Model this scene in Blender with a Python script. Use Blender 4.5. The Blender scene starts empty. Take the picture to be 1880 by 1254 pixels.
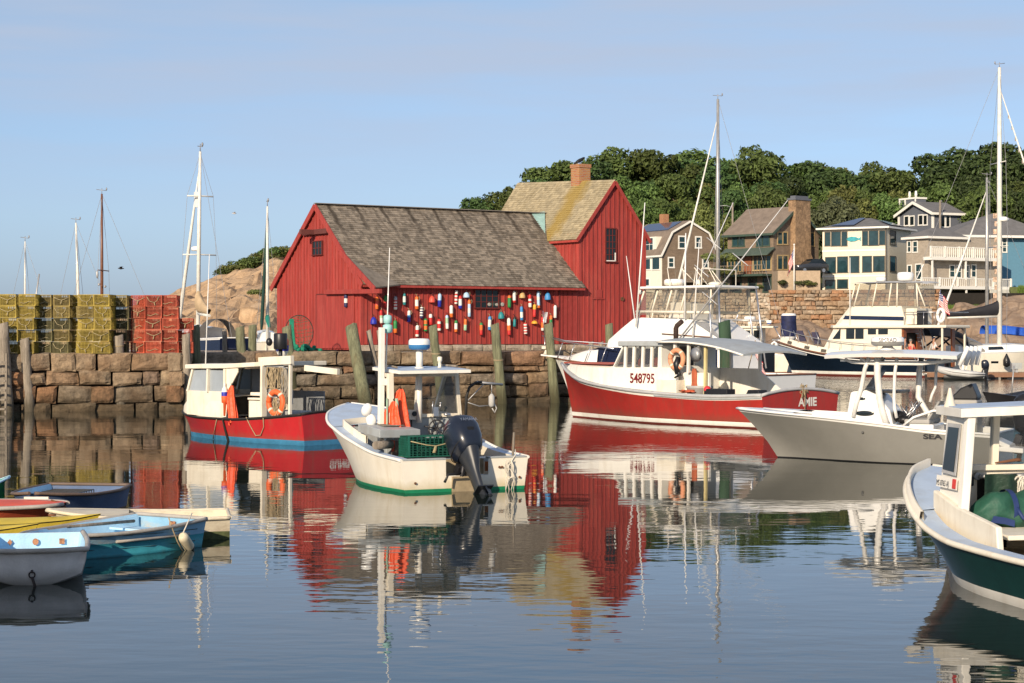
import bpy, math, random
import numpy as np
from mathutils import Vector, Matrix
R = math.radians
sc = bpy.context.scene
COL = sc.collection
rnd = random.Random(7)
# ------------------------------------------------------------------ camera model
FPX, CX, HY, CH = 3600.0, 940.0, 614.0, 2.6     # focal length, centre and horizon of the photograph; eye height above the water

def ray(px, py):
    return Vector(((px-CX)/FPX, 1.0, -(py-HY)/FPX))
def at(px, py, Y):
    d = ray(px, py); return Vector((d.x*Y, Y, CH+d.z*Y))
def onz(px, py, z=0.0):
    return at(px, py, (CH-z)*FPX/(py-HY))

class Frame:
    """local axes of a thing: x along angle th, y to its left, z up"""
    def __init__(s, o, deg):
        s.o = Vector(o); s.th = R(deg)
        s.M = Matrix.Rotation(s.th, 3, 'Z'); s.I = s.M.transposed()
    def loc(s, p): return s.I @ (Vector(p)-s.o)
    def wor(s, p): return s.M @ Vector(p) + s.o
    def _r(s, px, py): return s.loc((0, 0, CH)), s.I @ ray(px, py)
    def onx(s, px, py, c=0.0):
        a, d = s._r(px, py); return a + d*((c-a.x)/d.x)
    def ony(s, px, py, c=0.0):
        a, d = s._r(px, py); return a + d*((c-a.y)/d.y)
    def onz(s, px, py, c=0.0):
        a, d = s._r(px, py); return a + d*((c-a.z)/d.z)

# ------------------------------------------------------------------ mesh builder
class MB:
    def __init__(s): s.v = []; s.f = []; s.m = []; s.s = []
    def add(s, vs, fs, mi=0, sm=False):
        b = len(s.v); s.v += [tuple(v) for v in vs]
        for f in fs:
            s.f.append([i+b for i in f]); s.m.append(mi); s.s.append(sm)
        return s
    def box(s, c, d, M=None, mi=0):
        hx, hy, hz = d[0]/2, d[1]/2, d[2]/2; c = Vector(c); vs = []
        for x in (-hx, hx):
            for y in (-hy, hy):
                for z in (-hz, hz):
                    p = Vector((x, y, z)); vs.append(c + (M @ p if M else p))
        return s.add(vs, [(0,1,3,2),(4,6,7,5),(0,4,5,1),(2,3,7,6),(0,2,6,4),(1,5,7,3)], mi)
    def span(s, a, b, mi=0):
        return s.box([(a[i]+b[i])/2 for i in range(3)], [abs(b[i]-a[i]) for i in range(3)], None, mi)
    def beam(s, p, q, w, h, mi=0, up=(0,0,1)):
        p, q = Vector(p), Vector(q); x = (q-p); L = x.length; x.normalize(); up = Vector(up)
        if abs(x.dot(up)) > .98: up = Vector((1,0,0))
        y = up.cross(x).normalized(); z = x.cross(y)
        return s.box((p+q)/2, (L, w, h), Matrix((x, y, z)).transposed(), mi)
    def tube(s, pts, r, n=8, mi=0, caps=True, sm=True, flat=1.0):
        pts = [Vector(p) for p in pts]; N = len(pts)
        rs = r if isinstance(r, (list, tuple)) else [r]*N
        b0 = Vector((0,0,1)); vs = []; fs = []; prev = None
        for i, p in enumerate(pts):
            t = (pts[min(i+1,N-1)]-pts[max(i-1,0)])
            t = t.normalized() if t.length > 1e-9 else Vector((0,0,1))
            if prev is None:
                a = Vector((0,0,1)) if abs(t.z) < .9 else Vector((1,0,0))
                u = t.cross(a).normalized()
            else:
                u = (prev - t*prev.dot(t)); u = u.normalized() if u.length > 1e-6 else t.orthogonal().normalized()
            prev = u; w = t.cross(u)
            for k in range(n):
                a = 2*math.pi*k/n; vs.append(p + u*(math.cos(a)*rs[i]) + w*(math.sin(a)*rs[i]*flat))
        for i in range(N-1):
            for k in range(n):
                k2 = (k+1) % n; fs.append((i*n+k, i*n+k2, (i+1)*n+k2, (i+1)*n+k))
        s.add(vs, fs, mi, sm)
        if caps:
            b = len(s.v)-len(vs)
            s.f.append([b+k for k in range(n)][::-1]); s.m.append(mi); s.s.append(False)
            s.f.append([b+(N-1)*n+k for k in range(n)]); s.m.append(mi); s.s.append(False)
        return s
    def lathe(s, prof, n=16, o=(0,0,0), M=None, mi=0, mis=None, sm=True, sx=1, sy=1):
        o = Vector(o); b = len(s.v); N = len(prof)
        for (r, z) in prof:
            for k in range(n):
                a = 2*math.pi*k/n; p = Vector((r*math.cos(a)*sx, r*math.sin(a)*sy, z))
                s.v.append(tuple(o + (M @ p if M else p)))
        for i in range(N-1):
            for k in range(n):
                k2 = (k+1) % n
                s.f.append([b+i*n+k, b+i*n+k2, b+(i+1)*n+k2, b+(i+1)*n+k]); s.m.append(mis[i] if mis else mi); s.s.append(sm)
        s.f.append([b+k for k in range(n)][::-1]); s.m.append(mis[0] if mis else mi); s.s.append(False)
        s.f.append([b+(N-1)*n+k for k in range(n)]); s.m.append(mis[-1] if mis else mi); s.s.append(False)
        return s
    def ball(s, c, r, nu=12, nv=8, mi=0, M=None):
        if not isinstance(r, (tuple, list)): r = (r, r, r)
        prof = [(max(1e-3, math.sin(math.pi*i/nv)), -math.cos(math.pi*i/nv)) for i in range(nv+1)]
        D = Matrix.Diagonal(Vector(r)); M = (M @ D) if M else D
        return s.lathe(prof, nu, c, M, mi)
    def prism(s, poly, vec, mi=0):
        n = len(poly); vec = Vector(vec); vs = [Vector(p) for p in poly] + [Vector(p)+vec for p in poly]
        fs = [tuple(range(n))[::-1], tuple(range(n, 2*n))] + [(i, (i+1) % n, (i+1) % n + n, i+n) for i in range(n)]
        return s.add(vs, fs, mi)
    def loft(s, rows, mi=0, sm=True, mis=None, closed=False):
        b = len(s.v); n = len(rows[0])
        for r in rows: s.v += [tuple(p) for p in r]
        for i in range(len(rows)-1):
            for k in range(n if closed else n-1):
                k2 = (k+1) % n
                s.f.append([b+i*n+k, b+i*n+k2, b+(i+1)*n+k2, b+(i+1)*n+k]); s.m.append(mis[k] if mis else mi); s.s.append(sm)
        return s
    def face(s, pts, mi=0): return s.add(pts, [tuple(range(len(pts)))], mi)
    def build(s, name, mats, parent=None, bev=0, seg=2, ang=40, fix=True):
        me = bpy.data.meshes.new(name); me.from_pydata(s.v, [], s.f)
        if not isinstance(mats, (list, tuple)): mats = [mats]
        for m in mats: me.materials.append(m)
        me.polygons.foreach_set('material_index', s.m); me.polygons.foreach_set('use_smooth', s.s)
        if fix:
            import bmesh
            bm = bmesh.new(); bm.from_mesh(me); bmesh.ops.recalc_face_normals(bm, faces=bm.faces); bm.to_mesh(me); bm.free()
        me.update()
        o = bpy.data.objects.new(name, me); COL.objects.link(o)
        if parent is not None: o.parent = parent
        if bev:
            b = o.modifiers.new('bevel', 'BEVEL'); b.width = bev; b.segments = seg; b.limit_method = 'ANGLE'; b.angle_limit = R(ang)
        return o

def tag(o, label=None, cat=None, group=None, kind=None):
    if label: o['label'] = label
    if cat: o['category'] = cat
    if group: o['group'] = group
    if kind: o['kind'] = kind
    return o
def thing(name, label, cat, loc=(0,0,0), deg=0, group=None):
    o = bpy.data.objects.new(name, None); COL.objects.link(o); o.empty_display_size = .2
    o.location = loc; o.rotation_euler = (0, 0, R(deg))
    return tag(o, label, cat, group)
def fthing(F, name, label, cat, group=None):
    return thing(name, label, cat, F.o, math.degrees(F.th), group)
KIDS = {}
def dup(root, loc=None, deg=None, label=None, group=None, scale=None):
    def cp(o, par):
        c = o.copy(); COL.objects.link(c)
        if par is not None: c.parent = par
        for ch in o.children: cp(ch, c)
        return c
    r = cp(root, None)
    if loc is not None: r.location = loc
    if deg is not None: r.rotation_euler = (0, 0, R(deg))
    if label: r['label'] = label
    if group: r['group'] = group
    if scale: r.scale = scale
    return r
def text(name, s, size, mat, parent, mapf, align='LEFT', squash=1.0, bold=0.0):
    """lettering as a mesh; mapf turns the flat (u, v) of each point into the place on the surface"""
    cu = bpy.data.curves.new(name, 'FONT'); cu.body = s; cu.size = size; cu.align_x = align; cu.resolution_u = 4; cu.offset = bold
    t = bpy.data.objects.new(name, cu); COL.objects.link(t)
    bpy.context.view_layer.update()
    me = bpy.data.meshes.new_from_object(t.evaluated_get(bpy.context.evaluated_depsgraph_get()))
    bpy.data.objects.remove(t); bpy.data.curves.remove(cu)
    for v in me.vertices: v.co = mapf(v.co.x*squash, v.co.y)
    me.materials.clear(); me.materials.append(mat); me.name = name
    o = bpy.data.objects.new(name, me); COL.objects.link(o); o.parent = parent
    return o
def spline(keys, t):
    """smooth interpolation through (t, value...) keys"""
    ks = keys; n = len(ks)
    if t <= ks[0][0]: return ks[0][1:]
    if t >= ks[-1][0]: return ks[-1][1:]
    i = max(j for j in range(n-1) if ks[j][0] <= t)
    a = (t-ks[i][0])/(ks[i+1][0]-ks[i][0]); out = []
    for c in range(1, len(ks[0])):
        def sl(j):
            if j <= 0 or j >= n-1:
                j0, j1 = (0, 1) if j <= 0 else (n-2, n-1)
                return (ks[j1][c]-ks[j0][c])/(ks[j1][0]-ks[j0][0])
            d0 = (ks[j][c]-ks[j-1][c])/(ks[j][0]-ks[j-1][0]); d1 = (ks[j+1][c]-ks[j][c])/(ks[j+1][0]-ks[j][0])
            return 0 if d0*d1 <= 0 else 2*d0*d1/(d0+d1)
        h = ks[i+1][0]-ks[i][0]; m0, m1 = sl(i)*h, sl(i+1)*h; p0, p1 = ks[i][c], ks[i+1][c]
        out.append((2*a**3-3*a*a+1)*p0 + (a**3-2*a*a+a)*m0 + (-2*a**3+3*a*a)*p1 + (a**3-a*a)*m1)
    return out

# ------------------------------------------------------------------ materials
MATS = {}
def M(name, col, rough=.6, metal=0, var=.18, scale=4.0, bump=0, bscale=60, stretch=(1,1,1), dirt=None, dirtamt=.5, dscale=3, dstretch=(1,1,.25), isl=0, objv=0, coat=0, alpha=None, ior=1.45, spec=.5, gloss_var=0, tex='Object', scum=None):
    """painted / weathered surface: colour clouds, optional dirt of its own shape, per-piece variation and fine bump"""
    if name in MATS: return MATS[name]
    m = bpy.data.materials.new(name); m.use_nodes = True; nt = m.node_tree; N = nt.nodes; Lk = nt.links
    b = N['Principled BSDF']; b.inputs['Roughness'].default_value = rough; b.inputs['Metallic'].default_value = metal
    b.inputs['IOR'].default_value = ior; b.inputs['Specular IOR Level'].default_value = spec
    if coat: b.inputs['Coat Weight'].default_value = coat; b.inputs['Coat Roughness'].default_value = .08
    tc = N.new('ShaderNodeTexCoord'); mp = N.new('ShaderNodeMapping'); mp.inputs['Scale'].default_value = stretch
    Lk.new(tc.outputs[tex], mp.inputs['Vector'])
    nz = N.new('ShaderNodeTexNoise'); nz.inputs['Scale'].default_value = scale; nz.inputs['Detail'].default_value = 6; nz.inputs['Roughness'].default_value = .65
    Lk.new(mp.outputs[0], nz.inputs['Vector'])
    mr = N.new('ShaderNodeMapRange'); mr.inputs[1].default_value = .3; mr.inputs[2].default_value = .7; mr.inputs[3].default_value = 1-var; mr.inputs[4].default_value = 1+var*.6
    Lk.new(nz.outputs['Fac'], mr.inputs[0])
    sca = mr.outputs[0]
    if objv:
        oi = N.new('ShaderNodeObjectInfo'); m7 = N.new('ShaderNodeMapRange'); m7.inputs[3].default_value = 1-objv; m7.inputs[4].default_value = 1+objv; Lk.new(oi.outputs['Random'], m7.inputs[0])
        mu7 = N.new('ShaderNodeMath'); mu7.operation = 'MULTIPLY'; Lk.new(sca, mu7.inputs[0]); Lk.new(m7.outputs[0], mu7.inputs[1]); sca = mu7.outputs[0]
    if isl:
        ge = N.new('ShaderNodeNewGeometry'); m2 = N.new('ShaderNodeMapRange'); m2.inputs[3].default_value = 1-isl; m2.inputs[4].default_value = 1+isl
        Lk.new(ge.outputs['Random Per Island'], m2.inputs[0])
        mu = N.new('ShaderNodeMath'); mu.operation = 'MULTIPLY'; Lk.new(sca, mu.inputs[0]); Lk.new(m2.outputs[0], mu.inputs[1]); sca = mu.outputs[0]
    vm = N.new('ShaderNodeVectorMath'); vm.operation = 'SCALE'; vm.inputs[0].default_value = col; Lk.new(sca, vm.inputs['Scale'])
    out = vm.outputs[0]
    if dirt:
        mp2 = N.new('ShaderNodeMapping'); mp2.inputs['Scale'].default_value = dstretch; mp2.inputs['Location'].default_value = (3.1, 1.7, 5.3); Lk.new(tc.outputs[tex], mp2.inputs['Vector'])
        n2 = N.new('ShaderNodeTexNoise'); n2.inputs['Scale'].default_value = dscale; n2.inputs['Detail'].default_value = 8; n2.inputs['Roughness'].default_value = .7
        Lk.new(mp2.outputs[0], n2.inputs['Vector'])
        m3 = N.new('ShaderNodeMapRange'); m3.inputs[1].default_value = .5; m3.inputs[2].default_value = .72; m3.inputs[3].default_value = 0; m3.inputs[4].default_value = dirtamt
        Lk.new(n2.outputs['Fac'], m3.inputs[0])
        mx = N.new('ShaderNodeMix'); mx.data_type = 'RGBA'; Lk.new(m3.outputs[0], mx.inputs[0]); Lk.new(out, mx.inputs[6]); mx.inputs[7].default_value = (*dirt, 1); out = mx.outputs[2]
    if scum:      # waterline growth and stain: colour, height below which it is full, height where it ends
        sz_ = N.new('ShaderNodeSeparateXYZ'); Lk.new(tc.outputs[tex], sz_.inputs[0]); n5 = N.new('ShaderNodeTexNoise'); n5.inputs['Scale'].default_value = 5; n5.inputs['Detail'].default_value = 6; Lk.new(mp.outputs[0], n5.inputs['Vector'])
        a5 = N.new('ShaderNodeMath'); a5.operation = 'MULTIPLY_ADD'; Lk.new(n5.outputs['Fac'], a5.inputs[0]); a5.inputs[1].default_value = -(scum[2]-scum[1])*1.2; Lk.new(sz_.outputs['Z'], a5.inputs[2])
        m6 = N.new('ShaderNodeMapRange'); m6.inputs[1].default_value = scum[1]-(scum[2]-scum[1])*.6; m6.inputs[2].default_value = scum[2]-(scum[2]-scum[1])*.6; m6.inputs[3].default_value = scum[3]; m6.inputs[4].default_value = 0; Lk.new(a5.outputs[0], m6.inputs[0])
        x6 = N.new('ShaderNodeMix'); x6.data_type = 'RGBA'; Lk.new(m6.outputs[0], x6.inputs[0]); Lk.new(out, x6.inputs[6]); x6.inputs[7].default_value = (*scum[0], 1); out = x6.outputs[2]
    Lk.new(out, b.inputs['Base Color'])
    if gloss_var:
        m4 = N.new('ShaderNodeMapRange'); m4.inputs[3].default_value = rough-gloss_var; m4.inputs[4].default_value = rough+gloss_var
        Lk.new(nz.outputs['Fac'], m4.inputs[0]); Lk.new(m4.outputs[0], b.inputs['Roughness'])
    if bump:
        n3 = N.new('ShaderNodeTexNoise'); n3.inputs['Scale'].default_value = bscale; n3.inputs['Detail'].default_value = 5; Lk.new(mp.outputs[0], n3.inputs['Vector'])
        bp = N.new('ShaderNodeBump'); bp.inputs['Strength'].default_value = 1; bp.inputs['Distance'].default_value = bump
        Lk.new(n3.outputs['Fac'], bp.inputs['Height']); Lk.new(bp.outputs[0], b.inputs['Normal'])
    if alpha is not None: b.inputs['Alpha'].default_value = alpha
    MATS[name] = m; return m

def clear_sheet(name, tint, alpha, rough=.08, wav=.004):
    """clear vinyl or thin glass: a glossy skin over a mostly see-through sheet"""
    m = bpy.data.materials.new(name); m.use_nodes = True; N = m.node_tree.nodes; L = m.node_tree.links
    out = N['Material Output']; N.remove(N['Principled BSDF'])
    tr = N.new('ShaderNodeBsdfTransparent'); tr.inputs[0].default_value = (*tint, 1)
    di = N.new('ShaderNodeBsdfDiffuse'); di.inputs[0].default_value = (.55,.53,.5,1)
    gl = N.new('ShaderNodeBsdfGlossy'); gl.inputs['Roughness'].default_value = rough
    tc = N.new('ShaderNodeTexCoord'); nz = N.new('ShaderNodeTexNoise'); nz.inputs['Scale'].default_value = 3; L.new(tc.outputs['Object'], nz.inputs[0])
    bp = N.new('ShaderNodeBump'); bp.inputs['Distance'].default_value = wav; L.new(nz.outputs[0], bp.inputs['Height']); L.new(bp.outputs[0], gl.inputs['Normal'])
    a = N.new('ShaderNodeMixShader'); a.inputs[0].default_value = alpha; L.new(tr.outputs[0], a.inputs[1]); L.new(di.outputs[0], a.inputs[2])
    lw = N.new('ShaderNodeLayerWeight'); lw.inputs['Blend'].default_value = .5
    pw = N.new('ShaderNodeMath'); pw.operation = 'POWER'; L.new(lw.outputs['Facing'], pw.inputs[0]); pw.inputs[1].default_value = 5
    fr = N.new('ShaderNodeMath'); fr.operation = 'MULTIPLY_ADD'; L.new(pw.outputs[0], fr.inputs[0]); fr.inputs[1].default_value = .85; fr.inputs[2].default_value = .035
    c = N.new('ShaderNodeMixShader'); L.new(fr.outputs[0], c.inputs[0]); L.new(a.outputs[0], c.inputs[1]); L.new(gl.outputs[0], c.inputs[2])
    L.new(c.outputs[0], out.inputs['Surface']); return m

WHITE = M('white_paint', (.80,.77,.70), .42, var=.06, dirt=(.45,.36,.24), dirtamt=.35, dscale=2.2)
CLEANW = M('white_gelcoat', (.80,.79,.76), .25, var=.04, coat=.3)
CREAM = M('cream_paint', (.76,.70,.58), .5, var=.08, dirt=(.42,.3,.17), dirtamt=.45, dscale=3)
TRIM = M('white_trim', (.78,.76,.70), .55, var=.06)
DKGLASS = M('dark_window_glass', (.012,.018,.022), .05, var=.3, scale=1.5, ior=1.5)
SEAGLASS = M('blue_window_glass', (.02,.05,.06), .04, var=.5, scale=.8, ior=1.5)
METAL = M('brushed_metal', (.55,.55,.56), .32, metal=.9, var=.1)
STEEL = M('dull_steel', (.42,.42,.42), .5, metal=.6, var=.2)
BLACK = M('black_plastic', (.014,.014,.016), .4, var=.3)
RUBBER = M('black_rubber', (.02,.019,.018), .7, var=.3)
ROPE = M('rope', (.36,.28,.17), .9, var=.3, scale=30, bump=.004, bscale=150)
WROPE = M('white_rope', (.62,.58,.5), .9, var=.2, scale=20)
ORANGE = M('orange_plastic', (.75,.13,.035), .55, var=.15, dirt=(.5,.2,.1), dirtamt=.3)
OILSKIN = M('orange_oilskin', (.72,.085,.025), .5, var=.25, scale=6, bump=.02, bscale=9)
GREYWOOD = M('weathered_grey_wood', (.26,.22,.175), .9, var=.4, scale=3, stretch=(6,6,.6), bump=.02, bscale=12, dirt=(.10,.085,.065), dirtamt=.7, dscale=5, dstretch=(3,3,.4))
RUSTM = M('rusty_iron', (.16,.07,.035), .9, var=.4, bump=.004)
GREYP = M('grey_paint', (.36,.385,.39), .5, var=.12, dirt=(.22,.17,.12), dirtamt=.4)
BLUEDECK = M('pale_blue_deck_paint', (.40,.49,.62), .55, var=.1, dirt=(.3,.28,.24), dirtamt=.35)
VINYL = clear_sheet('clear_vinyl', (.82,.79,.72), .13)
GLASS = clear_sheet('thin_window_glass', (.60,.61,.60), .08, .03, .0005)

# ------------------------------------------------------------------ world, sun, camera
SUN = Vector((-.36, -.86, .365)).normalized()
wd = bpy.data.worlds.new('World'); sc.world = wd; wd.use_nodes = True
wn, wl = wd.node_tree.nodes, wd.node_tree.links
sky = wn.new('ShaderNodeTexSky'); sky.sky_type = 'NISHITA'; sky.sun_disc = False
sky.sun_elevation = math.asin(SUN.z); sky.sun_rotation = math.atan2(SUN.x, SUN.y)
sky.altitude = 0; sky.air_density = 1.0; sky.dust_density = .6; sky.ozone_density = 3.0
bg = wn['Background']; bg.inputs[1].default_value = .11
# a thin veil of high cloud over the clear sky, drawn in streaks
tc = wn.new('ShaderNodeTexCoord'); mp = wn.new('ShaderNodeMapping'); mp.inputs['Scale'].default_value = (2.2, 2.2, 22); mp.inputs['Rotation'].default_value = (0, R(4), 0)
wl.new(tc.outputs['Generated'], mp.inputs[0])
cn = wn.new('ShaderNodeTexNoise'); cn.inputs['Scale'].default_value = 2.2; cn.inputs['Detail'].default_value = 5; cn.inputs['Roughness'].default_value = .5
wl.new(mp.outputs[0], cn.inputs['Vector'])
sx = wn.new('ShaderNodeSeparateXYZ'); wl.new(tc.outputs['Generated'], sx.inputs[0])
hi = wn.new('ShaderNodeMapRange'); hi.interpolation_type = 'SMOOTHSTEP'; hi.inputs[1].default_value = .03; hi.inputs[2].default_value = .16; hi.inputs[3].default_value = .06; hi.inputs[4].default_value = .72
wl.new(sx.outputs['Z'], hi.inputs[0])
cr = wn.new('ShaderNodeMapRange'); cr.inputs[1].default_value = .34; cr.inputs[2].default_value = .66; cr.inputs[3].default_value = .3; cr.inputs[4].default_value = 1.15
wl.new(cn.outputs['Fac'], cr.inputs[0])
ml = wn.new('ShaderNodeMath'); ml.operation = 'MULTIPLY'; wl.new(hi.outputs[0], ml.inputs[0]); wl.new(cr.outputs[0], ml.inputs[1])
tint = wn.new('ShaderNodeMix'); tint.data_type = 'RGBA'; tint.blend_type = 'MULTIPLY'; tint.inputs[0].default_value = 1
wl.new(sky.outputs[0], tint.inputs[6])
tr_ = wn.new('ShaderNodeValToRGB'); te = tr_.color_ramp.elements; te.new(.06); te.new(.17)
for i_, (p_, c_) in enumerate(((0,(.47,.60,1.03)),(.06,(.69,.74,.98)),(.17,(.84,.83,.89)),(.5,(.66,.70,.78)))): te[i_].position = p_; te[i_].color = (*c_,1)
wl.new(sx.outputs['Z'], tr_.inputs[0]); wl.new(tr_.outputs[0], tint.inputs[7])
cm = wn.new('ShaderNodeMix'); cm.data_type = 'RGBA'; wl.new(ml.outputs[0], cm.inputs[0]); wl.new(tint.outputs[2], cm.inputs[6]); cm.inputs[7].default_value = (3.65,4.15,5.2,1)
wl.new(cm.outputs[2], bg.inputs[0])
sl = bpy.data.lights.new('sun', 'SUN'); sl.energy = 4.7; sl.angle = R(.6); sl.color = (1, .84, .64)
so = bpy.data.objects.new('sun', sl); COL.objects.link(so); so.rotation_euler = SUN.to_track_quat('Z', 'Y').to_euler(); so.location = (-20, -30, 40)
cam = bpy.data.cameras.new('camera'); co = bpy.data.objects.new('camera', cam); COL.objects.link(co); sc.camera = co
co.location = (0, 0, CH); co.rotation_euler = (R(90), 0, 0)
cam.sensor_width = 36; cam.lens = FPX/1880*36; cam.shift_y = -13/1880; cam.clip_start = .5; cam.clip_end = 20000
vs_ = sc.view_settings; vs_.view_transform = 'Standard'; vs_.look = 'None'; vs_.gamma = 1; vs_.exposure = .30
sc.cycles.max_bounces = 8; sc.cycles.transparent_max_bounces = 16

# ------------------------------------------------------------------ water
def water_mat():
    m = bpy.data.materials.new('harbour_water'); m.use_nodes = True; N = m.node_tree.nodes; L = m.node_tree.links
    b = N['Principled BSDF']; b.inputs['Base Color'].default_value = (.010,.017,.014,1); b.inputs['Roughness'].default_value = .02; b.inputs['IOR'].default_value = 1.333
    ge = N.new('ShaderNodeNewGeometry')
    def noise(scale, st, det=2, loc=(0,0,0)):
        mp = N.new('ShaderNodeMapping'); mp.inputs['Scale'].default_value = st; mp.inputs['Location'].default_value = loc; mp.inputs['Rotation'].default_value = (0,0,R(8)); L.new(ge.outputs['Position'], mp.inputs[0])
        n = N.new('ShaderNodeTexNoise'); n.inputs['Scale'].default_value = scale; n.inputs['Detail'].default_value = det; n.inputs['Roughness'].default_value = .45; L.new(mp.outputs[0], n.inputs['Vector']); return n.outputs['Fac']
    def math_(op, a, b):
        k = N.new('ShaderNodeMath'); k.operation = op
        for i, q in enumerate((a, b)):
            if isinstance(q, (int, float)): k.inputs[i].default_value = q
            else: L.new(q, k.inputs[i])
        return k.outputs[0]
    fine = noise(3.2, (.55,1,1), 2); swell = noise(.55, (.5,1,1), 1, (4,2,0)); patch = noise(.06, (.45,1,1), 2, (9,1,0))
    mr = N.new('ShaderNodeMapRange'); mr.inputs[1].default_value = .42; mr.inputs[2].default_value = .66; mr.inputs[3].default_value = .35; mr.inputs[4].default_value = 1.9; L.new(patch, mr.inputs[0])
    sp = N.new('ShaderNodeSeparateXYZ'); L.new(ge.outputs['Position'], sp.inputs[0])
    # the open channel to the right and far out carries more wind ripple
    ch = N.new('ShaderNodeMapRange'); ch.inputs[1].default_value = 50; ch.inputs[2].default_value = 95; ch.inputs[3].default_value = 0; ch.inputs[4].default_value = 4.0
    L.new(math_('ADD', sp.outputs['Y'], math_('MULTIPLY', sp.outputs['X'], .8)), ch.inputs[0])
    amp = math_('ADD', mr.outputs[0], ch.outputs[0])
    h = math_('ADD', math_('MULTIPLY', math_('MULTIPLY', fine, amp), .0028), math_('MULTIPLY', swell, .0075))
    bp = N.new('ShaderNodeBump'); bp.inputs['Strength'].default_value = 1; bp.inputs['Distance'].default_value = 1; L.new(h, bp.inputs['Height']); L.new(bp.outputs[0], b.inputs['Normal'])
    return m
w = MB(); w.face([(-9000,-60,0),(9000,-60,0),(9000,15000,0),(-9000,15000,0)])
tag(w.build('water', water_mat()), kind='structure')
# ================================================================== GRANITE QUAY
from mathutils import noise as mn
def stone_mat(name, cols, tide=True, bump=.03):
    m = bpy.data.materials.new(name); m.use_nodes = True; N = m.node_tree.nodes; L = m.node_tree.links
    b = N['Principled BSDF']; b.inputs['Roughness'].default_value = .88
    ge = N.new('ShaderNodeNewGeometry'); tc = N.new('ShaderNodeTexCoord')
    cr = N.new('ShaderNodeValToRGB'); cr.color_ramp.interpolation = 'LINEAR'
    el = cr.color_ramp.elements
    while len(el) < len(cols): el.new(.5)
    for i, c in enumerate(cols): el[i].position = i/(len(cols)-1); el[i].color = (*c, 1)
    L.new(ge.outputs['Random Per Island'], cr.inputs[0])
    nz = N.new('ShaderNodeTexNoise'); nz.inputs['Scale'].default_value = 3.5; nz.inputs['Detail'].default_value = 9; nz.inputs['Roughness'].default_value = .72; L.new(tc.outputs['Object'], nz.inputs['Vector'])
    mr = N.new('ShaderNodeMapRange'); mr.inputs[1].default_value = .3; mr.inputs[2].default_value = .7; mr.inputs[3].default_value = .38; mr.inputs[4].default_value = 1.5; L.new(nz.outputs['Fac'], mr.inputs[0])
    sc_ = N.new('ShaderNodeVectorMath'); sc_.operation = 'SCALE'; L.new(cr.outputs[0], sc_.inputs[0]); L.new(mr.outputs[0], sc_.inputs['Scale']); out = sc_.outputs[0]
    n4 = N.new('ShaderNodeTexNoise'); n4.inputs['Scale'].default_value = .9; n4.inputs['Detail'].default_value = 4; L.new(tc.outputs['Object'], n4.inputs['Vector'])
    m4 = N.new('ShaderNodeMapRange'); m4.inputs[1].default_value = .48; m4.inputs[2].default_value = .68; m4.inputs[4].default_value = .55; L.new(n4.outputs['Fac'], m4.inputs[0])
    mx = N.new('ShaderNodeMix'); mx.data_type = 'RGBA'; L.new(m4.outputs[0], mx.inputs[0]); L.new(out, mx.inputs[6]); mx.inputs[7].default_value = (.19,.105,.05,1); out = mx.outputs[2]
    if tide:      # weed and wet stain left by the tide
        sp = N.new('ShaderNodeSeparateXYZ'); L.new(ge.outputs['Position'], sp.inputs[0])
        ad = N.new('ShaderNodeMath'); ad.operation = 'MULTIPLY_ADD'; L.new(nz.outputs['Fac'], ad.inputs[0]); ad.inputs[1].default_value = .9; L.new(sp.outputs['Z'], ad.inputs[2])
        tr = N.new('ShaderNodeMapRange'); tr.inputs[1].default_value = .55; tr.inputs[2].default_value = 1.6; tr.inputs[3].default_value = .85; tr.inputs[4].default_value = 0; L.new(ad.outputs[0], tr.inputs[0])
        m5 = N.new('ShaderNodeMix'); m5.data_type = 'RGBA'; L.new(tr.outputs[0], m5.inputs[0]); L.new(out, m5.inputs[6]); m5.inputs[7].default_value = (.055,.038,.018,1); out = m5.outputs[2]
    L.new(out, b.inputs['Base Color'])
    n3 = N.new('ShaderNodeTexNoise'); n3.inputs['Scale'].default_value = 9; n3.inputs['Detail'].default_value = 8; n3.inputs['Roughness'].default_value = .7; L.new(tc.outputs['Object'], n3.inputs['Vector'])
    bp = N.new('ShaderNodeBump'); bp.inputs['Distance'].default_value = bump; L.new(n3.outputs['Fac'], bp.inputs['Height']); L.new(bp.outputs[0], b.inputs['Normal'])
    return m
GRANITE = stone_mat('granite_blocks', [(.20,.17,.13),(.30,.215,.135),(.25,.195,.13),(.34,.165,.075),(.18,.155,.125),(.33,.245,.155),(.27,.17,.10)], True, .09)
PALEGRAN = stone_mat('pale_granite', [(.40,.34,.27),(.34,.29,.22),(.43,.36,.28)], False, .03)
GAP = M('dark_joint', (.018,.015,.012), .95, var=.3)

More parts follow.
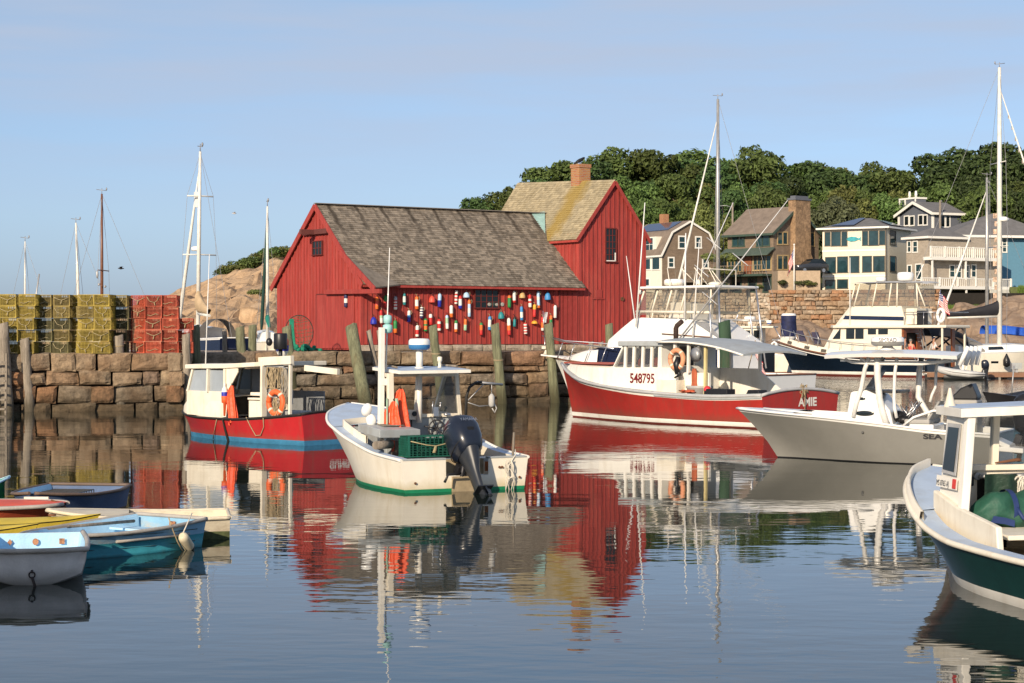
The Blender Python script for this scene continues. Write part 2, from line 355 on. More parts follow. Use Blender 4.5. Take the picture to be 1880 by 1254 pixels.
def block_wall(mb, P, Q, z0, courses, wmin, wmax, depth=.5, jit=.035, off=.06, r=None, rough=False):
    r = r or rnd
    P, Q = Vector(P), Vector(Q); d = Q-P; Ln = d.length; d.normalize(); n = Vector((d.y, -d.x, 0))
    z = z0
    for h in courses:
        x = -r.random()*.5
        while x < Ln:
            w_ = r.uniform(wmin, wmax)*(1.15 if h > .5 else .9); w_ = min(w_, Ln-x+.02)
            if w_ < .18: break
            o = r.uniform(-off, off); g = .018
            def c(a, b, e):
                j = lambda: r.uniform(-jit, jit)
                return P + d*(x+g+(w_-2*g)*a + j()) + Vector((0,0,z+g+(h-2*g)*b + j())) + n*(o + j()*.7 - (0 if e else depth))
            vs = []
            for e in (0, 1):
                for (a, b) in ((0,0),(1,0),(1,1),(0,1)): vs.append(c(a, b, e))
            # a bulged, hewn front: ring of mid points and a centre pushed out
            ctr = sum((vs[4+k] for k in range(4)), Vector())/4 + n*r.uniform(.02, .07)
            mids = [(vs[4+k]+vs[4+(k+1) % 4])/2 + n*r.uniform(-.01, .05) + Vector((0,0,r.uniform(-.02,.02))) for k in range(4)]
            if rough:
                ng = 6; A_, B_, C_, D_ = vs[4:8]; sd = r.random()*90; bul = r.uniform(.02,.09); vs = vs[:4]; fs = [(0,3,2,1)]
                for j_ in range(ng+1):
                    for i_ in range(ng+1):
                        u_, v_ = i_/ng, j_/ng; p = A_.lerp(B_,u_).lerp(D_.lerp(C_,u_),v_); ed = min(u_,1-u_,v_,1-v_)
                        nn_ = mn.noise(Vector((u_*w_*4.5+sd,v_*h*4.5,sd))); n2_ = mn.noise(Vector((u_*w_*1.5+sd,v_*h*1.5,sd+7)))
                        p = p + n*((-.055 if ed < .01 else bul*min(1,ed*4)) + .045*nn_ + .06*n2_) + (d*mn.noise(Vector((v_*4+sd,u_*3,3)))+Vector((0,0,mn.noise(Vector((u_*4*w_+sd,v_,9))))))*.028*(1 if ed < .01 else .4)
                        vs.append(p)
                g_ = lambda i_,j_: 4+j_*(ng+1)+i_
                for j_ in range(ng):
                    for i_ in range(ng): fs.append((g_(i_,j_),g_(i_+1,j_),g_(i_+1,j_+1),g_(i_,j_+1)))
                for bd,(q0,q1) in (([g_(i_,0) for i_ in range(ng+1)],(0,1)),([g_(ng,j_) for j_ in range(ng+1)],(1,2)),([g_(ng-i_,ng) for i_ in range(ng+1)],(2,3)),([g_(0,ng-j_) for j_ in range(ng+1)],(3,0))): fs.append(tuple(bd[::-1])+(q0,q1))
                mb.add(vs, fs, 0, False); x += w_; continue
            b0 = len(vs); vs += mids + [ctr]
            fs = [(0,3,2,1)]
            for k in range(4):
                k2 = (k+1) % 4
                fs += [(k, k2, 4+k2, b0+k), (k, b0+k, 4+k), (b0+4, b0+k, 4+k2, b0+k2)]
            mb.add(vs, fs, 0, False); x += w_
        z += h
QZ = 1.95
qa, qb, qc, qd, qe = (-20,65.0,0), (-11.25,67.3,0), (-11.55,70.6,0), (2.4,75.6,0), (9.5,78.2,0)
quay = thing('stone_quay', 'long granite block quay wall below the red shack and the lobster traps', 'quay', (-6,70,0))
off = -Vector((-6,70,0))
sh = lambda p: Vector(p)+off
mb = MB()
block_wall(mb, sh(qa), sh(qb), -.35, [.62,.58,.5,.62], .55, 1.35, jit=.05, off=.09, r=random.Random(3), rough=True)
block_wall(mb, sh(qb), sh(qc), -.35, [.62,.58,.5,.62], .5, 1.2, rough=True)
block_wall(mb, sh(qc), sh(qd), -.35, [.55,.5,.45,.28,.54], .5, 1.7, jit=.05, off=.11, r=random.Random(12), rough=True)
block_wall(mb, sh(qd), sh(qe), -.3, [.45,.5,.5,.35,.45], .6, 1.3, rough=True)
mb.build('block_face', GRANITE, quay)
mb = MB(); inn = [(-20,65.3),(-11.35,67.62),(-11.68,70.95),(2.35,75.95),(9.4,78.55),(13,97),(-2,103),(-8.4,89),(-8.4,81),(-20,79)]
mb.prism([sh((x,y,-.6)) for x,y in inn], (0,0,QZ+.56), 0); mb.build('rubble_core', GAP, quay)
mb = MB(); mb.prism([sh((x,y,QZ-.035)) for x,y in inn], (0,0,.03), 0)
mb.build('gravel_top', M('packed_gravel', (.30,.25,.19), .95, var=.35, scale=9, bump=.03, bscale=40, dirt=(.16,.13,.1)), quay)

# ------------------------------------------------------------------ pilings
GREENP = M('green_stained_piling', (.205,.21,.125), .92, var=.55, scale=2.2, stretch=(9,9,.5), bump=.04, bscale=9, dirt=(.13,.10,.05), dirtamt=.85, dscale=2.5, dstretch=(2,2,.4), scum=((.045,.04,.018),.15,.75,.85))
GREYPILE = M('grey_piling', (.30,.255,.20), .92, var=.4, scale=2, stretch=(7,7,.6), bump=.03, bscale=9, dirt=(.13,.10,.07), dirtamt=.8, dscale=3, dstretch=(2,2,.4), scum=((.05,.042,.025),.15,.7,.8))
DKGREEN = M('dark_green_piling', (.035,.075,.04), .75, var=.4, scale=2, stretch=(4,4,.5), bump=.01, dirt=(.09,.085,.05), dirtamt=.7, scum=((.03,.028,.014),.1,.6,.85))
def piling(t, b, wpx, Y, mat, label, band=None, zb=-.6, Yb=None):
    p0 = at(t[0], t[1], Y); p1 = at(b[0], b[1], Yb or Y)
    r0 = wpx/FPX*Y/2; o = Vector((p1.x, p1.y, max(0, p1.z)))
    th = thing('piling', label, 'piling', o, 0, 'timber pilings along the quay')
    mb = MB(); d = p0-p1; n = 14; pts = []; rs = []
    for i in range(9):
        a = -.45+1.45*i/8 if zb < 0 else i/8
        q = p1 + d*a - o; pts.append(q + Vector((rnd.uniform(-1,1)*.012, rnd.uniform(-1,1)*.012, 0))); rs.append(r0*(1.08-.12*max(0, a)+rnd.uniform(-.03,.03)))
    mb.tube(pts, rs, n, 0)
    base = len(mb.v)-n      # slanted, split top
    for k in range(n):
        v = mb.v[base+k]; mb.v[base+k] = (v[0], v[1], v[2] + rnd.uniform(-.02,.02) + .25*(v[0]-pts[-1].x))
    mb.build('post', mat, th)
    if band:
        mb = MB(); q = pts[-1] + (pts[0]-pts[-1])*band
        for k in range(3):
            M3 = Matrix.Rotation(.08*k, 3, 'X'); ring = [q + M3 @ Vector((math.cos(a)*(r0*1.04), math.sin(a)*(r0*1.04), .02*k)) for a in [2*math.pi*j/14 for j in range(15)]]
            mb.tube(ring, .014, 5, 0)
        mb.build('rope_lashing', ROPE, th)
    return th
piling((5,594),(13,760),22,65.6,GREYPILE,'grey weathered piling at the far left end of the quay beside the ladder')
piling((45,622),(54,757),18,66.0,GREYPILE,'grey piling with a dark cap standing in front of the left yellow traps')
piling((217,616),(222,755),18,67.0,GREYPILE,'grey split piling between the yellow traps and the red traps',.1)
piling((342,613),(344,752),15,67.3,GREYPILE,'grey piling at the corner of the quay beside the short red trap stack')
piling((358,598),(360,690),18,70.6,GREENP,'short green piling in front of the navy sailboat hull')
piling((412,605),(413,680),9,71.6,GREYPILE,'thin grey stake in front of the navy sailboat hull')
piling((440,600),(446,690),17,71.5,GREENP,'green piling behind the roof of the red and white lobster boat')
piling((464,597),(462,680),15,73,GREENP,'dark mossy piling beside the small white sailboat')
piling((526,599),(535,690),18,71.9,GREENP,'green piling in front of the hoop net by the shack')
piling((644,598),(672,745),23,72.0,GREENP,'leaning thick green piling in front of the sliding barn door',None,-.6,71.2)
piling((676,607),(706,742),9,72.8,GREYPILE,'thin leaning grey stake right of the leaning green piling')
piling((696,605),(712,740),9,73.2,GREYPILE,'thin grey stake beside the mast of the white skiff')
piling((794,598),(812,742),16,73.1,GREENP,'green piling behind the radar of the white skiff',.25)
piling((908,595),(922,739),17,73.8,GREENP,'green piling left of the middle of the buoy wall with rope bands',.32)
piling((1007,594),(1019,736),17,74.6,GREENP,'green piling in front of the plank door at the end of the buoy wall',.3)
piling((1085,628),(1087,720),9,76.6,GREYPILE,'thin pale stake behind the bow rail of the sportfishing boat, nearer the buoys')
piling((1103,628),(1104,720),9,76.8,GREYPILE,'thin pale stake behind the bow rail of the sportfishing boat, nearer its cabin')
piling((1118,595),(1122,720),15,77.2,GREENP,'green piling with a flat top in front of the tall gable of the shack')
piling((1330,590),(1336,756),23,63.6,DKGREEN,'thick dark green piling behind the stern of the larger red lobster boat')
# ladder at the left edge
lad = thing('ladder', 'weathered wooden ladder hanging on the quay wall at the left edge', 'ladder', at(-2,757,65.0))
mb = MB()
for x in (-.28, .22): mb.beam((x,0,-.4), (x,.12,1.95), .09, .07)
mb.build('stile', GREYWOOD, lad, bev=.008)
for k in range(6):
    mb = MB(); z = .1+.31*k; mb.beam((-.28,-.03+.02*k,z),(.22,-.03+.02*k,z+.01),.05,.07); mb.build('rung', GREYWOOD, lad, bev=.006)

# ================================================================== RED FISHING SHACK
FB = Frame((-5.77,75,QZ), 34)
shack = fthing(FB, 'fishing_shack', 'red board and batten fishing shack with a tall right wing and buoys on its wall', 'fishing shack')
REDB = M('barn_red_boards', (.33,.044,.036), .72, var=.3, scale=2.2, stretch=(5,5,.5), isl=.15, bump=.004, bscale=30, dirt=(.38,.085,.065), dirtamt=.6, dscale=1.3, dstretch=(2,2,.45))
SHING = M('brown_roof_shingles', (.22,.185,.145), .92, var=.25, scale=3, isl=.42, bump=.008, bscale=25, dirt=(.075,.055,.038), dirtamt=.85, dscale=1.1, dstretch=(2.4,.35,.35))
SHINGP = M('pale_roof_shingles', (.36,.30,.19), .92, var=.2, scale=3, isl=.2, bump=.008, bscale=25, dirt=(.24,.19,.1), dirtamt=.6, dscale=1.3, dstretch=(.4,1.6,.6))
L1, W1, ZE, ZR, X2 = 10.3, 7.0, 2.73, 5.80, 13.72
XA = 12.05; ZE2, ZR2 = 4.82, 7.05
pitch = (ZR-ZE)/(W1/2)
zlow = .26
# walls: boards of slightly different tone, battens over the joints
def boards(mb, f, a, b, zb, ztop, step=.235, bat=.05, r=rnd):
    x = a
    while x < b-1e-4:
        x2 = min(b, x+step*r.uniform(.92,1.08))
        if b-x2 < step*.4: x2 = b
        q = [f(x, zb, 0), f(x2, zb, 0), f(x2, ztop(x2), 0), f(x, ztop(x), 0)]
        xm = (x+x2)/2
        if abs(ztop(xm)-(ztop(x)+ztop(x2))/2) > .02: q.insert(3, f(xm, ztop(xm), 0))
        mb.face(q, 0)
        if x > a+.01:
            h = bat/2
            vs = [f(x-h,zb,.001),f(x+h,zb,.001),f(x+h,ztop(x)-.01,.001),f(x-h,ztop(x)-.01,.001)]
            vo = [f(x-h,zb,.03),f(x+h,zb,.03),f(x+h,ztop(x)-.01,.03),f(x-h,ztop(x)-.01,.03)]
            mb.add(vs+vo, [(4,5,6,7),(0,1,5,4),(1,2,6,5),(2,3,7,6),(3,0,4,7)], 0)
        x = x2
mb = MB()
boards(mb, lambda x,z,o: (x,-o,z), 0, L1, zlow, lambda x: ZE, .225)
g1 = lambda y: ZE + (W1/2-abs(y-W1/2))*pitch
boards(mb, lambda y,z,o: (-o,y,z), 0, W1, .05, g1, .26)
g2 = lambda x: ZE2 + (ZR2-ZE2)*(1-abs(x-XA)/(XA-L1 if x < XA else X2-XA))
boards(mb, lambda x,z,o: (x,-.012-o,z), L1+.0, X2, .2, g2, .225)
boards(mb, lambda y,z,o: (L1-.012-o,y,z), -.012, W1, 2.4, lambda y: ZE2, .26)
mb.face([(X2,-.012,.2),(X2,W1,.2),(X2,W1,ZE2),(X2,-.012,ZE2)])
mb.face([(0,W1,0),(X2,W1,0),(X2,W1,ZE),(0,W1,ZE)])
mb.face([(L1,W1,ZE),(X2,W1,ZE),(X2,W1,ZE2),(XA,W1,ZR2+.3),(L1,W1,ZE2)])
mb.build('wall', REDB, shack)
mb = MB()
mb.span((-.06,-.06,-.25),(X2+.05,.0,zlow-.002)); mb.span((-.06,0.002,-.25),(.0,W1,.05))
block = MB(); block_wall(block, (-.05,-.05,0), (X2+.1,-.05,0), -.02, [.27], .7, 1.7, .3, .012, .02)
block.build('foundation', PALEGRAN, shack, bev=.02)
mb = MB()
for (a,b_) in (((-.018,-.018,.05),(.10,.02,ZE)), ((L1-.03,-.05,ZE+.02),(L1+.09,-.0125,ZE2)), ((X2-.12,-.05,.2),(X2+.02,-.0125,ZE2-.05))):
    mb.span(a, b_)
mb.build('corner_board', REDB, shack)
# roofs laid shingle by shingle
def shingle_roof(mb, e0, e1, r0, r1, exp, wid, x0f=None, x1f=None, r=rnd, th=.018):
    e0, e1, r0, r1 = map(Vector, (e0, e1, r0, r1)); up = (r0-e0); n = max(2, round(up.length/exp))
    nrm = (e1-e0).cross(up).normalized()
    for i in range(n):
        s0, s1 = i/n, (i+1.25)/n
        a0, a1 = e0.lerp(r0, s0), e1.lerp(r1, s0); b0, b1 = e0.lerp(r0, s1), e1.lerp(r1, s1)
        f0 = x0f(i/n) if x0f else 0; f1 = x1f(i/n) if x1f else 1
        Lw = (a1-a0).length; t = f0 - r.random()*wid/Lw
        while t < f1:
            w_ = wid/Lw*r.uniform(.6,1.4); ta, tb = max(f0, t), min(f1, t+w_-.006/Lw); t += w_
            if tb-ta < .02/Lw: continue
            dz = r.uniform(-.15,.25)/n; h = th*r.uniform(1.0,1.9)
            p = [a0.lerp(a1, ta)-up*dz*.12, a0.lerp(a1, tb)-up*dz*.12, b0.lerp(b1, tb), b0.lerp(b1, ta)]
            q = [p[0]+nrm*h, p[1]+nrm*h, p[2]+nrm*.004, p[3]+nrm*.004]
            mb.add(p+q, [(4,5,6,7),(0,1,5,4),(0,4,7,3),(1,2,6,5)], 0)
rp = Vector((0, W1/2, ZR-ZE)).normalized()
eo = .36
ey, ez = -eo, ZE-eo*pitch*.55
mb = MB()
bx = lambda s: (0 if s > .02 else .0)
shingle_roof(mb, (-.14,ey,ez), (11.06,ey,ez), (-.14,W1/2,ZR+.03), (11.06,W1/2,ZR+.03), .13, .16, None, lambda s: (10.38+.14)/11.2 if s < .10 else 1)
mb.face([(-.12,ey+.02,ez-.02),(10.36,ey+.02,ez-.02),(10.36,W1/2,ZR-.03),(-.12,W1/2,ZR-.03)])
mb.face([(-.12,W1+.3,ez),(11,W1+.3,ez),(11,W1/2,ZR),(-.12,W1/2,ZR)])
rf = mb.build('roof', SHING, shack, fix=False)
nt = SHING.node_tree; N = nt.nodes; Lk = nt.links; b = N['Principled BSDF']; src = b.inputs['Base Color'].links[0].from_socket      # dark run-off stains below the ridge
def mth(op, a, b_, c=None):
    k = N.new('ShaderNodeMath'); k.operation = op
    for i, q in enumerate((a, b_, c)):
        if q is None: continue
        if isinstance(q, (int, float)): k.inputs[i].default_value = q
        else: Lk.new(q, k.inputs[i])
    return k.outputs[0]
tc_ = N.new('ShaderNodeTexCoord'); sp_ = N.new('ShaderNodeSeparateXYZ'); Lk.new(tc_.outputs['Object'], sp_.inputs[0]); nn = N.new('ShaderNodeTexNoise'); nn.inputs['Scale'].default_value = 2.2; nn.inputs['Detail'].default_value = 5; Lk.new(tc_.outputs['Object'], nn.inputs['Vector'])
fx = mth('ABSOLUTE', mth('SUBTRACT', mth('FRACT', mth('DIVIDE', mth('MULTIPLY_ADD', nn.outputs['Fac'], .35, sp_.outputs['X']), 1.22), 0), .5), 0)
m1 = N.new('ShaderNodeMapRange'); m1.inputs[1].default_value = .10; m1.inputs[2].default_value = .03; Lk.new(fx, m1.inputs[0])
m2_ = N.new('ShaderNodeMapRange'); m2_.inputs[1].default_value = 3.9; m2_.inputs[2].default_value = 5.5; m2_.inputs[4].default_value = .85; Lk.new(mth('MULTIPLY_ADD', nn.outputs['Fac'], 1.6, mth('SUBTRACT', sp_.outputs['Z'], .8)), m2_.inputs[0])
mi_ = N.new('ShaderNodeMix'); mi_.data_type = 'RGBA'; Lk.new(mth('MULTIPLY', m1.outputs[0], m2_.outputs[0]), mi_.inputs[0]); Lk.new(src, mi_.inputs[6]); mi_.inputs[7].default_value = (.045,.034,.024,1); Lk.new(mi_.outputs[2], b.inputs['Base Color'])
mb = MB(); mb.beam((-.16,W1/2-.07,ZR+.055),(11.0,W1/2-.07,ZR+.055),.2,.03); mb.build('ridge_board', M('ridge_grey', (.2,.18,.16), .9), rf)
mb = MB()      # boards along the gable edge
for s in (-1, 1):
    y0 = W1/2+s*(W1/2+.30); mb.beam((-.13,W1/2,ZR-.06),(-.13,y0,ZR-.06-(W1/2+.30)*pitch*.97),.05,.22)
mb.build('rake_board', REDB, rf)
mb = MB(); mb.beam((-.1,ey+.03,ez-.05),(10.36,ey+.03,ez-.05),.03,.1); mb.build('eave_board', REDB, rf)
# flared hood over the track of the sliding door
mb = MB()
h0, h1, h2 = Vector((-.16,1.35,ZE+1.35*pitch-.02)), Vector((-.16,-1.25,ZE-.30)), Vector((1.5,ey-.02,ez+.03))
mb.prism([h0, h1, h2], (0,0,-.05)); hood = mb.build('hood', SHING, shack)
mb = MB(); mb.beam(h0+Vector((-.03,0,-.03)), h1+Vector((-.03,-.1,-.09)), .05, .22); mb.build('hood_board', REDB, hood)
mb = MB(); mb.beam((-.16,2.55,ZE-.42),(-.16,-1.75,ZE-.46),.14,.17); mb.build('door_track', REDB, shack, bev=.01)
mb = MB(); hb = FB.onx(561,428); hb2 = FB.onx(603,428); mb.span((-.75,(hb.y+hb2.y)/2-.08,hb.z-.11),(-.0,(hb.y+hb2.y)/2+.08,hb.z+.09)); mb.span((-.16,hb2.y-.1,hb.z-.1),(-.02,hb.y,hb.z+.1))
mb.build('hoist_beam', M('dark_red_timber', (.12,.035,.03), .8), shack, bev=.01)
# tall wing roof
mb = MB(); ov = .14
pl = (ZR2-ZE2)/(XA-L1)
dz = .33
shingle_roof(mb, (L1-.2,W1+.1,ZE2-.2*pl), (L1-.2,-ov,ZE2-.2*pl), (XA,W1+.1,ZR2+dz+.02), (XA,-ov,ZR2+.02), .125, .15)
mb.face([(X2+.2,-ov,ZE2-.18*pl),(X2+.2,W1+.1,ZE2-.1),(XA,W1+.1,ZR2+dz),(XA,-ov,ZR2)])
mb.face([(L1-.18,-ov+.02,ZE2-.2*pl-.02),(L1-.18,W1+.05,ZE2-.2*pl-.02),(XA,W1+.05,ZR2+dz-.04),(XA,-ov+.02,ZR2-.04)])
rt = mb.build('roof', SHINGP, shack, fix=False)
rt['label'] = 'pale shingle roof of the tall wing with a yellow lichen streak'
nt = SHINGP.node_tree; N = nt.nodes; Lk = nt.links; b = N['Principled BSDF']; src = b.inputs['Base Color'].links[0].from_socket
tc_ = N.new('ShaderNodeTexCoord'); sp_ = N.new('ShaderNodeSeparateXYZ'); Lk.new(tc_.outputs['Object'], sp_.inputs[0])
nn = N.new('ShaderNodeTexNoise'); nn.inputs['Scale'].default_value = 1.6; nn.inputs['Detail'].default_value = 6; Lk.new(tc_.outputs['Object'], nn.inputs['Vector'])
ma = N.new('ShaderNodeMath'); ma.operation = 'MULTIPLY_ADD'; Lk.new(nn.outputs['Fac'], ma.inputs[0]); ma.inputs[1].default_value = 1.3; Lk.new(sp_.outputs['Y'], ma.inputs[2])
mq = N.new('ShaderNodeMath'); mq.operation = 'SUBTRACT'; Lk.new(ma.outputs[0], mq.inputs[0]); mq.inputs[1].default_value = 2.75
mw = N.new('ShaderNodeMath'); mw.operation = 'ABSOLUTE'; Lk.new(mq.outputs[0], mw.inputs[0])
mk = N.new('ShaderNodeMapRange'); mk.inputs[1].default_value = .25; mk.inputs[2].default_value = .75; mk.inputs[3].default_value = .8; mk.inputs[4].default_value = 0; Lk.new(mw.outputs[0], mk.inputs[0])
mi_ = N.new('ShaderNodeMix'); mi_.data_type = 'RGBA'; Lk.new(mk.outputs[0], mi_.inputs[0]); Lk.new(src, mi_.inputs[6]); mi_.inputs[7].default_value = (.30,.20,.035,1); Lk.new(mi_.outputs[2], b.inputs['Base Color'])
mb = MB()
for s, xe in ((-1, L1-.2), (1, X2+.2)):
    mb.beam((XA,-ov-.01,ZR2-.05),(xe,-ov-.01,ZE2-.2*pl-.05),.03,.14)
mb.beam((L1-.16,-ov,ZE2-.2*pl-.06),(L1-.16,3.2,ZE2-.2*pl-.06),.03,.1)
mb.build('rake_board', REDB, rt)
mb = MB(); fl = Vector((10.9,3.35,ZR-.05)); mb.face([(L1-.06,1.9,ZE+1.9*pitch+.06),(L1-.02,3.45,ZR+.02),(10.98,3.45,ZR+.12),(L1-.03,2.4,ZE2+.1)]); mb.build('flashing', M('verdigris_flashing', (.30,.47,.44), .6), rt)
# chimney
BRICK = bpy.data.materials.new('chimney_brick'); BRICK.use_nodes = True
N = BRICK.node_tree.nodes; Lk = BRICK.node_tree.links; b = N['Principled BSDF']; b.inputs['Roughness'].default_value = .9
tcb = N.new('ShaderNodeTexCoord'); sb = N.new('ShaderNodeSeparateXYZ'); Lk.new(tcb.outputs['Object'], sb.inputs[0]); ab = N.new('ShaderNodeMath'); Lk.new(sb.outputs[0], ab.inputs[0]); Lk.new(sb.outputs[1], ab.inputs[1])
cb = N.new('ShaderNodeCombineXYZ'); Lk.new(ab.outputs[0], cb.inputs[0]); Lk.new(sb.outputs[2], cb.inputs[1])
br = N.new('ShaderNodeTexBrick'); br.inputs['Scale'].default_value = 1; br.inputs['Brick Width'].default_value = .21; br.inputs['Row Height'].default_value = .075; br.inputs['Mortar Size'].default_value = .009
br.inputs['Color1'].default_value = (.34,.10,.045,1); br.inputs['Color2'].default_value = (.40,.19,.06,1); br.inputs['Mortar'].default_value = (.30,.24,.18,1); Lk.new(cb.outputs[0], br.inputs['Vector']); Lk.new(br.outputs['Color'], b.inputs['Base Color'])
cz = 6.15; ctop = FB.ony(1066,302,2.5).z
cc = FB.ony(1066,330,2.5)
mb = MB(); mb.span((cc.x-.30,2.2,cz),(cc.x+.30,2.8,ctop-.16)); mb.span((cc.x-.33,2.17,ctop-.158),(cc.x+.33,2.83,ctop))
chim = mb.build('chimney', BRICK, rt, bev=.008)
mb = MB(); mb.span((cc.x-.42,2.1,ZR2-.6),(cc.x+.36,2.9,ZR2-.35)); mb.build('flashing', M('lead_flashing', (.35,.35,.34), .5), chim)
# openings
REDTRIM = M('dark_red_trim', (.13,.02,.016), .7, var=.15)
INSHADE = M('interior_shade_black', (.012,.010,.009), .8)  # near-black colour standing in for the shade inside openings
def win_on(parent, plane, p, q, cols, rows, frame, glass, fw=.05, c=0.0, out=None, mull=.025, name='window'):
    """window with its frame, bars and pane; plane 'x' or 'y' of the local axes at value c, facing the minus side"""
    F, = (parent['_F'],) if False else (CURF,)
    g = F.onx if plane == 'x' else F.ony
    A, B = g(p[0], p[1], c), g(q[0], q[1], c)
    k = 1 if plane == 'x' else 0
    a0, a1 = sorted((A[k], B[k])); z0, z1 = sorted((A.z, B.z))
    def sp(mb, u0, u1, w0, w1, d0, d1, mi=0):
        if plane == 'x': mb.span((c-d1,u0,w0),(c-d0,u1,w1),mi)
        else: mb.span((u0,c-d1,w0),(u1,c-d0,w1),mi)
    mb = MB()
    sp(mb,a0-fw,a1+fw,z1,z1+fw,.003,.05); sp(mb,a0-fw-.03,a1+fw+.03,z0-fw,z0,.003,.07); sp(mb,a0-fw,a0,z0,z1,.003,.05); sp(mb,a1,a1+fw,z0,z1,.003,.05)
    o = mb.build(name, frame, parent)
    mb = MB(); sp(mb,a0,a1,z0,z1,.004,.014); mb.build('pane', glass, o)
    mb = MB()
    for i in range(1, cols): u = a0+(a1-a0)*i/cols; sp(mb,u-mull/2,u+mull/2,z0,z1,.015,.035)
    for i in range(1, rows): w_ = z0+(z1-z0)*i/rows; sp(mb,a0,a1,w_-mull/2,w_+mull/2,.015,.033)
    if mb.v: mb.build('glazing_bars', frame, o)
    return o
CURF = FB
win_on(shack, 'x', (575,444), (592,467), 3, 2, REDTRIM, DKGLASS, .03, -.031)
w2 = win_on(shack, 'y', (872,533), (914,565), 4, 3, REDTRIM, DKGLASS, .04, -.031, mull=.022)
tw = win_on(shack, 'y', (1112,420), (1130,480), 3, 5, REDTRIM, DKGLASS, .045, -.044)
mb = MB(); A = FB.ony(1112,479,-.1); B = FB.ony(1130,464,-.1); mb.span((A.x,-.09,A.z-.02),(B.x+.02,-.07,A.z+.03)); mb.span((B.x-.02,-.09,A.z),(B.x+.03,-.07,B.z)); mb.build('sill', TRIM, tw)
mb = MB()
for i,(a,h,cx_) in enumerate(((.1,.14,0),(.3,.22,1),(.5,.12,0),(.62,.25,1),(.8,.16,0))):
    A = FB.ony(893,564); mb.ball((A.x+.02+a*.9,-.050,A.z+.07+h*.3),(.09,.006,h*.5),8,6,cx_)
mb.build('window_clutter', [M('grey_bundle',(.35,.33,.3),.8), M('dark_net',(.05,.08,.07),.9)], w2)
mb = MB(); A = FB.onx(652,525); B = FB.onx(583,632); a0, a1 = sorted((A.y,B.y))
mb.span((-.055,a0,B.z-.1 if B.z<.15 else .1),(-.028,a1,ZE-.52)); dr = mb.build('door', REDB, shack, bev=.006)
dr['label'] = 'red sliding plank door in the left gable'
mb = MB(); mb.span((-.056,a1,.08),(-.024,a1+.05,ZE-.5)); mb.span((-.056,a0,ZE-.515),(-.024,a1,ZE-.47)); mb.build('door_frame', REDTRIM, dr)
mb = MB(); mb.span((-.075,a0+.12,.35),(-.056,a0+.17,.75)); mb.build('latch', BLACK, dr)
mb = MB(); A = FB.ony(1027,534); B = FB.ony(1057,632); mb.span((A.x,-.03,.28),(B.x,-.004,A.z)); d2 = mb.build('door', M('faded_red_door', (.29,.034,.028), .75, var=.2, scale=5, dirt=(.36,.07,.06), dirtamt=.5, dscale=9), shack, bev=.006)
mb = MB(); mb.span((A.x-.07,-.055,.25),(A.x-.002,-.004,A.z+.06)); mb.span((A.x,-.075,A.z+.003),(B.x+.1,-.004,A.z+.09)); mb.build('door_frame', REDTRIM, d2)
mb = MB(); A = FB.ony(1092,532,-.03); B = FB.ony(1105,547,-.03); mb.span((A.x,-.055,B.z),(B.x,-.035,A.z)); mb.span((A.x-.15,-.06,B.z-.06),(B.x+.15,-.035,B.z-.01)); mb.build('hatch', REDB, shack)
mb = MB(); A = FB.ony(1142,549,-.03); mb.lathe([(.085,0),(.085,.05),(.055,.055),(.055,.045)], 16, (A.x,-.03,A.z), Matrix.Rotation(R(90),3,'X')); mb.build('stove_pipe_hole', RUSTM, shack)
mb = MB()
for (px,py) in ((629,551),(643,544),(643,556)):
    A = FB.onx(px,py,-.03); mb.span((-.045,A.y-.075,A.z-.11),(-.027,A.y+.075,A.z+.11))
mb.build('wooden_plaque', M('grey_plaque',(.22,.17,.14),.8), shack)

# ------------------------------------------------------------------ crow and flying birds
def bird(name, label, loc, deg, s, flying, col):
    t = thing(name, label, 'bird', loc, deg); mb = MB()
    pts = [(-.24,0,.02),(-.17,0,.05),(-.08,0,.10),(.02,0,.145),(.1,0,.19),(.15,0,.235),(.19,0,.245),(.23,0,.235)]
    if flying: pts = [(-.24,0,0),(-.17,0,0),(-.08,0,0),(.02,0,0),(.1,0,.01),(.15,0,.02),(.19,0,.02),(.24,0,.01)]
    mb.tube([Vector(p)*s for p in pts], [r_*s for r_ in (.03,.03,.06,.075,.06,.042,.04,.008)], 10)
    mb.build('body', col, t)
    if flying:
        for k in (-1, 1):
            mb = MB(); mb.loft([[Vector((x,k*y,z))*s for (x,y,z) in row] for row in ([(.06,.04,.02),(-.10,.04,.02)],[(.10,.2,.12),(-.08,.2,.11)],[(.05,.36,.15),(-.1,.36,.14)],[(-.08,.52,.1),(-.13,.50,.1)])]); mb.build('wing', col, t)
    else:
        for k in (-1, 1):
            mb = MB(); mb.tube([Vector((.0,k*.03,.09))*s,Vector((.02,k*.035,.04))*s,Vector((.03,k*.035,0))*s],.008*s,5); mb.tube([Vector((.06,k*.035,.004))*s,Vector((-.01,k*.035,.004))*s],.007*s,4); mb.build('leg', BLACK, t)
            mb = MB(); mb.ball(Vector((-.04,k*.06,.1))*s,(.13*s,.02*s,.05*s),8,6,0,Matrix.Rotation(R(-28),3,'Y')); mb.build('wing', col, t)
    return t
FEATHER = M('black_feathers', (.012,.012,.014), .5, var=.2)
bird('crow', 'black crow perched on the brick chimney of the red shack', FB.wor((cc.x-.16,2.35,ctop)), 20, 1.1, False, FEATHER)
bird('flying_bird', 'dark bird flying right of the brown mast in the sky', at(222,493,130), 200, .85, True, FEATHER)
bird('gull', 'pale gull gliding in the sky between two white masts', at(430,392,180), 20, .9, True, M('pale_feathers', (.5,.52,.55), .6))

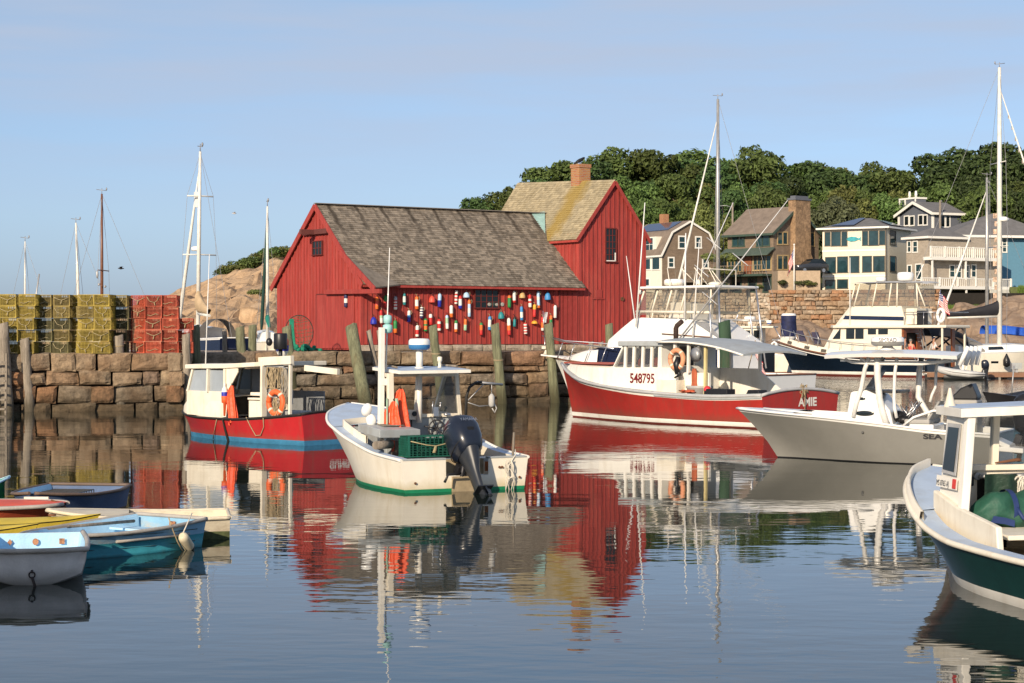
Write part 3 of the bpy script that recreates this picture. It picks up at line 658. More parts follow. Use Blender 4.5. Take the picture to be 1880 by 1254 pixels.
# ------------------------------------------------------------------ buoys on the wall
BC = {'o':('orange',(.74,.16,.03)),'r':('red',(.55,.03,.03)),'w':('white',(.78,.76,.70)),'b':('blue',(.02,.03,.36)),'l':('pale blue',(.42,.60,.80)),'s':('sky blue',(.05,.25,.55)),
      'n':('navy',(.02,.03,.10)),'g':('green',(.02,.22,.06)),'p':('pale green',(.35,.55,.36)),'t':('teal',(.02,.22,.24)),'y':('yellow',(.78,.38,.04)),'k':('black',(.02,.02,.02)),'e':('grey',(.38,.38,.42)),'d':('tan',(.55,.36,.15)),'c':('coral',(.70,.09,.06))}
for k,(n_,c_) in BC.items(): MATS['B'+k] = M('buoy_'+n_.replace(' ','_'), c_, .5, var=.12, dirt=tuple(x*.5+.04 for x in c_), dirtamt=.5, dscale=9)
BU = [(150,118,225,'oco',0),(190,232,345,'rrpww',0),(122,290,355,'b',1),(228,105,210,'ggrr',0),(310,112,228,'eeerwrwrww',0),(388,88,188,'twwt',0),(425,235,335,'wwsbb',0),(310,320,430,'ggo',0),(495,115,225,'owwo',0),
 (533,205,305,'wnwnwnwnn',0),(497,362,462,'wwrrw',0),(571,305,415,'googoog',0),(617,265,360,'wrr',0),(626,108,168,'c',1),(690,90,205,'lb',0),(688,310,410,'rwrrw',0),(757,275,395,'lppww',0),(793,190,295,'wwo',0),(832,60,180,'wwrwrwrw',0),
 (832,320,422,'gwwo',0),(870,108,220,'rwwb',0),(923,75,125,'l',1),(947,142,290,'olwl',0),(912,308,408,'oopp',0),(1050,340,448,'goorr',0),(1121,285,405,'swws',0),(1223,245,308,'t',1),(1293,105,210,'ogggg',0),(1292,300,448,'wwwoorr',0),
 (1336,68,168,'wwwwr',0),(1337,290,375,'kttt',0),(1405,75,130,'d',1),(1400,200,320,'sswws',0),(1434,340,438,'rwrwrwrw',0),(1472,98,208,'rrwrww',0),(1508,182,292,'yyrrr',0),(1546,68,215,'llwllo',0),(1624,75,145,'s',1),(1688,190,300,'www',0),
 (1580,290,410,'rroow',0),(1650,278,362,'ooggg',0),(1510,322,352,'y',1)]
seen = {}
def add_buoy(px, y0, y1, cols, bell, plane='y'):
    g = FB.ony if plane == 'y' else FB.onx
    T, Bm = g(px, y0, -.11), g(px, y1, -.11); h = T.z-Bm.z
    names = []
    for c in cols:
        nm = BC[c][0]
        if nm not in names: names.append(nm)
    striped = len(cols) >= 8
    lab = ('%s striped buoy' % ' and '.join(names)) if striped else ('%s bell buoy' % names[0] if bell else ', '.join(names)+' banded buoy' if len(names) > 1 else names[0]+' stick buoy')
    zone = 'left of its window' if px < 868 else 'right of its window'
    row = ('high on' if y0 < 551 else 'low on' if y0 > 575 else 'midway up')
    base = '%s hung %s the wall, %s' % (lab, row, zone) if plane == 'y' else '%s hung beside the sliding door of the left gable' % lab
    if base in seen: base = base.replace('hung', 'on a rope loop,')
    seen[base] = 1
    t = thing('buoy', base, 'buoy', FB.wor(Bm), 34 if plane == 'y' else -56, 'buoys on the red wall')
    rr = .067*rnd.uniform(.92,1.1) if not bell else .13
    tilt = Matrix.Rotation(rnd.uniform(-.05,.05), 3, 'Y')
    mb = MB(); ks = list(dict.fromkeys(cols)); n = len(cols)
    if bell:
        prof = [(rr*.25,0),(rr*.98,.01),(rr,.03),(rr*.93,h*.45),(rr*.7,h*.78),(rr*.32,h*.94),(rr*.15,h)]
        mb.lathe(prof, 14, M=tilt)
    else:
        cs = cols[::-1]; prof = [(rr*.7,0)]; mis = []
        for i,c in enumerate(cs):
            z1 = h*(i+1)/n
            if i == 0: prof.append((rr,.03*h)); mis.append(ks.index(c))
            if i == n-1: prof += [(rr,z1-.1*h),(rr*.55,z1)]; mis += [ks.index(c)]*2
            else: prof.append((rr,z1)); mis.append(ks.index(c))
        mb.lathe(prof, 8 if rnd.random() < .6 else 12, M=tilt, mis=mis)
    mb.build('float', [MATS['B'+k] for k in ks], t)
    mb = MB()
    pts = [tilt @ Vector((.0,0,h)), Vector((.02,.03,h+.07)), Vector((-.01,.09,h+.10))]
    mb.tube(pts, .011, 5)
    if rnd.random() < .45:
        q = tilt @ Vector((rr*.6,-.02,h-.03)); mb.tube([q, q+Vector((.05,-.03,.03)), q+Vector((.06,-.03,-.05)), q+Vector((.02,-.05,-.12*(1+bell)))], .010, 5)
    mb.build('hanging_rope', ROPE if rnd.random() < .5 else RUBBER, t)
for (zx,a,b_,cols,bell) in BU: add_buoy(660+zx*.2128, 520+a*.2128, 520+b_*.2128, cols, bell)
add_buoy(635, 540, 564, 'nnwwnn', 0, 'x')

# ------------------------------------------------------------------ hoop net by the gable
hn = onz(552, 645, QZ); F = Frame((hn.x, 73.6, QZ), 6)
t = fthing(F, 'hoop_net', 'large hoop net with green mesh leaning on the left gable of the shack', 'fishing net')
NETG = M('green_netting', (.01,.20,.12), .8, var=.4, scale=20, bump=.02, bscale=30)
mb = MB(); c0 = F.ony(549,610,.0); ring = [Vector((c0.x+.53*math.cos(a), .25+.1*math.sin(a), c0.z+.64*math.sin(a))) for a in [2*math.pi*i/40 for i in range(41)]]
mb.tube(ring, .018, 6); mb.build('hoop', RUBBER, t)
mb = MB()
for i in range(26):
    a = 2*math.pi*i/26; b_ = math.pi-a+rnd.uniform(-.1,.1)
    p = Vector((c0.x+.53*math.cos(a),.25,c0.z+.64*math.sin(a))); q = Vector((c0.x+.53*math.cos(b_),.3,c0.z+.64*math.sin(b_)+.0))
    mb.tube([p, (p+q)/2+Vector((0,.12,-.08)), q], .0045, 3)
    s = ring[int(i/26*40)]; mb.tube([s, s.lerp(Vector((c0.x+.25,.15,.1)), .5)+Vector((0,.1,-.1)), Vector((c0.x+.25+rnd.uniform(-.2,.2),.0,.12))], .0045, 3)
mb.build('mesh_panel', NETG, t)
mb = MB()
for k in range(34):
    x = rnd.gauss(.28,.24); z = .05+abs(rnd.gauss(0,.10))*(1-abs(x-.28)); mb.ball((c0.x+x, rnd.uniform(-.15,.2), z), (rnd.uniform(.06,.15),rnd.uniform(.06,.12),rnd.uniform(.04,.09)), 7, 5, 0, Matrix.Rotation(rnd.random()*3,3,'Z'))
for k in range(5):
    x = c0.x-.34+.03*k; mb.tube([(x,.24,c0.z+.50),(x+.01,.2,c0.z+.1),(x+.05,.15,.3),(x+.2,.05,.12)], [.03,.035,.05,.06], 6)
mb.build('net_pile', NETG, t)

# ================================================================== LOBSTER TRAPS
def trap_mat(n, c): return M(n, c, .6, var=.4, scale=6, objv=.28, dirt=(c[0]*.35+.01,c[1]*.35+.01,c[2]*.3+.01), dirtamt=.6, dscale=5)
def make_trap(mat, label, kind=0):
    W_, D_, H_ = .55, .95, .37
    t = thing('lobster_trap', label, 'lobster trap')
    mb = MB(); th = .0105
    def grid(o, u, v, nu, nv):
        o, u, v = Vector(o), Vector(u), Vector(v)
        for i in range(nu+1): mb.beam(o+u*(i/nu), o+u*(i/nu)+v, th, th)
        for i in range(nv+1): mb.beam(o+v*(i/nv), o+v*(i/nv)+u, th, th)
    grid((-W_/2,0,.01),(W_,0,0),(0,0,H_),12,8); grid((-W_/2,D_,.01),(W_,0,0),(0,0,H_),8,5); grid((-W_/2,D_*.45,.01),(W_,0,0),(0,0,H_),8,5)
    for s in (-1, 1): grid((s*W_/2,0,.01),(0,D_,0),(0,0,H_),20,8)
    grid((-W_/2,0,.01+H_),(W_,0,0),(0,D_,0),12,20); grid((-W_/2,0,.01),(W_,0,0),(0,D_,0),6,10)
    mb.build('wire_cage', mat, t)
    mb = MB()
    for s in (-1, 1):
        mb.beam((s*(W_/2-.005),.0,0),(s*(W_/2-.005),0,H_+.02),.022,.022); mb.beam((s*(W_/2-.005),0,.012),(s*(W_/2-.005),D_,.012),.03,.024)
    for z in (.012, H_+.008): mb.beam((-W_/2,0,z),(W_/2,0,z),.02,.02)
    mb.build('frame', mat, t)
    mb = MB(); y = -.02
    if kind == 0: mb.tube([(-W_/2+.02,y,H_*.8),(-.09,y-.02,H_*.60),(0.01,y-.03,H_*.54),(.1,y-.02,H_*.62),(W_/2-.02,y,H_*.82)], .009, 5); mb.tube([(.01,y-.03,H_*.54),(.0,y-.035,H_*.33),(-.01,y-.04,H_*.2)], [.013,.018,.02], 5)
    if kind == 1: mb = MB(); mb.tube([(-W_/2+.03,y,H_*.9),(-.15,y-.015,H_*.5),(.02,y-.03,H_*.36),(.12,y-.02,H_*.55),(.16,y-.02,H_*.86)], .009, 5); mb.tube([(.02,y-.03,H_*.36),(.05,y-.03,H_*.08)], .014, 5)
    if kind == 2: mb = MB(); mb.tube([(-W_/2+.05,y,H_*.3),(-.1,y-.02,H_*.22),(.08,y-.02,H_*.4),(W_/2-.1,y,H_*.3)], .009, 5)
    mb.build('rope_bridle', M('trap_rope', (.42,.35,.20), .9, var=.4), t)
    mb = MB(); mb.loft([[( -.2*k2,.1,.08),(-.1*k2,.35,.18),(0,.4,.24),(.1*k2,.35,.18),(.2*k2,.1,.08)] for k2 in (1,.6,.2)]); mb.ball((.08,.3,.14),(.07,.09,.1),8,6)
    mb.span((-W_/2+.03,.48,.03),(W_/2-.03,.86,.3))
    mb.build('bait_and_netting', M('net_and_bait_'+mat.name, tuple(x*.45 for x in mat['c']), .95, var=.5, scale=12), t)
    return t
def tm(n, c): m = trap_mat(n, c); m['c'] = c; return m
TY, TO, TR, TM = tm('yellow_coated_wire',(.38,.28,.038)), tm('olive_coated_wire',(.27,.20,.05)), tm('red_coated_wire',(.52,.085,.038)), tm('mossy_shaded_wire',(.13,.115,.04))  # mossy wire, its tone also darkened for the shade between stacks
protos = {k: [make_trap(m, 'x', q) for q in (0,1,2)] for k, m in (('yellow',TY),('olive',TO),('red',TR),('shaded mossy',TM))}
ORD = ['bottom','second from bottom','middle','second from top','top']
# stacks: centre x in the photograph, distance, turn, colours from the bottom up, where the stack is
STK = [(-16,66.0,1,['yellow']*5,'in the stack cut by the picture edge'),(16,66.0,-1,['yellow']*5,'in the stack behind the capped piling'),(48,66.1,0,['yellow']*5,'in the stack right of the capped piling'),
 (80,66.7,2,['shaded mossy','shaded mossy','shaded mossy','olive','olive'],'in the left of two dark stacks'),(112,66.75,-2,['shaded mossy','olive','shaded mossy','olive','olive'],'in the right of two dark stacks'),
 (138,67.1,0,['yellow']*5,'in the recessed stack beside the double stack'),(156,66.55,1,['yellow','yellow','yellow','olive','yellow'],'in the left half of the double stack'),(186,66.5,0,['yellow']*5,'in the right half of the double stack'),
 (219,67.4,3,['shaded mossy','shaded mossy','shaded mossy','shaded mossy','olive'],'in the lone dark stack beside the red'),
 (253,67.7,-24,['red']*5,'in the angled red stack'),(282,67.6,-3,['red']*5,'in the middle red stack'),(311,67.7,2,['red']*5,'in the tall stack nearest the shack'),(338,68.0,4,['red']*3,'in the short stack at the quay corner')]
for (px, Y, dg, cols, where) in STK:
    for k, c in enumerate(cols):
        x = (px-CX)/FPX*Y; p = protos[c][rnd.choice((0,0,1,1,2) if c == 'yellow' else (0,1,2,2))]
        nm = ORD[k] if len(cols) == 5 else ['bottom','middle','top'][k]
        d = dup(p, (x+rnd.uniform(-.04,.04), Y+rnd.uniform(-.05,.06), QZ+.004+k*.402), dg+rnd.uniform(-4,4), '%s lobster trap, %s %s' % (c+' wire', nm, where), 'lobster traps stacked on the quay')
        d['category'] = 'lobster trap'; d.scale = (rnd.uniform(.98,1.01),1,rnd.uniform(1.0,1.03))
for p in sum(protos.values(), []):
    for ch in list(p.children): bpy.data.objects.remove(ch)
    bpy.data.objects.remove(p)
# ================================================================== HEADLAND, HILL, TREES
from mathutils import noise as mn
def fbm(x, y, z=0, o=5, l=2.1, g=.5):
    a, s, f = 1, 0, 1
    for _ in range(o): s += a*mn.noise((x*f, y*f, z)); a *= g; f *= l
    return s
def rock_mat(name, c1, c2, crack):
    m = bpy.data.materials.new(name); m.use_nodes = True; N = m.node_tree.nodes; L = m.node_tree.links; b = N['Principled BSDF']; b.inputs['Roughness'].default_value = .9
    tc = N.new('ShaderNodeTexCoord')
    n1 = N.new('ShaderNodeTexNoise'); n1.inputs['Scale'].default_value = .35; n1.inputs['Detail'].default_value = 9; n1.inputs['Roughness'].default_value = .7; L.new(tc.outputs['Object'], n1.inputs['Vector'])
    cr = N.new('ShaderNodeValToRGB'); cr.color_ramp.elements[0].position = .35; cr.color_ramp.elements[0].color = (*c1,1); cr.color_ramp.elements[1].position = .68; cr.color_ramp.elements[1].color = (*c2,1); L.new(n1.outputs['Fac'], cr.inputs[0])
    vo = N.new('ShaderNodeTexVoronoi'); vo.feature = 'DISTANCE_TO_EDGE'; vo.inputs['Scale'].default_value = .5
    ad = N.new('ShaderNodeMix'); ad.data_type = 'VECTOR'; ad.inputs[0].default_value = .25; L.new(tc.outputs['Object'], ad.inputs[4]); L.new(n1.outputs['Color'], ad.inputs[5]); L.new(ad.outputs[1], vo.inputs['Vector'])
    mr = N.new('ShaderNodeMapRange'); mr.inputs[1].default_value = 0; mr.inputs[2].default_value = .06; mr.inputs[3].default_value = .55; mr.inputs[4].default_value = 0; L.new(vo.outputs['Distance'], mr.inputs[0])
    mx = N.new('ShaderNodeMix'); mx.data_type = 'RGBA'; L.new(mr.outputs[0], mx.inputs[0]); L.new(cr.outputs[0], mx.inputs[6]); mx.inputs[7].default_value = (*crack,1); L.new(mx.outputs[2], b.inputs['Base Color'])
    bp = N.new('ShaderNodeBump'); bp.inputs['Distance'].default_value = .35; L.new(n1.outputs['Fac'], bp.inputs['Height']); L.new(bp.outputs[0], b.inputs['Normal'])
    return m
HEADK = [(-49,0.),(-43,1.2),(-39.5,4.4),(-36,6.2),(-33,7.5),(-30.5,8.5),(-28,9.2),(-25.5,9.8),(-22.5,10.5),(-14,11),(-4,9),(4,5.),(9,1.)]
nx, ny = 190, 110; mb = MB(); vs = []
for j in range(ny+1):
    Y = 104 + 130*(j/ny)
    for i in range(nx+1):
        X = -49 + 60*i/nx
        xs = X*(190/max(Y,150)) if Y > 150 else X*1.12
        top = spline(HEADK, xs)[0]
        yy = (Y-112)/66.0
        prof = min(1, max(0, yy))**.85 if Y < 178 else max(0, 1-((Y-196)/36)**2) if Y > 196 else 1
        # boulders: cells of different height, rounded
        d, pt = mn.voronoi((X*.42+fbm(X*.3,Y*.3)*.5, Y*.27, 0))[0:2]
        cell = mn.noise((pt[0].x*3.1+.5, pt[0].y*3.7, 2.2))
        d2, pt2 = mn.voronoi((X*.95, Y*.6, 4))[0:2]; cell2 = mn.noise((pt2[0].x*3.3, pt2[0].y*2.7, 7))
        z = top*prof*(.93+.1*fbm(X*.06,Y*.06)) + (cell*1.0 + .35*(1-d[0]*1.4))*min(1.2, .35+prof*2)*(1 if prof < .9 else .35) + cell2*.35 + fbm(X*.5,Y*.5)*.25 - .6
        if top < .15: z = -1
        vs.append((X, Y, max(z, -1)))
fs = [(j*(nx+1)+i, j*(nx+1)+i+1, (j+1)*(nx+1)+i+1, (j+1)*(nx+1)+i) for j in range(ny) for i in range(nx)]
mb.add(vs, fs, 0, False)
tag(mb.build('rocky_headland', rock_mat('pink_granite_ledge', (.36,.23,.125), (.56,.385,.225), (.13,.08,.045)), fix=False), kind='structure')
HEADV = vs
def head_z(X, Y):
    i = min(nx, max(0, round((X+49)/60*nx))); j = min(ny, max(0, round((Y-104)/130*ny))); return HEADV[j*(nx+1)+i][2]

def leaf_mat(name, c, isl=.45):
    m = bpy.data.materials.new(name); m.use_nodes = True; N = m.node_tree.nodes; L = m.node_tree.links; b = N['Principled BSDF']; b.inputs['Roughness'].default_value = .6; b.inputs['Specular IOR Level'].default_value = .25
    ge = N.new('ShaderNodeNewGeometry'); oi = N.new('ShaderNodeObjectInfo'); hs = N.new('ShaderNodeHueSaturation'); hs.inputs['Color'].default_value = (*c,1)
    v = N.new('ShaderNodeMapRange'); v.inputs[3].default_value = 1-isl; v.inputs[4].default_value = 1+isl; L.new(ge.outputs['Random Per Island'], v.inputs[0]); L.new(v.outputs[0], hs.inputs['Value'])
    h = N.new('ShaderNodeMapRange'); h.inputs[3].default_value = .475; h.inputs[4].default_value = .515; L.new(oi.outputs['Random'], h.inputs[0]); L.new(h.outputs[0], hs.inputs['Hue'])
    v2 = N.new('ShaderNodeMapRange'); v2.inputs[3].default_value = .6; v2.inputs[4].default_value = 1.25; L.new(oi.outputs['Random'], v2.inputs[0])
    vm = N.new('ShaderNodeVectorMath'); vm.operation = 'SCALE'; L.new(hs.outputs[0], vm.inputs[0]); L.new(v2.outputs[0], vm.inputs['Scale']); L.new(vm.outputs[0], b.inputs['Base Color'])
    tr = N.new('ShaderNodeBsdfTranslucent'); L.new(vm.outputs[0], tr.inputs[0]); mx = N.new('ShaderNodeMixShader'); mx.inputs[0].default_value = .22
    L.new(b.outputs[0], mx.inputs[1]); L.new(tr.outputs[0], mx.inputs[2]); L.new(mx.outputs[0], N['Material Output'].inputs['Surface']); return m
LEAF = [leaf_mat('leaf_dark_green', (.060,.102,.031)), leaf_mat('leaf_mid_green', (.098,.148,.040)), leaf_mat('leaf_yellow_green', (.150,.170,.050)), leaf_mat('leaf_grey_green', (.14,.17,.085))]
BARK = M('bark', (.13,.10,.075), .95, var=.4, scale=3, bump=.02, bscale=8)
def leaves(mb, r, lobes, n, size):
    wts = [l[3]**2.2 for l in lobes]
    for _ in range(n):
        cx_, cy, cz, rad = r.choices(lobes, wts)[0]
        d = Vector((r.gauss(0,1), r.gauss(0,1), r.gauss(0,1))).normalized()
        if d.z < -.3 and r.random() < .6: d.z = -d.z
        k = rad*(.62+.45*r.random()**.7)*(1+.22*mn.noise(d*2.3+Vector((cx_*3,cy,cz))))
        p = Vector((cx_,cy,cz)) + Vector((d.x*k,d.y*k,d.z*k*.8))
        nrm = (d + Vector((r.gauss(0,.55), r.gauss(0,.55), r.gauss(.2,.55)))).normalized()
        u = nrm.orthogonal().normalized(); u = Matrix.Rotation(r.random()*6.28,3,nrm) @ u; v = nrm.cross(u); s = size*r.uniform(.55,1.35)
        q = s*.5
        mb.add([p-u*s, p-v*q+nrm*q*.3, p+u*s, p+v*q+nrm*q*.3], [(0,1,2),(0,2,3)], 0)
def make_tree(seed, mat, spread=1.0, n=6500, nl=15, size=.0235, tall=1.0, name='tree'):
    r = random.Random(seed); t = thing(name, 'x', 'tree')
    lobes = []
    for k in range(nl):
        a = r.random()*6.283; h = .30+.62*r.random(); rad = r.uniform(.085,.16)*spread; rr = (.33*spread)*math.sqrt(r.random())*math.sin(min(1,(1.08-h)/.5+.25)*math.pi/2)
        lobes.append((rr*math.cos(a), rr*math.sin(a), h, rad))
    lobes += [(0,0,.62,.20*spread),(.05,0,.84,.10*spread),(-.08,.04,.93,.06),(.1,-.05,.95,.045)]
    mb = MB(); leaves(mb, r, lobes, n, size); mb.build('crown', mat, t, fix=False)
    mb = MB(); mb.tube([(0,0,-.02),(.01,0,.2),(.0,.01,.45),(.02,0,.75)],[.028,.022,.016,.005],8)
    for l in lobes[:9]:
        b0 = Vector((0,0,.26+.3*r.random())); mb.tube([b0, b0.lerp(Vector(l[:3]),.5)+Vector((0,0,.02)), Vector(l[:3])],[.011,.008,.002],5)
    mb.build('trunk', BARK, t, fix=False)
    return t
# the hill behind the harbour: one sheet with the lawn, terraces and wood standing on it
HILLK = [(190,6.6),(214,7.2),(225,8),(250,10.5),(275,13),(300,15),(360,17)]
def hill_z(X, Y):
    z = spline(HILLK, Y)[0]; edge = min(1, max(0, (X*250/Y+14)/10)); z *= edge
    return z + fbm(X*.05,Y*.05)*.6
mb = MB(); nx2, ny2 = 70, 50; vs = []
for j in range(ny2+1):
    Y = 216.5+240*(j/ny2)**1.3
    for i in range(nx2+1): X = -22+190*i/nx2; vs.append((X, Y, hill_z(X, Y)-.9 if (j > 0) else -1))
mb.add(vs, [(j*(nx2+1)+i, j*(nx2+1)+i+1, (j+1)*(nx2+1)+i+1, (j+1)*(nx2+1)+i) for j in range(ny2) for i in range(nx2)], 0, True)
tag(mb.build('hill', M('hill_undergrowth', (.07,.085,.03), .95, var=.5, scale=.4, bump=.1, bscale=2, dirt=(.14,.11,.06), dirtamt=.5, dscale=.5), fix=False), kind='structure')
TP = [make_tree(1,LEAF[0]), make_tree(2,LEAF[1],1.1), make_tree(3,LEAF[1],.95), make_tree(4,LEAF[2],1.05), make_tree(5,LEAF[0],1.2), make_tree(6,LEAF[3],.9,4200,14)]
used = [False]*len(TP)
def place_tree(px, ytop, Y, kind, w, label):
    X = (px-CX)/FPX*Y; zg = hill_z(X, Y)-1.0; zt = CH+(HY-ytop)/FPX*Y; h = (zt-zg)/1.0
    t = TP[kind] if not used[kind] else dup(TP[kind])
    used[kind] = True; t.location = (X, Y, zg); t.rotation_euler = (0,0,rnd.random()*6.28); s = w*h; t.scale = (s, s, h)
    t['label'] = label; t['group'] = 'trees on the hill behind the harbour'; t['category'] = 'tree'
back = [(868,372,290),(905,348,292),(948,332,285),(990,318,290),(1030,306,296),(1075,296,288),(1120,290,292),(1165,285,296),(1215,287,288),(1262,284,294),(1310,287,290),(1352,288,296),(1400,284,290),(1452,286,294),(1490,296,288),(1535,312,296),(1575,294,292),(1622,288,290),(1668,302,296),(1712,292,290),(1758,297,294),(1800,280,288),(1835,266,286),(1880,272,290),(1920,280,290)]
gl = 'leafy green tree in the dense wood on the skyline behind the harbour'
own = {868:'lowest small tree at the left end of the wood, behind the long shingle roof',948:'dark tree just left of the tall wing of the red shack',1075:'dark tree right behind the brick chimney of the shack',1165:'broad tree above the right slope of the tall red gable',1535:'lower tree in the dip of the skyline above the white house',1622:'broad rounded tree on the skyline above the white three storey house',1835:'tallest tree on the right, rising behind the tall white mast'}
for i,(px,yt,Y) in enumerate(back): place_tree(px, yt+rnd.choice((-8,-3,1,7,12,17)), Y, [0,4,1,0,2,4,1,0,2,1,4,0,1,2,0,3,4,1,2,0,1,4,0,1,2][i], rnd.uniform(.9,1.15), own.get(px, gl))
mid = [(1150,322,268),(1200,318,270),(1250,322,266),(1300,326,268),(1350,318,266),(1405,320,268),(1460,326,270),(1505,336,266),(1550,340,264),(1600,330,268),(1650,335,266),(1700,325,268),(1750,330,268),(1800,322,266),(1850,325,268),(1895,330,268)]
for i,(px,yt,Y) in enumerate(mid): place_tree(px+rnd.uniform(-10,10), yt+rnd.uniform(-4,26), Y, [1,0,2,3,1,4,0,1,3,2,3,1,0,4,1,0][i], rnd.uniform(.8,1.0), 'mid green tree in the wood on the slope, below the skyline crowns')
for i,(px,yt,Y,k,w_,lb) in enumerate([(1172,372,252,1,.8,'tree rising behind the solar roof of the gambrel house'),(1225,368,254,2,.8,'tree behind the brick chimney of the gambrel house'),(1290,372,252,3,.8,'yellow green tree between the gambrel house and the brown house'),(1322,392,246,3,.7,'small yellow green tree beside the left wall of the brown shingled house'),(1345,350,256,0,.85,'dark tree behind the left end of the brown house roof'),(1420,345,256,1,.8,'tree above the ridge of the brown shingled house'),
   (1500,380,254,4,.8,'dark tree right of the stone chimney'),(1530,358,250,5,.9,'grey green willowy tree left of the white three storey house roof'),(1585,362,252,3,.85,'yellow green tree above the solar panels of the white house'),(1635,360,254,1,.8,'tree left of the grey gabled house'),(1795,345,246,1,.9,'tree behind the right side of the grey gabled house'),(1848,350,246,0,.9,'dark tree behind the blue house roof'),(1890,352,246,4,.9,'dark tree at the right edge behind the blue house')]):
    place_tree(px, yt, Y, k, w_, lb)
# low shrubs on the headland
def shrub_proto(seed, mat):
    r = random.Random(seed); t = thing('shrub', 'x', 'shrub'); mb = MB()
    leaves(mb, r, [(r.uniform(-.6,.6), r.uniform(-.4,.4), r.uniform(.15,.4), r.uniform(.25,.42)) for _ in range(9)], 1500, .075); mb.build('foliage', mat, t, fix=False)
    mb = MB()
    for k in range(5): mb.tube([(0,0,-.3),(r.uniform(-.4,.4),r.uniform(-.3,.3),.4)],[.03,.01],5)
    mb.build('stem', BARK, t, fix=False); return t
SP = [shrub_proto(21,LEAF[1]), shrub_proto(22,LEAF[2])]
us = [0,0]
def place_shrub(px, py, Y, s, k, label, grp='shrubs on the rocky headland'):
    p = at(px, py, Y); t = SP[k] if not us[k] else dup(SP[k]); us[k] = 1
    t.location = p; t.scale = (s*1.3, s, s*.8); t.rotation_euler = (0,0,rnd.random()*6); t['label'] = label; t['group'] = grp
    return t
for (px,Y,s,k,lb) in ((412,184,1.3,0,'lowest left shrub on the crest of the rocky headland'),(428,184,1.6,1,'second shrub from the left on the headland crest'),(446,185,1.7,0,'shrub on the headland crest left of the small white mast'),(464,186,1.7,0,'shrub on the headland crest just left of the thin dark stay'),(482,187,1.5,1,'shrub on the headland crest by the small white mast'),(505,188,1.9,0,'large shrub on the headland crest next to the shack gable'),(525,188,1.9,1,'shrub on the headland crest half hidden by the shack gable'),(385,160,.9,1,'small shrub in a rock cleft on the face of the headland'),(470,150,.9,1,'low shrub on the rock face below the crest')):
    X = (px-CX)/FPX*Y; z = head_z(X, Y); py = HY-(z+.1-CH)/Y*FPX; place_shrub(px, py, Y, s, k, lb)
# ================================================================== SEAWALL AND HOUSES
RUBBLE = stone_mat('pale_rubble', [(.40,.34,.26),(.52,.45,.36),(.32,.26,.19),(.46,.36,.26),(.57,.52,.43)], False, .05)
RUSTW = stone_mat('rust_stained_stone', [(.30,.20,.12),(.36,.27,.18),(.33,.165,.08),(.28,.22,.16),(.40,.31,.22)], False, .05)
def wx(px, Y): return (px-CX)/FPX*Y
SY = 213.0
sw = thing('seawall', 'tall seawall of pale rubble and rust stained stone below the waterfront houses', 'seawall', (wx(1440,SY),SY,0))
o_ = Vector(sw.location)
mb = MB(); rr_ = random.Random(5)
block_wall(mb, Vector((wx(1150,SY),SY,0))-o_, Vector((wx(1414,SY),SY,0))-o_, 1.0, [.34]*18, .3, .8, .5, .05, .1, rr_); mb.build('rubble_section', RUBBLE, sw)
mb = MB(); block_wall(mb, Vector((wx(1414,SY),SY,0))-o_, Vector((wx(1720,SY),SY-2,0))-o_, .8, [.55,.4,.6,.5,.35,.6,.4,.55,.5,.4,.55,.45,.35,.45], .3, 1.5, .5, .06, .10, rr_, True); mb.build('stained_section', RUSTW, sw)
mb = MB(); mb.span((wx(1140,SY)-o_.x,.2,-1),(wx(1900,SY)-o_.x,4.5,7.1)); mb.build('core', GAP, sw)
mb = MB(); mb.span((wx(1412,SY)-o_.x,-.15,7.12),(wx(1716,SY)-o_.x,.6,7.42)); mb.build('coping', M('rusty_coping',(.33,.20,.12),.9,var=.3), sw, bev=.03)
# bank of broken rock at the foot of the wall and to the right of it
mb = MB(); nx3, ny3 = 130, 30; vs = []
for j in range(ny3+1):
    Y = 196+19*j/ny3
    for i in range(nx3+1):
        X = 10+ (66-10)*i/nx3; px = CX+X/Y*FPX
        top = spline([(1120,1.2),(1330,2.0),(1425,3.4),(1470,4.2),(1520,3.0),(1640,2.5),(1700,4.0),(1745,5.2),(1800,5.0),(1840,6.4),(1900,7.0)], px)[0]
        d, pt = mn.voronoi((X*.5,Y*.35,1))[0:2]; cell = mn.noise((pt[0].x*3.3,pt[0].y*2.9,.4))
        pr = min(1, (j/ny3)*1.35)
        vs.append((X, Y, -1+(top+1)*pr**.8 + (cell*.9+.5*(1-d[0]*1.3))*min(1,pr*2)*(.3 if pr>=1 else 1)))
mb.add(vs, [(j*(nx3+1)+i, j*(nx3+1)+i+1, (j+1)*(nx3+1)+i+1, (j+1)*(nx3+1)+i) for j in range(ny3) for i in range(nx3)], 0)
tag(mb.build('rocky_bank', rock_mat('bank_rock', (.20,.135,.09), (.36,.26,.18), (.08,.05,.03)), fix=False), kind='structure')
# mown grass on the bank, right
mb = MB(); r = random.Random(8)
for (pa,pb,ya,yb,Y) in ((1728,1806,582,563,212.0),(1868,1905,548,528,216)):
    for k in range(2200):
        p = at(r.uniform(pa,pb), r.uniform(yb,ya), Y+r.uniform(-.5,.5)); h = r.uniform(.15,.4); dx = r.uniform(-.12,.12)
        mb.add([p, p+Vector((.09,0,0)), p+Vector((.045+dx,r.uniform(-.1,.1),h))], [(0,1,2)])
tag(mb.build('grass', leaf_mat('bank_grass', (.11,.17,.03), .3), fix=False), 'bright green grass on the bank above the moored yachts', 'grass', kind='stuff')
mb = MB()
for (pa,pb,yt,yb,Y) in ((1724,1810,562,600,212.6),(1862,1910,526,560,216.6)):
    a, b_ = at(pa,yb,Y), at(pb,yt,Y); mb.prism([(a.x,Y,a.z),(b_.x,Y,a.z),(b_.x,Y+2,b_.z),(a.x,Y+2,b_.z)],(0,.3,-.4))
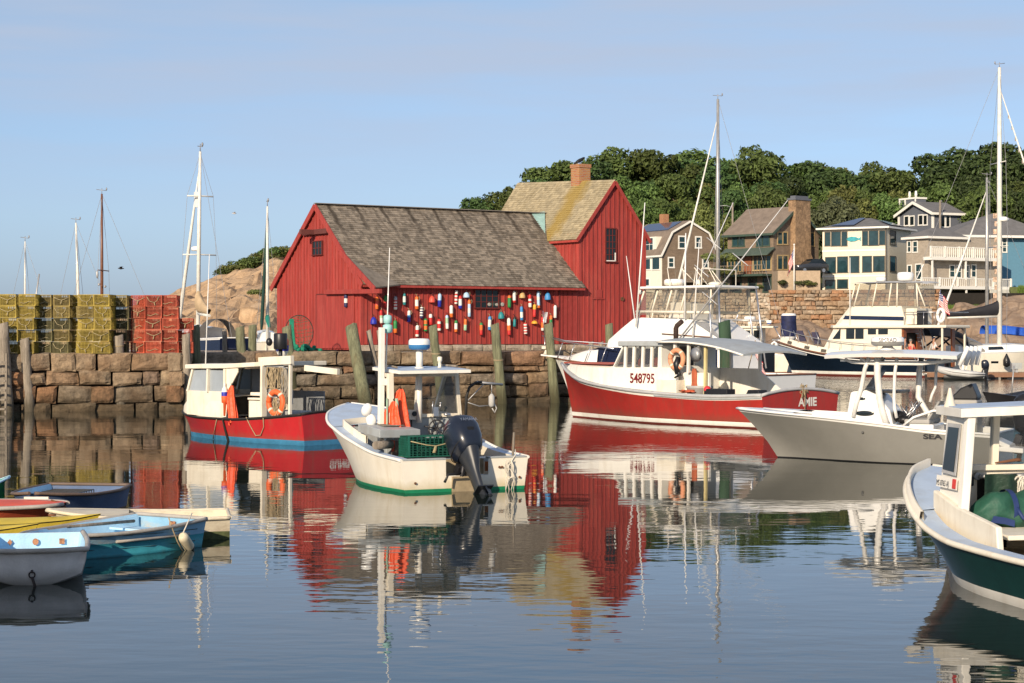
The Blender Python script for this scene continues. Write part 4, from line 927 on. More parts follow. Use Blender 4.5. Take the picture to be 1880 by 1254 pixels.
tag(mb.build('earth_bank', M('turf_soil',(.10,.12,.035),.95,var=.4,scale=2), fix=True), kind='structure')

SHGW = M('brown_wall_shingles', (.21,.155,.11), .9, var=.25, scale=1.5, stretch=(1,1,3), bump=.03, bscale=5, dirt=(.11,.08,.055), dirtamt=.6, dscale=.9, dstretch=(1,1,1))
SHGG = M('grey_wall_shingles', (.37,.32,.26), .9, var=.2, scale=1.5, stretch=(1,1,3), bump=.03, bscale=5, dirt=(.24,.2,.16), dirtamt=.5, dscale=.9, dstretch=(1,1,1))
ROOFB = M('brown_asphalt_roof', (.21,.165,.13), .95, var=.25, scale=1.2, bump=.02, bscale=9)
ROOFG = M('grey_asphalt_roof', (.15,.145,.145), .95, var=.2, scale=1.2, bump=.02, bscale=9)
CREAMW = M('cream_clapboard', (.72,.66,.52), .7, var=.06, dirt=(.5,.43,.32), dirtamt=.3)
WHW = M('white_house_wall', (.76,.72,.62), .7, var=.06)
GRN = M('green_trim', (.045,.075,.058), .6, var=.15)
SOLAR = M('solar_cells', (.012,.022,.06), .12, var=.4, scale=2, coat=.5)
BLUEW = M('blue_clapboard', (.10,.23,.33), .7, var=.08)
DGREY = M('dark_grey_clapboard', (.115,.125,.15), .7, var=.08)
TAN = M('tan_window_frame', (.42,.30,.15), .6, var=.15)
STONECH = stone_mat('chimney_stone', [(.30,.20,.12),(.38,.27,.17),(.26,.16,.09)], False, .06)
def house_windows(parent, F, plane, c, rows, frame, glass, fw=.12, cols=1, rws=1, mull=.05):
    global CURF
    CURF = F
    for (x0, y0, x1, y1) in rows: win_on(parent, plane, (x0,y0), (x1,y1), cols, rws, frame, glass, fw, c, mull=mull)

# ---- gambrel house
F = Frame(at(1216,532,224), 28)
hA = fthing(F, 'gambrel_house', 'brown shingled gambrel house with white trim and a solar roof beside the red shack', 'house')
P = lambda px,py: F.ony(px,py,0)
pe0, pb0, pap, pb1, pe1 = P(1216,466), P(1233,428), P(1265,409), P(1299,430), P(1315,468)
zb = -1.5; D = 9.0
mb = MB(); mb.prism([(0,0,zb),(pe1.x,0,zb),(pe1.x,0,pe1.z),(pb1.x,0,pb1.z),(pap.x,0,pap.z),(pb0.x,0,pb0.z),(0,0,pe0.z)], (0,D,0)); mb.build('wall', SHGW, hA)
mb = MB(); mb.span((-.06,.05,zb),(-.003,D,pe0.z-.05)); mb.build('painted_wall', WHW, hA)
prof = [Vector((-.3,0,pe0.z-.25)), Vector((pb0.x-.05,0,pb0.z+.12)), Vector((pap.x,0,pap.z+.15)), Vector((pb1.x+.05,0,pb1.z+.12)), Vector((pe1.x+.3,0,pe1.z-.25))]
mb = MB()
for i in range(4):
    a, b_ = prof[i], prof[i+1]; mb.prism([a+Vector((0,-.25,0)), b_+Vector((0,-.25,0)), b_+Vector((0,D+.2,0)), a+Vector((0,D+.2,0))], (0,0,.12))
rfA = mb.build('roof', ROOFB, hA)
mb = MB()
for i in range(4): mb.beam(prof[i]+Vector((0,-.28,-.02)), prof[i+1]+Vector((0,-.28,-.02)), .06, .22)
mb.beam(prof[0]+Vector((0,-.3,0)), prof[0]+Vector((0,D,0)), .08, .2); mb.build('rake_trim', TRIM, rfA)
mb = MB(); a, b_ = prof[1].lerp(prof[2],.12), prof[1].lerp(prof[2],.9)
mb.prism([a+Vector((0,1.2,.14)), b_+Vector((0,1.2,.14)), b_+Vector((0,D-.6,.14)), a+Vector((0,D-.6,.14))], (0,0,.06)); mb.build('solar_panel', SOLAR, rfA)
mb = MB(); mb.span((pap.x-.1,5.4,pap.z-.4),(pap.x+.7,6.2,pap.z+1.3)); mb.build('chimney', BRICK, rfA)
A = F.onx(1183,462,.15); B = F.onx(1203,436,.15); y0, y1 = sorted((A.y,B.y))
mb = MB(); mb.span((.1,y0-.3,A.z-.2),(1.6,y1+.3,B.z+.1)); dm = mb.build('dormer', WHW, rfA)
house_windows(dm, F, 'x', .09, [(1186,438,1199,460)], TRIM, SEAGLASS, .08, 2, 2)
house_windows(hA, F, 'y', -.005, [(1247,435,1257,455),(1278,436,1286,454),(1228,474,1236,490),(1291,476,1299,491)], TRIM, SEAGLASS, .16, 1, 2, .07)
house_windows(hA, F, 'x', -.065, [(1184,476,1194,494),(1198,474,1211,494),(1183,513,1192,524)], TRIM, SEAGLASS, .12)
mb = MB(); A = P(1218,497); mb.span((.3,-2.2,A.z-1.35),(pe1.x+.5,-.02,A.z-1.2))
for i in range(16): x = .4+(pe1.x-.1)*i/15; mb.beam((x,-2.15,A.z-1.2),(x,-2.15,A.z-.1),.05,.05)
for z in (A.z-.1, A.z-1.05): mb.beam((.3,-2.15,z),(pe1.x+.5,-2.15,z),.09,.07)
for i in range(9): x = .4+(pe1.x-.1)*i/9; mb.beam((x,-2.13,A.z-1.2),(x+.8,-2.13,A.z-.1),.03,.03)
for x in (.4,3,pe1.x+.3): mb.beam((x,-2.1,-1.5),(x,-2.1,A.z-1.3),.15,.15)
mb.build('deck', GREYWOOD, hA)

# ---- brown shingled house with the stone chimney
F = Frame(at(1420,536,223), 42)
hB = fthing(F, 'brown_house', 'brown shingled three storey house with a tall stone chimney and green window trim', 'house')
dB = F.ony(1503,440,0).x; wB = F.onx(1336,430,0).y
ze = F.onx(1420,424,0).z; ap = F.ony(1460,382,0); xm = ap.x
mb = MB(); mb.prism([(0,0,-1.5),(dB,0,-1.5),(dB,0,ze-.3),(xm,0,ap.z),(0,0,ze)], (0,wB,0)); mb.build('wall', SHGW, hB)
mb = MB(); sl_ = (ap.z-ze)/xm
for (xa,za,xb,zb_) in ((-.6,ze-.6*sl_,xm,ap.z),(dB+.4,ze-.5,xm,ap.z)):
    mb.prism([(xa,-.4,za),(xb,-.4,zb_),(xb,wB+.4,zb_),(xa,wB+.4,za)], (0,0,.2))
rfB = mb.build('roof', ROOFB, hB)
mb = MB(); mb.beam((-.62,-.4,ze-.6*sl_+.05),(-.62,wB+.4,ze-.6*sl_+.05),.12,.25); mb.beam((-.6,-.44,ze-.6*sl_),(xm,-.44,ap.z),.06,.3); mb.beam((dB+.4,-.44,ze-.5),(xm,-.44,ap.z),.06,.3); mb.build('roof_trim', GRN, rfB)
c0 = F.ony(1455,365,-.3); c1 = F.ony(1482,365,-.3); c2 = F.ony(1490,500,-.3)
mb = MB(); zc = F.ony(1468,368,-.3).z
prv = None
rows = [(-1.5,c0.x-.6,c2.x+1.0),(zc*.25,c0.x-.4,c2.x+.5),(zc*.42,c0.x,c1.x+.15),(zc,c0.x,c1.x)]
mb.loft([[(a,-.75,z),(b_,-.75,z),(b_,.3,z),(a,.3,z)] for z,a,b_ in rows], 0, False, closed=True); mb.face([(c0.x,-.75,zc),(c1.x,-.75,zc),(c1.x,.3,zc),(c0.x,.3,zc)])
chB = mb.build('chimney', BRICK if False else M('fieldstone',(.31,.20,.115),.9,var=.5,scale=2.2,bump=.06,bscale=4,dirt=(.16,.1,.06),dirtamt=.8,dscale=2.5,dstretch=(1,1,1.6)), hB)
mb = MB(); mb.span((c0.x-.12,-.85,zc),(c1.x+.12,.4,zc+.22)); mb.span((c0.x+.15,-.6,zc+.22),(c1.x-.15,.15,zc+.5)); mb.build('chimney_cap', DGREY, chB)
house_windows(hB, F, 'x', -.01, [(1346,432,1354,451),(1356,432,1366,451),(1390,431,1399,451),(1401,431,1412,450)], GRN, SEAGLASS, .14)
house_windows(hB, F, 'x', -.01, [(1337,471,1348,498),(1350,471,1361,498),(1384,470,1397,495),(1399,470,1415,494)], TAN, SEAGLASS, .16, 2, 1, .08)
house_windows(hB, F, 'x', -.01, [(1346,512,1360,535),(1375,512,1388,535),(1402,511,1415,535)], GRN, DKGLASS, .14)
house_windows(hB, F, 'y', -.01, [(1428,427,1436,448),(1438,427,1445,448),(1428,470,1436,494),(1438,470,1446,494),(1484,428,1494,451)], TAN, SEAGLASS, .14)
mb = MB(); A = F.onx(1367,472,-.02); B = F.onx(1380,503,-.02); mb.span((-.08,min(A.y,B.y),B.z),(-.02,max(A.y,B.y),A.z)); mb.build('door', M('reddish_door',(.25,.09,.045),.6), hB)
mb = MB(); A = F.onx(1418,460,0); B = F.onx(1331,464,0); mb.prism([(-1.3,-.2,A.z-.55),(-.02,-.2,A.z+.25),(-.02,wB+.3,A.z+.25),(-1.3,wB+.3,A.z-.55)],(0,0,.14)); mb.build('porch_roof', M('green_metal_roof',(.075,.105,.085),.6,var=.25), hB)
mb = MB(); zd = F.onx(1380,504,0).z; mb.span((-1.7,.2,zd-.25),(-.02,wB,zd)); mb.build('balcony', GRN, hB)
mb = MB()
for i in range(18): y = .25+(wB-.3)*i/17; mb.beam((-1.65,y,zd),(-1.65,y,zd+1.0),.04,.04)
mb.beam((-1.65,.2,zd+1.0),(-1.65,wB,zd+1.0),.08,.06); mb.build('balcony_railing', GREYWOOD, hB)

# ---- white three storey house
F = Frame(at(1626,533,222), 58)
hC = fthing(F, 'white_house', 'cream white three storey house with a low hip roof and a blue fish ornament', 'house')
wC = F.onx(1510,470,0).y; dC = 8.0; zt = F.onx(1626,416,0).z
mb = MB(); mb.span((0,0,-1.5),(dC,wC,zt)); mb.build('wall', CREAMW, hC)
mb = MB(); e = .55; zr = F.onx(1580,401,dC/2).z
E = [(-e,-e,zt),(dC+e,-e,zt),(dC+e,wC+e,zt),(-e,wC+e,zt)]; r0, r1 = (dC/2,dC*.42,zr), (dC/2,wC-dC*.42,zr)
mb.add(E+[r0,r1], [(0,1,4),(1,2,5,4),(2,3,5),(3,0,4,5)]); mb.face(E[::-1]); rfC = mb.build('roof', ROOFG, hC)
mb = MB()
for a,b_ in ((0,1),(1,2),(2,3),(3,0)): mb.beam(Vector(E[a])+Vector((0,0,-.08)), Vector(E[b_])+Vector((0,0,-.08)), .1, .2)
mb.build('gutter', TRIM, rfC)
def on_slope(a,b_,c,d,u0,u1,v0,v1,off=.1):
    a,b_,c,d = map(Vector,(a,b_,c,d)); f = lambda u,v: (a.lerp(b_,u)).lerp(d.lerp(c,u),v)+Vector((0,0,off)); return [f(u0,v0),f(u1,v0),f(u1,v1),f(u0,v1)]
for (u0,u1,v0,v1) in ((.5,.86,.14,.9),):
    mb = MB(); mb.prism(on_slope(E[0],E[3],r1,r0,u0,u1,v0,v1),(0,0,.06)); mb.build('solar_panel', SOLAR, rfC)
mb = MB(); mb.prism(on_slope(E[1],E[0],r0,r0,.3,.85,.1,.6),(0,0,.06)); mb.build('solar_panel', SOLAR, rfC)
BRZ = M('dark_bronze_frame', (.10,.085,.065), .5)
house_windows(hC, F, 'x', -.01, [(1515,427,1524,451),(1527,426,1543,451),(1546,426,1555,451),(1584,425,1593,450),(1596,424,1612,450),(1615,424,1625,449)], BRZ, SEAGLASS, .07)
house_windows(hC, F, 'x', -.01, [(1516,473,1534,501),(1538,472,1556,500),(1560,471,1577,500),(1584,471,1600,499),(1604,471,1624,498)], BRZ, SEAGLASS, .07, 1, 1)
house_windows(hC, F, 'x', -.01, [(1516,515,1533,530),(1538,514,1556,529)], BRZ, SEAGLASS, .08)
house_windows(hC, F, 'y', -.01, [(1634,424,1644,449),(1634,471,1644,498)], BRZ, SEAGLASS, .1)
mb = MB()
for py in (460, 507): z = F.onx(1570,py,0).z; mb.span((-.04,-.02,z-.09),(-.004,wC+.02,z+.09))
mb.build('band_board', TRIM, hC)
A = F.onx(1569,439,-.06); mb = MB()
pts = [(-.98,.0),(-.8,.2),(-.4,.3),(.1,.25),(.5,.07),(.78,.24),(.72,0),(.8,-.22),(.5,-.06),(.05,-.24),(-.45,-.28),(-.8,-.15)]
mb.prism([(-.05,A.y-u,A.z+v) for u,v in pts],(-.05,0,0)); mb.build('fish_ornament', M('turquoise_fish',(.05,.36,.42),.5,var=.5,scale=3), hC)
mb = MB(); mb.beam((-.04,-.04,-1.4),(-.04,-.04,zt),.1,.1); mb.build('downpipe', BRZ, hC)

# ---- grey shingled house with white balconies
F = Frame(at(1704,556,219), 30)
hD = fthing(F, 'balcony_house', 'grey shingled house with two long white balconies above the yachts', 'house')
zt = F.ony(1704,434,0).z; wD = F.ony(1806,470,0).x; dD = F.onx(1664,470,0).y
mb = MB(); mb.span((0,0,-2.5),(wD+2.5,dD,zt)); mb.build('wall', SHGG, hD)
mb = MB(); zr = F.ony(1708,418,dD*.35).z; e=.4
E=[(-e,-e,zt),(wD*.7,-e,zt),(wD*.7,dD+e,zt),(-e,dD+e,zt)]
mb.add(E+[(wD*.22,dD*.45,zr),(wD*.45,dD*.45,zr)],[(0,1,5,4),(1,2,5),(2,3,4,5),(3,0,4)]); mb.face(E[::-1]); rfD = mb.build('roof', ROOFG, hD)
mb = MB()
for a,b_ in ((0,1),(3,0)): mb.beam(Vector(E[a])+Vector((0,0,-.1)), Vector(E[b_])+Vector((0,0,-.1)), .1, .25)
mb.build('roof_trim', TRIM, rfD)
house_windows(hD, F, 'x', -.01, [(1667,444,1672,462),(1677,444,1684,462),(1667,488,1673,513),(1682,486,1692,512)], TRIM, SEAGLASS, .12, 1, 2, .06)
house_windows(hD, F, 'y', -.01, [(1744,488,1752,508),(1757,488,1764,509),(1771,488,1778,509),(1784,487,1791,508),(1701,540,1710,560),(1713,540,1728,560)], TRIM, SEAGLASS, .12, 1, 2, .06)
def balcony(par, y0, px0, px1, pyt, pyb, solid):
    A = F.ony(px0,pyb,-y0); B = F.ony(px1,pyb,-y0); T = F.ony(px0,pyt,-y0)
    mb = MB(); mb.span((A.x,-y0-.1,A.z-.35),(B.x,-.02,A.z)); o = mb.build('balcony', TRIM, par)
    mb = MB(); mb.beam((A.x,-y0,T.z),(B.x,-y0,T.z),.12,.1); n = int((B.x-A.x)/.3)
    for i in range(n+1):
        x = A.x+(B.x-A.x)*i/n; mb.beam((x,-y0,A.z),(x,-y0,T.z),.14 if solid else .07,.05)
    for i in range(6): x = A.x+(B.x-A.x)*i/5; mb.beam((x,-y0,A.z-.1),(x,-y0,T.z+.1),.2,.16)
    mb.build('railing', TRIM, o)
    for x in (A.x+.3, (A.x+B.x)/2, B.x-.3):
        mb = MB(); mb.beam((x,-y0+.1,A.z-2.5),(x,-y0+.1,A.z-.3),.16,.16); mb.build('post', TRIM, o)
balcony(hD, 1.3, 1709, 1838, 453, 471, True); balcony(hD, 2.2, 1692, 1856, 510, 524, False)
mb = MB(); A = F.ony(1746,533,-.02); B = F.ony(1815,565,-.02); mb.span((A.x,-.05,B.z),(B.x,-.012,A.z)); mb.build('boat_store_shade', INSHADE, hD)  # flat dark plate painting the shade of an opening
mb = MB(); A = F.ony(1818,531,-2.3); B = F.ony(1872,558,-2.3); mb.span((A.x,-2.4,B.z),(B.x,-2.2,A.z)); mb.build('screen_panel', M('pale_panel',(.62,.60,.53),.7), hD)

# ---- blue house behind the balconies
F = Frame(at(1838,470,232), 12)
hE = fthing(F, 'blue_house', 'blue clapboard house with a wide grey hip roof behind the tall white mast', 'house')
A = F.ony(1744,432,0); B = F.ony(1925,432,0); zt = A.z
mb = MB(); mb.span((A.x,0,-5),(B.x,8,zt)); mb.build('wall', BLUEW, hE)
mb = MB(); mb.span((A.x-.02,-.06,F.ony(1800,456,0).z),(F.ony(1838,440,0).x,-.005,zt)); mb.build('white_wall_panel', WHW, hE)
mb = MB(); ap = F.ony(1826,392,4); E = [(A.x-.8,-.9,zt),(B.x+.8,-.9,zt),(B.x+.8,9,zt),(A.x-.8,9,zt)]
mb.add(E+[(ap.x-.3,4,ap.z),(ap.x+.3,4,ap.z)],[(0,1,5,4),(1,2,5),(2,3,4,5),(3,0,4)]); mb.face(E[::-1]); rfE = mb.build('roof', ROOFG, hE)
mb = MB(); mb.beam((E[0][0],-.92,zt-.12),(E[1][0],-.92,zt-.12),.1,.28); mb.build('roof_trim', TRIM, rfE)
house_windows(hE, F, 'y', -.065, [(1750,440,1757,452),(1761,440,1766,452),(1770,440,1784,452),(1792,439,1810,450),(1816,438,1833,450)], TRIM, SEAGLASS, .1, 2, 1, .06)
house_windows(hE, F, 'y', -.01, [(1841,438,1847,462)], TRIM, SEAGLASS, .14, 1, 3)

# ---- dark grey gabled house up the slope
F = Frame(at(1713,440,244), 25)
hF = fthing(F, 'grey_house', 'dark grey gabled house with white trim standing up the slope behind the white house', 'house')
A = F.onx(1651,397,0); ze = F.ony(1713,391,0).z; wF = A.y; D = F.ony(1765,391,0).x; apz = F.onx(1680,374,0).z
mb = MB(); mb.prism([(0,0,-6),(0,wF,-6),(0,wF,ze),(0,wF/2,apz),(0,0,ze)],(D,0,0)); mb.build('wall', DGREY, hF)
mb = MB(); s = (apz-ze)/(wF/2)
for sg in (-1,1):
    mb.prism([(-.5,wF/2,apz+.1),(-.5,wF/2+sg*(wF/2+.5),ze-.5*s+.1),(D+.3,wF/2+sg*(wF/2+.5),ze-.5*s+.1),(D+.3,wF/2,apz+.1)],(0,0,.15))
rfF = mb.build('roof', ROOFG, hF)
mb = MB()
for sg in (-1,1): mb.beam((-.52,wF/2,apz+.1),(-.52,wF/2+sg*(wF/2+.5),ze-.5*s+.1),.1,.35)
mb.beam((-.5,-.52,ze-.5*s+.1),(D+.3,-.52,ze-.5*s+.1),.1,.28)
for y in (0.0,wF): mb.beam((-.03,y,-6),(-.03,y,ze),.25,.25)
mb.build('rake_trim', TRIM, rfF)
house_windows(hF, F, 'x', -.01, [(1661,398,1668,413),(1671,398,1678,413),(1687,396,1694,412),(1696,396,1702,412)], TRIM, DKGLASS, .14)
house_windows(hF, F, 'y', -.01, [(1727,396,1734,416),(1737,396,1743,416)], TRIM, DKGLASS, .14)
A = F.onx(1652,388,1.); B = F.onx(1681,365,1.)
mb = MB(); mb.span((1.0,min(A.y,B.y),ze-.5),(2.6,max(A.y,B.y),B.z)); chF = mb.build('chimney', DGREY, hF)
mb = MB(); ys=[min(A.y,B.y),max(A.y,B.y)]; mb.span((.9,ys[0]-.1,B.z),(2.7,ys[1]+.1,B.z+.22))
for y in (*ys, ys[0]*.35+ys[1]*.65): mb.span((.93,y-.12,ze-.4),(.995,y+.12,B.z))
mb.build('chimney_trim', TRIM, chF)
for k in (.3,.7):
    mb = MB(); y=ys[0]+(ys[1]-ys[0])*k; mb.lathe([(.18,0),(.15,.3),(.2,.32),(.12,.9)],10,(1.8,y,B.z+.2)); mb.build('chimney_pot', TRIM, chF)

# ---- parked car between the houses
F = Frame(at(1487,502,222.5), 205)
car = fthing(F, 'parked_car', 'dark parked car between the brown house and the white house', 'car')
CARP = M('dark_car_paint',(.03,.033,.04),.25,var=.1,coat=.6)
mb = MB(); sec=[]
for (x,zb,zm,zt,w) in ((2.1,.45,.7,.8,.7),(2.0,.3,.75,.92,.82),(1.0,.28,.8,1.02,.87),(.55,.28,.85,1.1,.88),(-.2,.28,.88,1.12,.88),(-1.6,.28,.9,1.1,.87),(-2.0,.35,.85,1.02,.8)):
    sec.append([(x,-w,zb),(x,-w,zm),(x,-w*.93,zt),(x,w*.93,zt),(x,w,zm),(x,w,zb)])
mb.loft(sec,0,True,closed=True); mb.face(sec[0]); mb.face(sec[-1]); mb.build('body',CARP,car)
mb = MB(); mb.loft([[(.75,-.8,1.05),(.75,.8,1.05)],[(.1,-.66,1.58),(.1,.66,1.58)],[(-1.3,-.66,1.6),(-1.3,.66,1.6)],[(-1.85,-.76,1.08),(-1.85,.76,1.08)]]); 
for s in (-1,1): mb.face([(.75,s*.8,1.05),(.1,s*.66,1.58),(-1.3,s*.66,1.6),(-1.85,s*.76,1.08)])
mb.build('cabin_glass',DKGLASS,car)
mb = MB(); mb.span((-1.35,-.64,1.595),(.12,.64,1.64)); mb.build('roof',CARP,car,bev=.02)
for (x,y) in ((1.3,.82),(1.3,-.82),(-1.25,.82),(-1.25,-.82)):
    mb = MB(); mb.lathe([(.34,-.11),(.36,-.06),(.36,.06),(.34,.11)],16,(x,y,.34),Matrix.Rotation(R(90),3,'X')); wl_ = mb.build('wheel',RUBBER,car)
    mb = MB(); mb.lathe([(.22,-.115),(.2,.115)],12,(x,y,.34),Matrix.Rotation(R(90),3,'X')); mb.build('rim',METAL,wl_)
for y in (-.62,.62):
    mb = MB(); mb.ball((2.03,y,.78),(.08,.2,.1),10,6); mb.build('headlight',CLEANW,car)

# ---- flag pole, street lamp, planting
def flag_mesh(parent, w, h, org, hang=.0, nst=7):
    """striped flag with a starred canton, drooping from its staff at org, spreading along local -x"""
    mb = MB(); nu, nv = 14, 13; g = []
    for i in range(nu+1):
        u = i/nu; row = []
        for j in range(nv+1):
            v = j/nv; x = -u*w*(1-.75*hang); z = -v*h - u*w*hang*.9; y = .09*w*math.sin(u*9+v*2)*u
            row.append(Vector(org)+Vector((x+ .05*w*math.sin(v*5)*u, y, z)))
        g.append(row)
    for i in range(nu):
        for j in range(nv):
            mi = 2 if (i/nu < .4 and j < 7) else (j % 2)
            if mi == 2 and (i*3+j*2) % 4 == 0: mi = 1
            mb.add([g[i][j],g[i+1][j],g[i+1][j+1],g[i][j+1]],[(0,1,2,3)],mi,True)
    return mb.build('flag',[M('flag_red',(.50,.03,.04),.8),M('flag_white',(.72,.70,.66),.8),M('flag_blue',(.03,.04,.16),.8)],parent,fix=False)
b0 = at(1458,533,214.3); t = thing('flagpole','white flagpole with a hanging striped flag on the seawall before the brown house','flagpole',b0)
zt = at(1458,449,214.3).z-b0.z
mb = MB(); mb.tube([(0,0,0),(0,0,zt)],[.1,.05],10); mb.ball((0,0,zt),.1,8,6); mb.build('pole',TRIM,t)
flag_mesh(t,2.0,1.5,(-.03,-.02,zt-.4),.9)
b0 = at(1345,480,236); t = thing('lamp_post','wooden pole with a street lamp arm left of the brown house roof','street lamp',b0); zt = at(1345,372,236).z-b0.z
mb = MB(); mb.tube([(0,0,-1),(0,0,zt)],[.16,.11],10); mb.build('pole',GREYWOOD,t)
mb = MB(); mb.tube([(0,0,zt-.6),(-.8,0,zt-.35),(-1.6,0,zt-.4)],.04,6); mb.build('arm',STEEL,t)
mb = MB(); mb.ball((-1.75,0,zt-.42),(.35,.14,.1),10,6); mb.build('lamp_head',METAL,t)
b0 = at(1726,430,243); t = thing('utility_pole','plain wooden utility pole in front of the grey gabled house','utility pole',b0); zt = at(1726,368,243).z-b0.z
mb = MB(); mb.tube([(0,0,-4),(0,0,zt)],[.18,.13],10); mb.build('pole',GREYWOOD,t)
mb = MB(); mb.ball((.1,0,zt-.1),(.2,.1,.1),8,5); mb.build('cap',STEEL,t)
FLW = leaf_mat('flowering_bush', (.085,.10,.035), .7)
SP.append(shrub_proto(31,FLW)); us.append(0); SP.append(shrub_proto(32,LEAF[2])); us.append(0)
for (px,py,Y,s,k,lb) in ((1438,522,214.4,.9,2,'flowering bush left of the flagpole on the seawall'),(1474,522,214.4,.9,2,'flowering bush just right of the flagpole'),(1490,524,214.4,.8,3,'green bush on the seawall under the parked car'),(1394,530,214.5,.8,3,'yellow green bush at the door of the brown house'),(1326,505,219,1.6,3,'tall green shrub between the gambrel house and the brown house'),(1322,480,221,1.7,3,'upper green shrub between the gambrel house and the brown house')):
    place_shrub(px,py,Y,s,k,lb,'planting beside the houses')
mb = MB(); a = at(1428,512,214.6); b_ = at(1506,504,214.6); mb.span((a.x,214.6,6.5),(b_.x,219,a.z+.9)); tag(mb.build('terrace_wall',M('tan_stucco',(.42,.32,.22),.85,var=.2)),'low tan terrace wall under the parked car','wall')

# ================================================================== BOATS
lerp = lambda a, b, t: a+(b-a)*t
class Hull:
    """a hull from stations s=0 (transom) .. 1 (stem): half beam on deck, half beam at the waterline, height of the sheer"""
    def __init__(h, keys, loa, lwl, flare=1.5, trake=0.0): h.k, h.loa, h.lwl, h.fl, h.tr = keys, loa, lwl, flare, trake
    def P(h, s, z, side=1, off=0.0):
        hbt, hbw, zt = spline(h.k, s)
        if z < 0: return Vector((s*h.lwl*(1+.06*z*s), side*(hbw*max(0,1+z*.9)+off), z))
        f = min(1.02, z/zt); x = lerp(s*h.lwl, s*h.loa-(1-s)**2*h.tr, f**1.25)
        return Vector((x, side*(hbw+(hbt-hbw)*f**h.fl+off), z))
    def top(h, s): return spline(h.k, s)[2]
    def hb(h, s): return spline(h.k, s)[0]
    def s_at(h, x, z):
        a, b = 0.0, 1.0
        for _ in range(30):
            m = (a+b)/2
            if h.P(m, min(z, h.top(m))).x < x: a = m
            else: b = m
        return a
    def on(h, x, z, side=1, off=.004): return h.P(h.s_at(x, z), z, side, off)
    def edge(h, side=1, s0=0, s1=1, n=30, dz=0, inset=0):
        r = []
        for i in range(n+1):
            s = lerp(s0, s1, i/n); p = h.P(s, h.top(s), side); p.y -= side*min(inset, abs(p.y)); p.z += dz; r.append(p)
        return r
    def build(h, par, mats, sheer=.09, boots=((0.0,.08),), crown=0, notch=None, tmat=None, n=34, low=-.45, deckmat=None, sole=None, innermat=None, sf=.62, wd=.22, camber=.05, rail=None, railr=.03, wd_aft=.0, solemat=None):
        """mats: topside, sheer band, boot, bottom. boots: list of (z0, z1) painted bands low on the side"""
        par.empty_display_size = .3
        def zs(s):
            t = h.top(s); L = [low]; 
            for a, b in boots: L += [a, b]
            z0 = L[-1]; L += [lerp(z0, t-sheer, k) for k in (.33,.66,1)]; L.append(t); return L
        mis = [3]
        for i, _ in enumerate(boots): mis += [2] if i == 0 else [0, 2]
        mis += [0,0,0,1]
        mb = MB(); ss = [1-(1-i/n)**1.25 for i in range(n+1)]
        for side in (1, -1): mb.loft([[h.P(s, z, side) for z in zs(s)] for s in ss], mis=mis)
        q = zs(0); pr = [h.P(0, z, 1) for z in q]; ys = [-1+2*k/14 for k in range(15)]
        if notch: ys = sorted(set(ys+[notch[0]/pr[-1].y-.001, notch[0]/pr[-1].y+.001, notch[1]/pr[-1].y-.001, notch[1]/pr[-1].y+.001]))
        rows = []
        for k, p in enumerate(pr):
            row = []
            for y in ys:
                v = Vector((p.x, p.y*y, p.z)); 
                if k > len(pr)-3 and crown: v.z += crown*(1-y*y)
                if notch and notch[0] < v.y < notch[1] and v.z > notch[2]: v.z = notch[2]
                row.append(v)
            rows.append(row)
        tm_ = [3]+[2 if m == 2 else 4 for m in mis[1:-1]]+[4]
        for k in range(len(rows)-1): mb.loft([rows[k], rows[k+1]], tm_[k], False)
        hull = mb.build('hull', [mats[0], mats[1], mats[2], mats[3], tmat or mats[0]], par)
        dm = deckmat or mats[1]
        mb = MB()
        for side in (1, -1):
            rows = []
            for i in range(n+1):
                s = ss[i]; p = h.P(s, h.top(s), side); w = min(wd, abs(p.y)*.98); 
                a = p.copy(); a.y -= side*.004; b = p.copy(); b.y -= side*w; b.z += .004; c = b.copy(); c.z = (sole if sole is not None else .1); yi = h.on(p.x, c.z, 1, 0).y-.03; c.y = side*max(0, min(abs(b.y)-.004, yi))
                if s <= sf+.02: rows.append([a, b, c])
            mb.loft([r_[:2] for r_ in rows]); rows_in = rows
            mb2 = MB(); mb2.loft([r_[1:] for r_ in rows]); o2 = mb2.build('inner_hull', innermat or dm, par)
        rows = []
        for i in range(n+1):
            s = lerp(sf, 1, i/n); p = h.P(s, h.top(s), 1); y = max(0, p.y-.004)
            rows.append([Vector((p.x, y*(1-2*k/8), p.z+.004+camber*(1-(1-2*k/8)**2)*min(1, y*1.5))) for k in range(9)])
        mb.loft(rows); 
        if wd_aft:
            p = h.P(0, h.top(0), 1); mb.face([(p.x+.004,p.y-.01,p.z+.003),(p.x+wd_aft,p.y-.01,p.z+.003),(p.x+wd_aft,-p.y+.01,p.z+.003),(p.x+.004,-p.y+.01,p.z+.003)])
        mb.build('deck', dm, par)
        if sole is not None:
            mb = MB(); rows = []
            for i in range(n+1):
                s = lerp(0, sf+.01, i/n); p = h.P(s, h.top(s), 1); y = max(0, min(p.y-wd, h.on(p.x, sole, 1, 0).y-.03)); rows.append([Vector((p.x+.01,y,sole)), Vector((p.x+.01,-y,sole))])
            mb.loft(rows); p = h.P(sf, h.top(sf), 1); y = p.y-.01
            ys_ = max(0, min(y, h.on(p.x, sole, 1, 0).y-.03)); mb.face([(p.x,ys_,sole),(p.x,y,p.z),(p.x,-y,p.z),(p.x,-ys_,sole)]); mb.build('sole', solemat or innermat or dm, par)
        if rail:
            for side in (1, -1):
                mb = MB(); mb.tube(h.edge(side, 0, 1, 40, -.005), railr, 8); mb.build('rub_rail', rail, par)
            if not notch:
                mb = MB(); p = h.P(0, h.top(0), 1); mb.tube([(p.x, p.y*y, p.z+crown*(1-y*y)) for y in [-1+2*k/14 for k in range(15)]], railr, 8); mb.build('transom_cap', rail, par)
        return hull
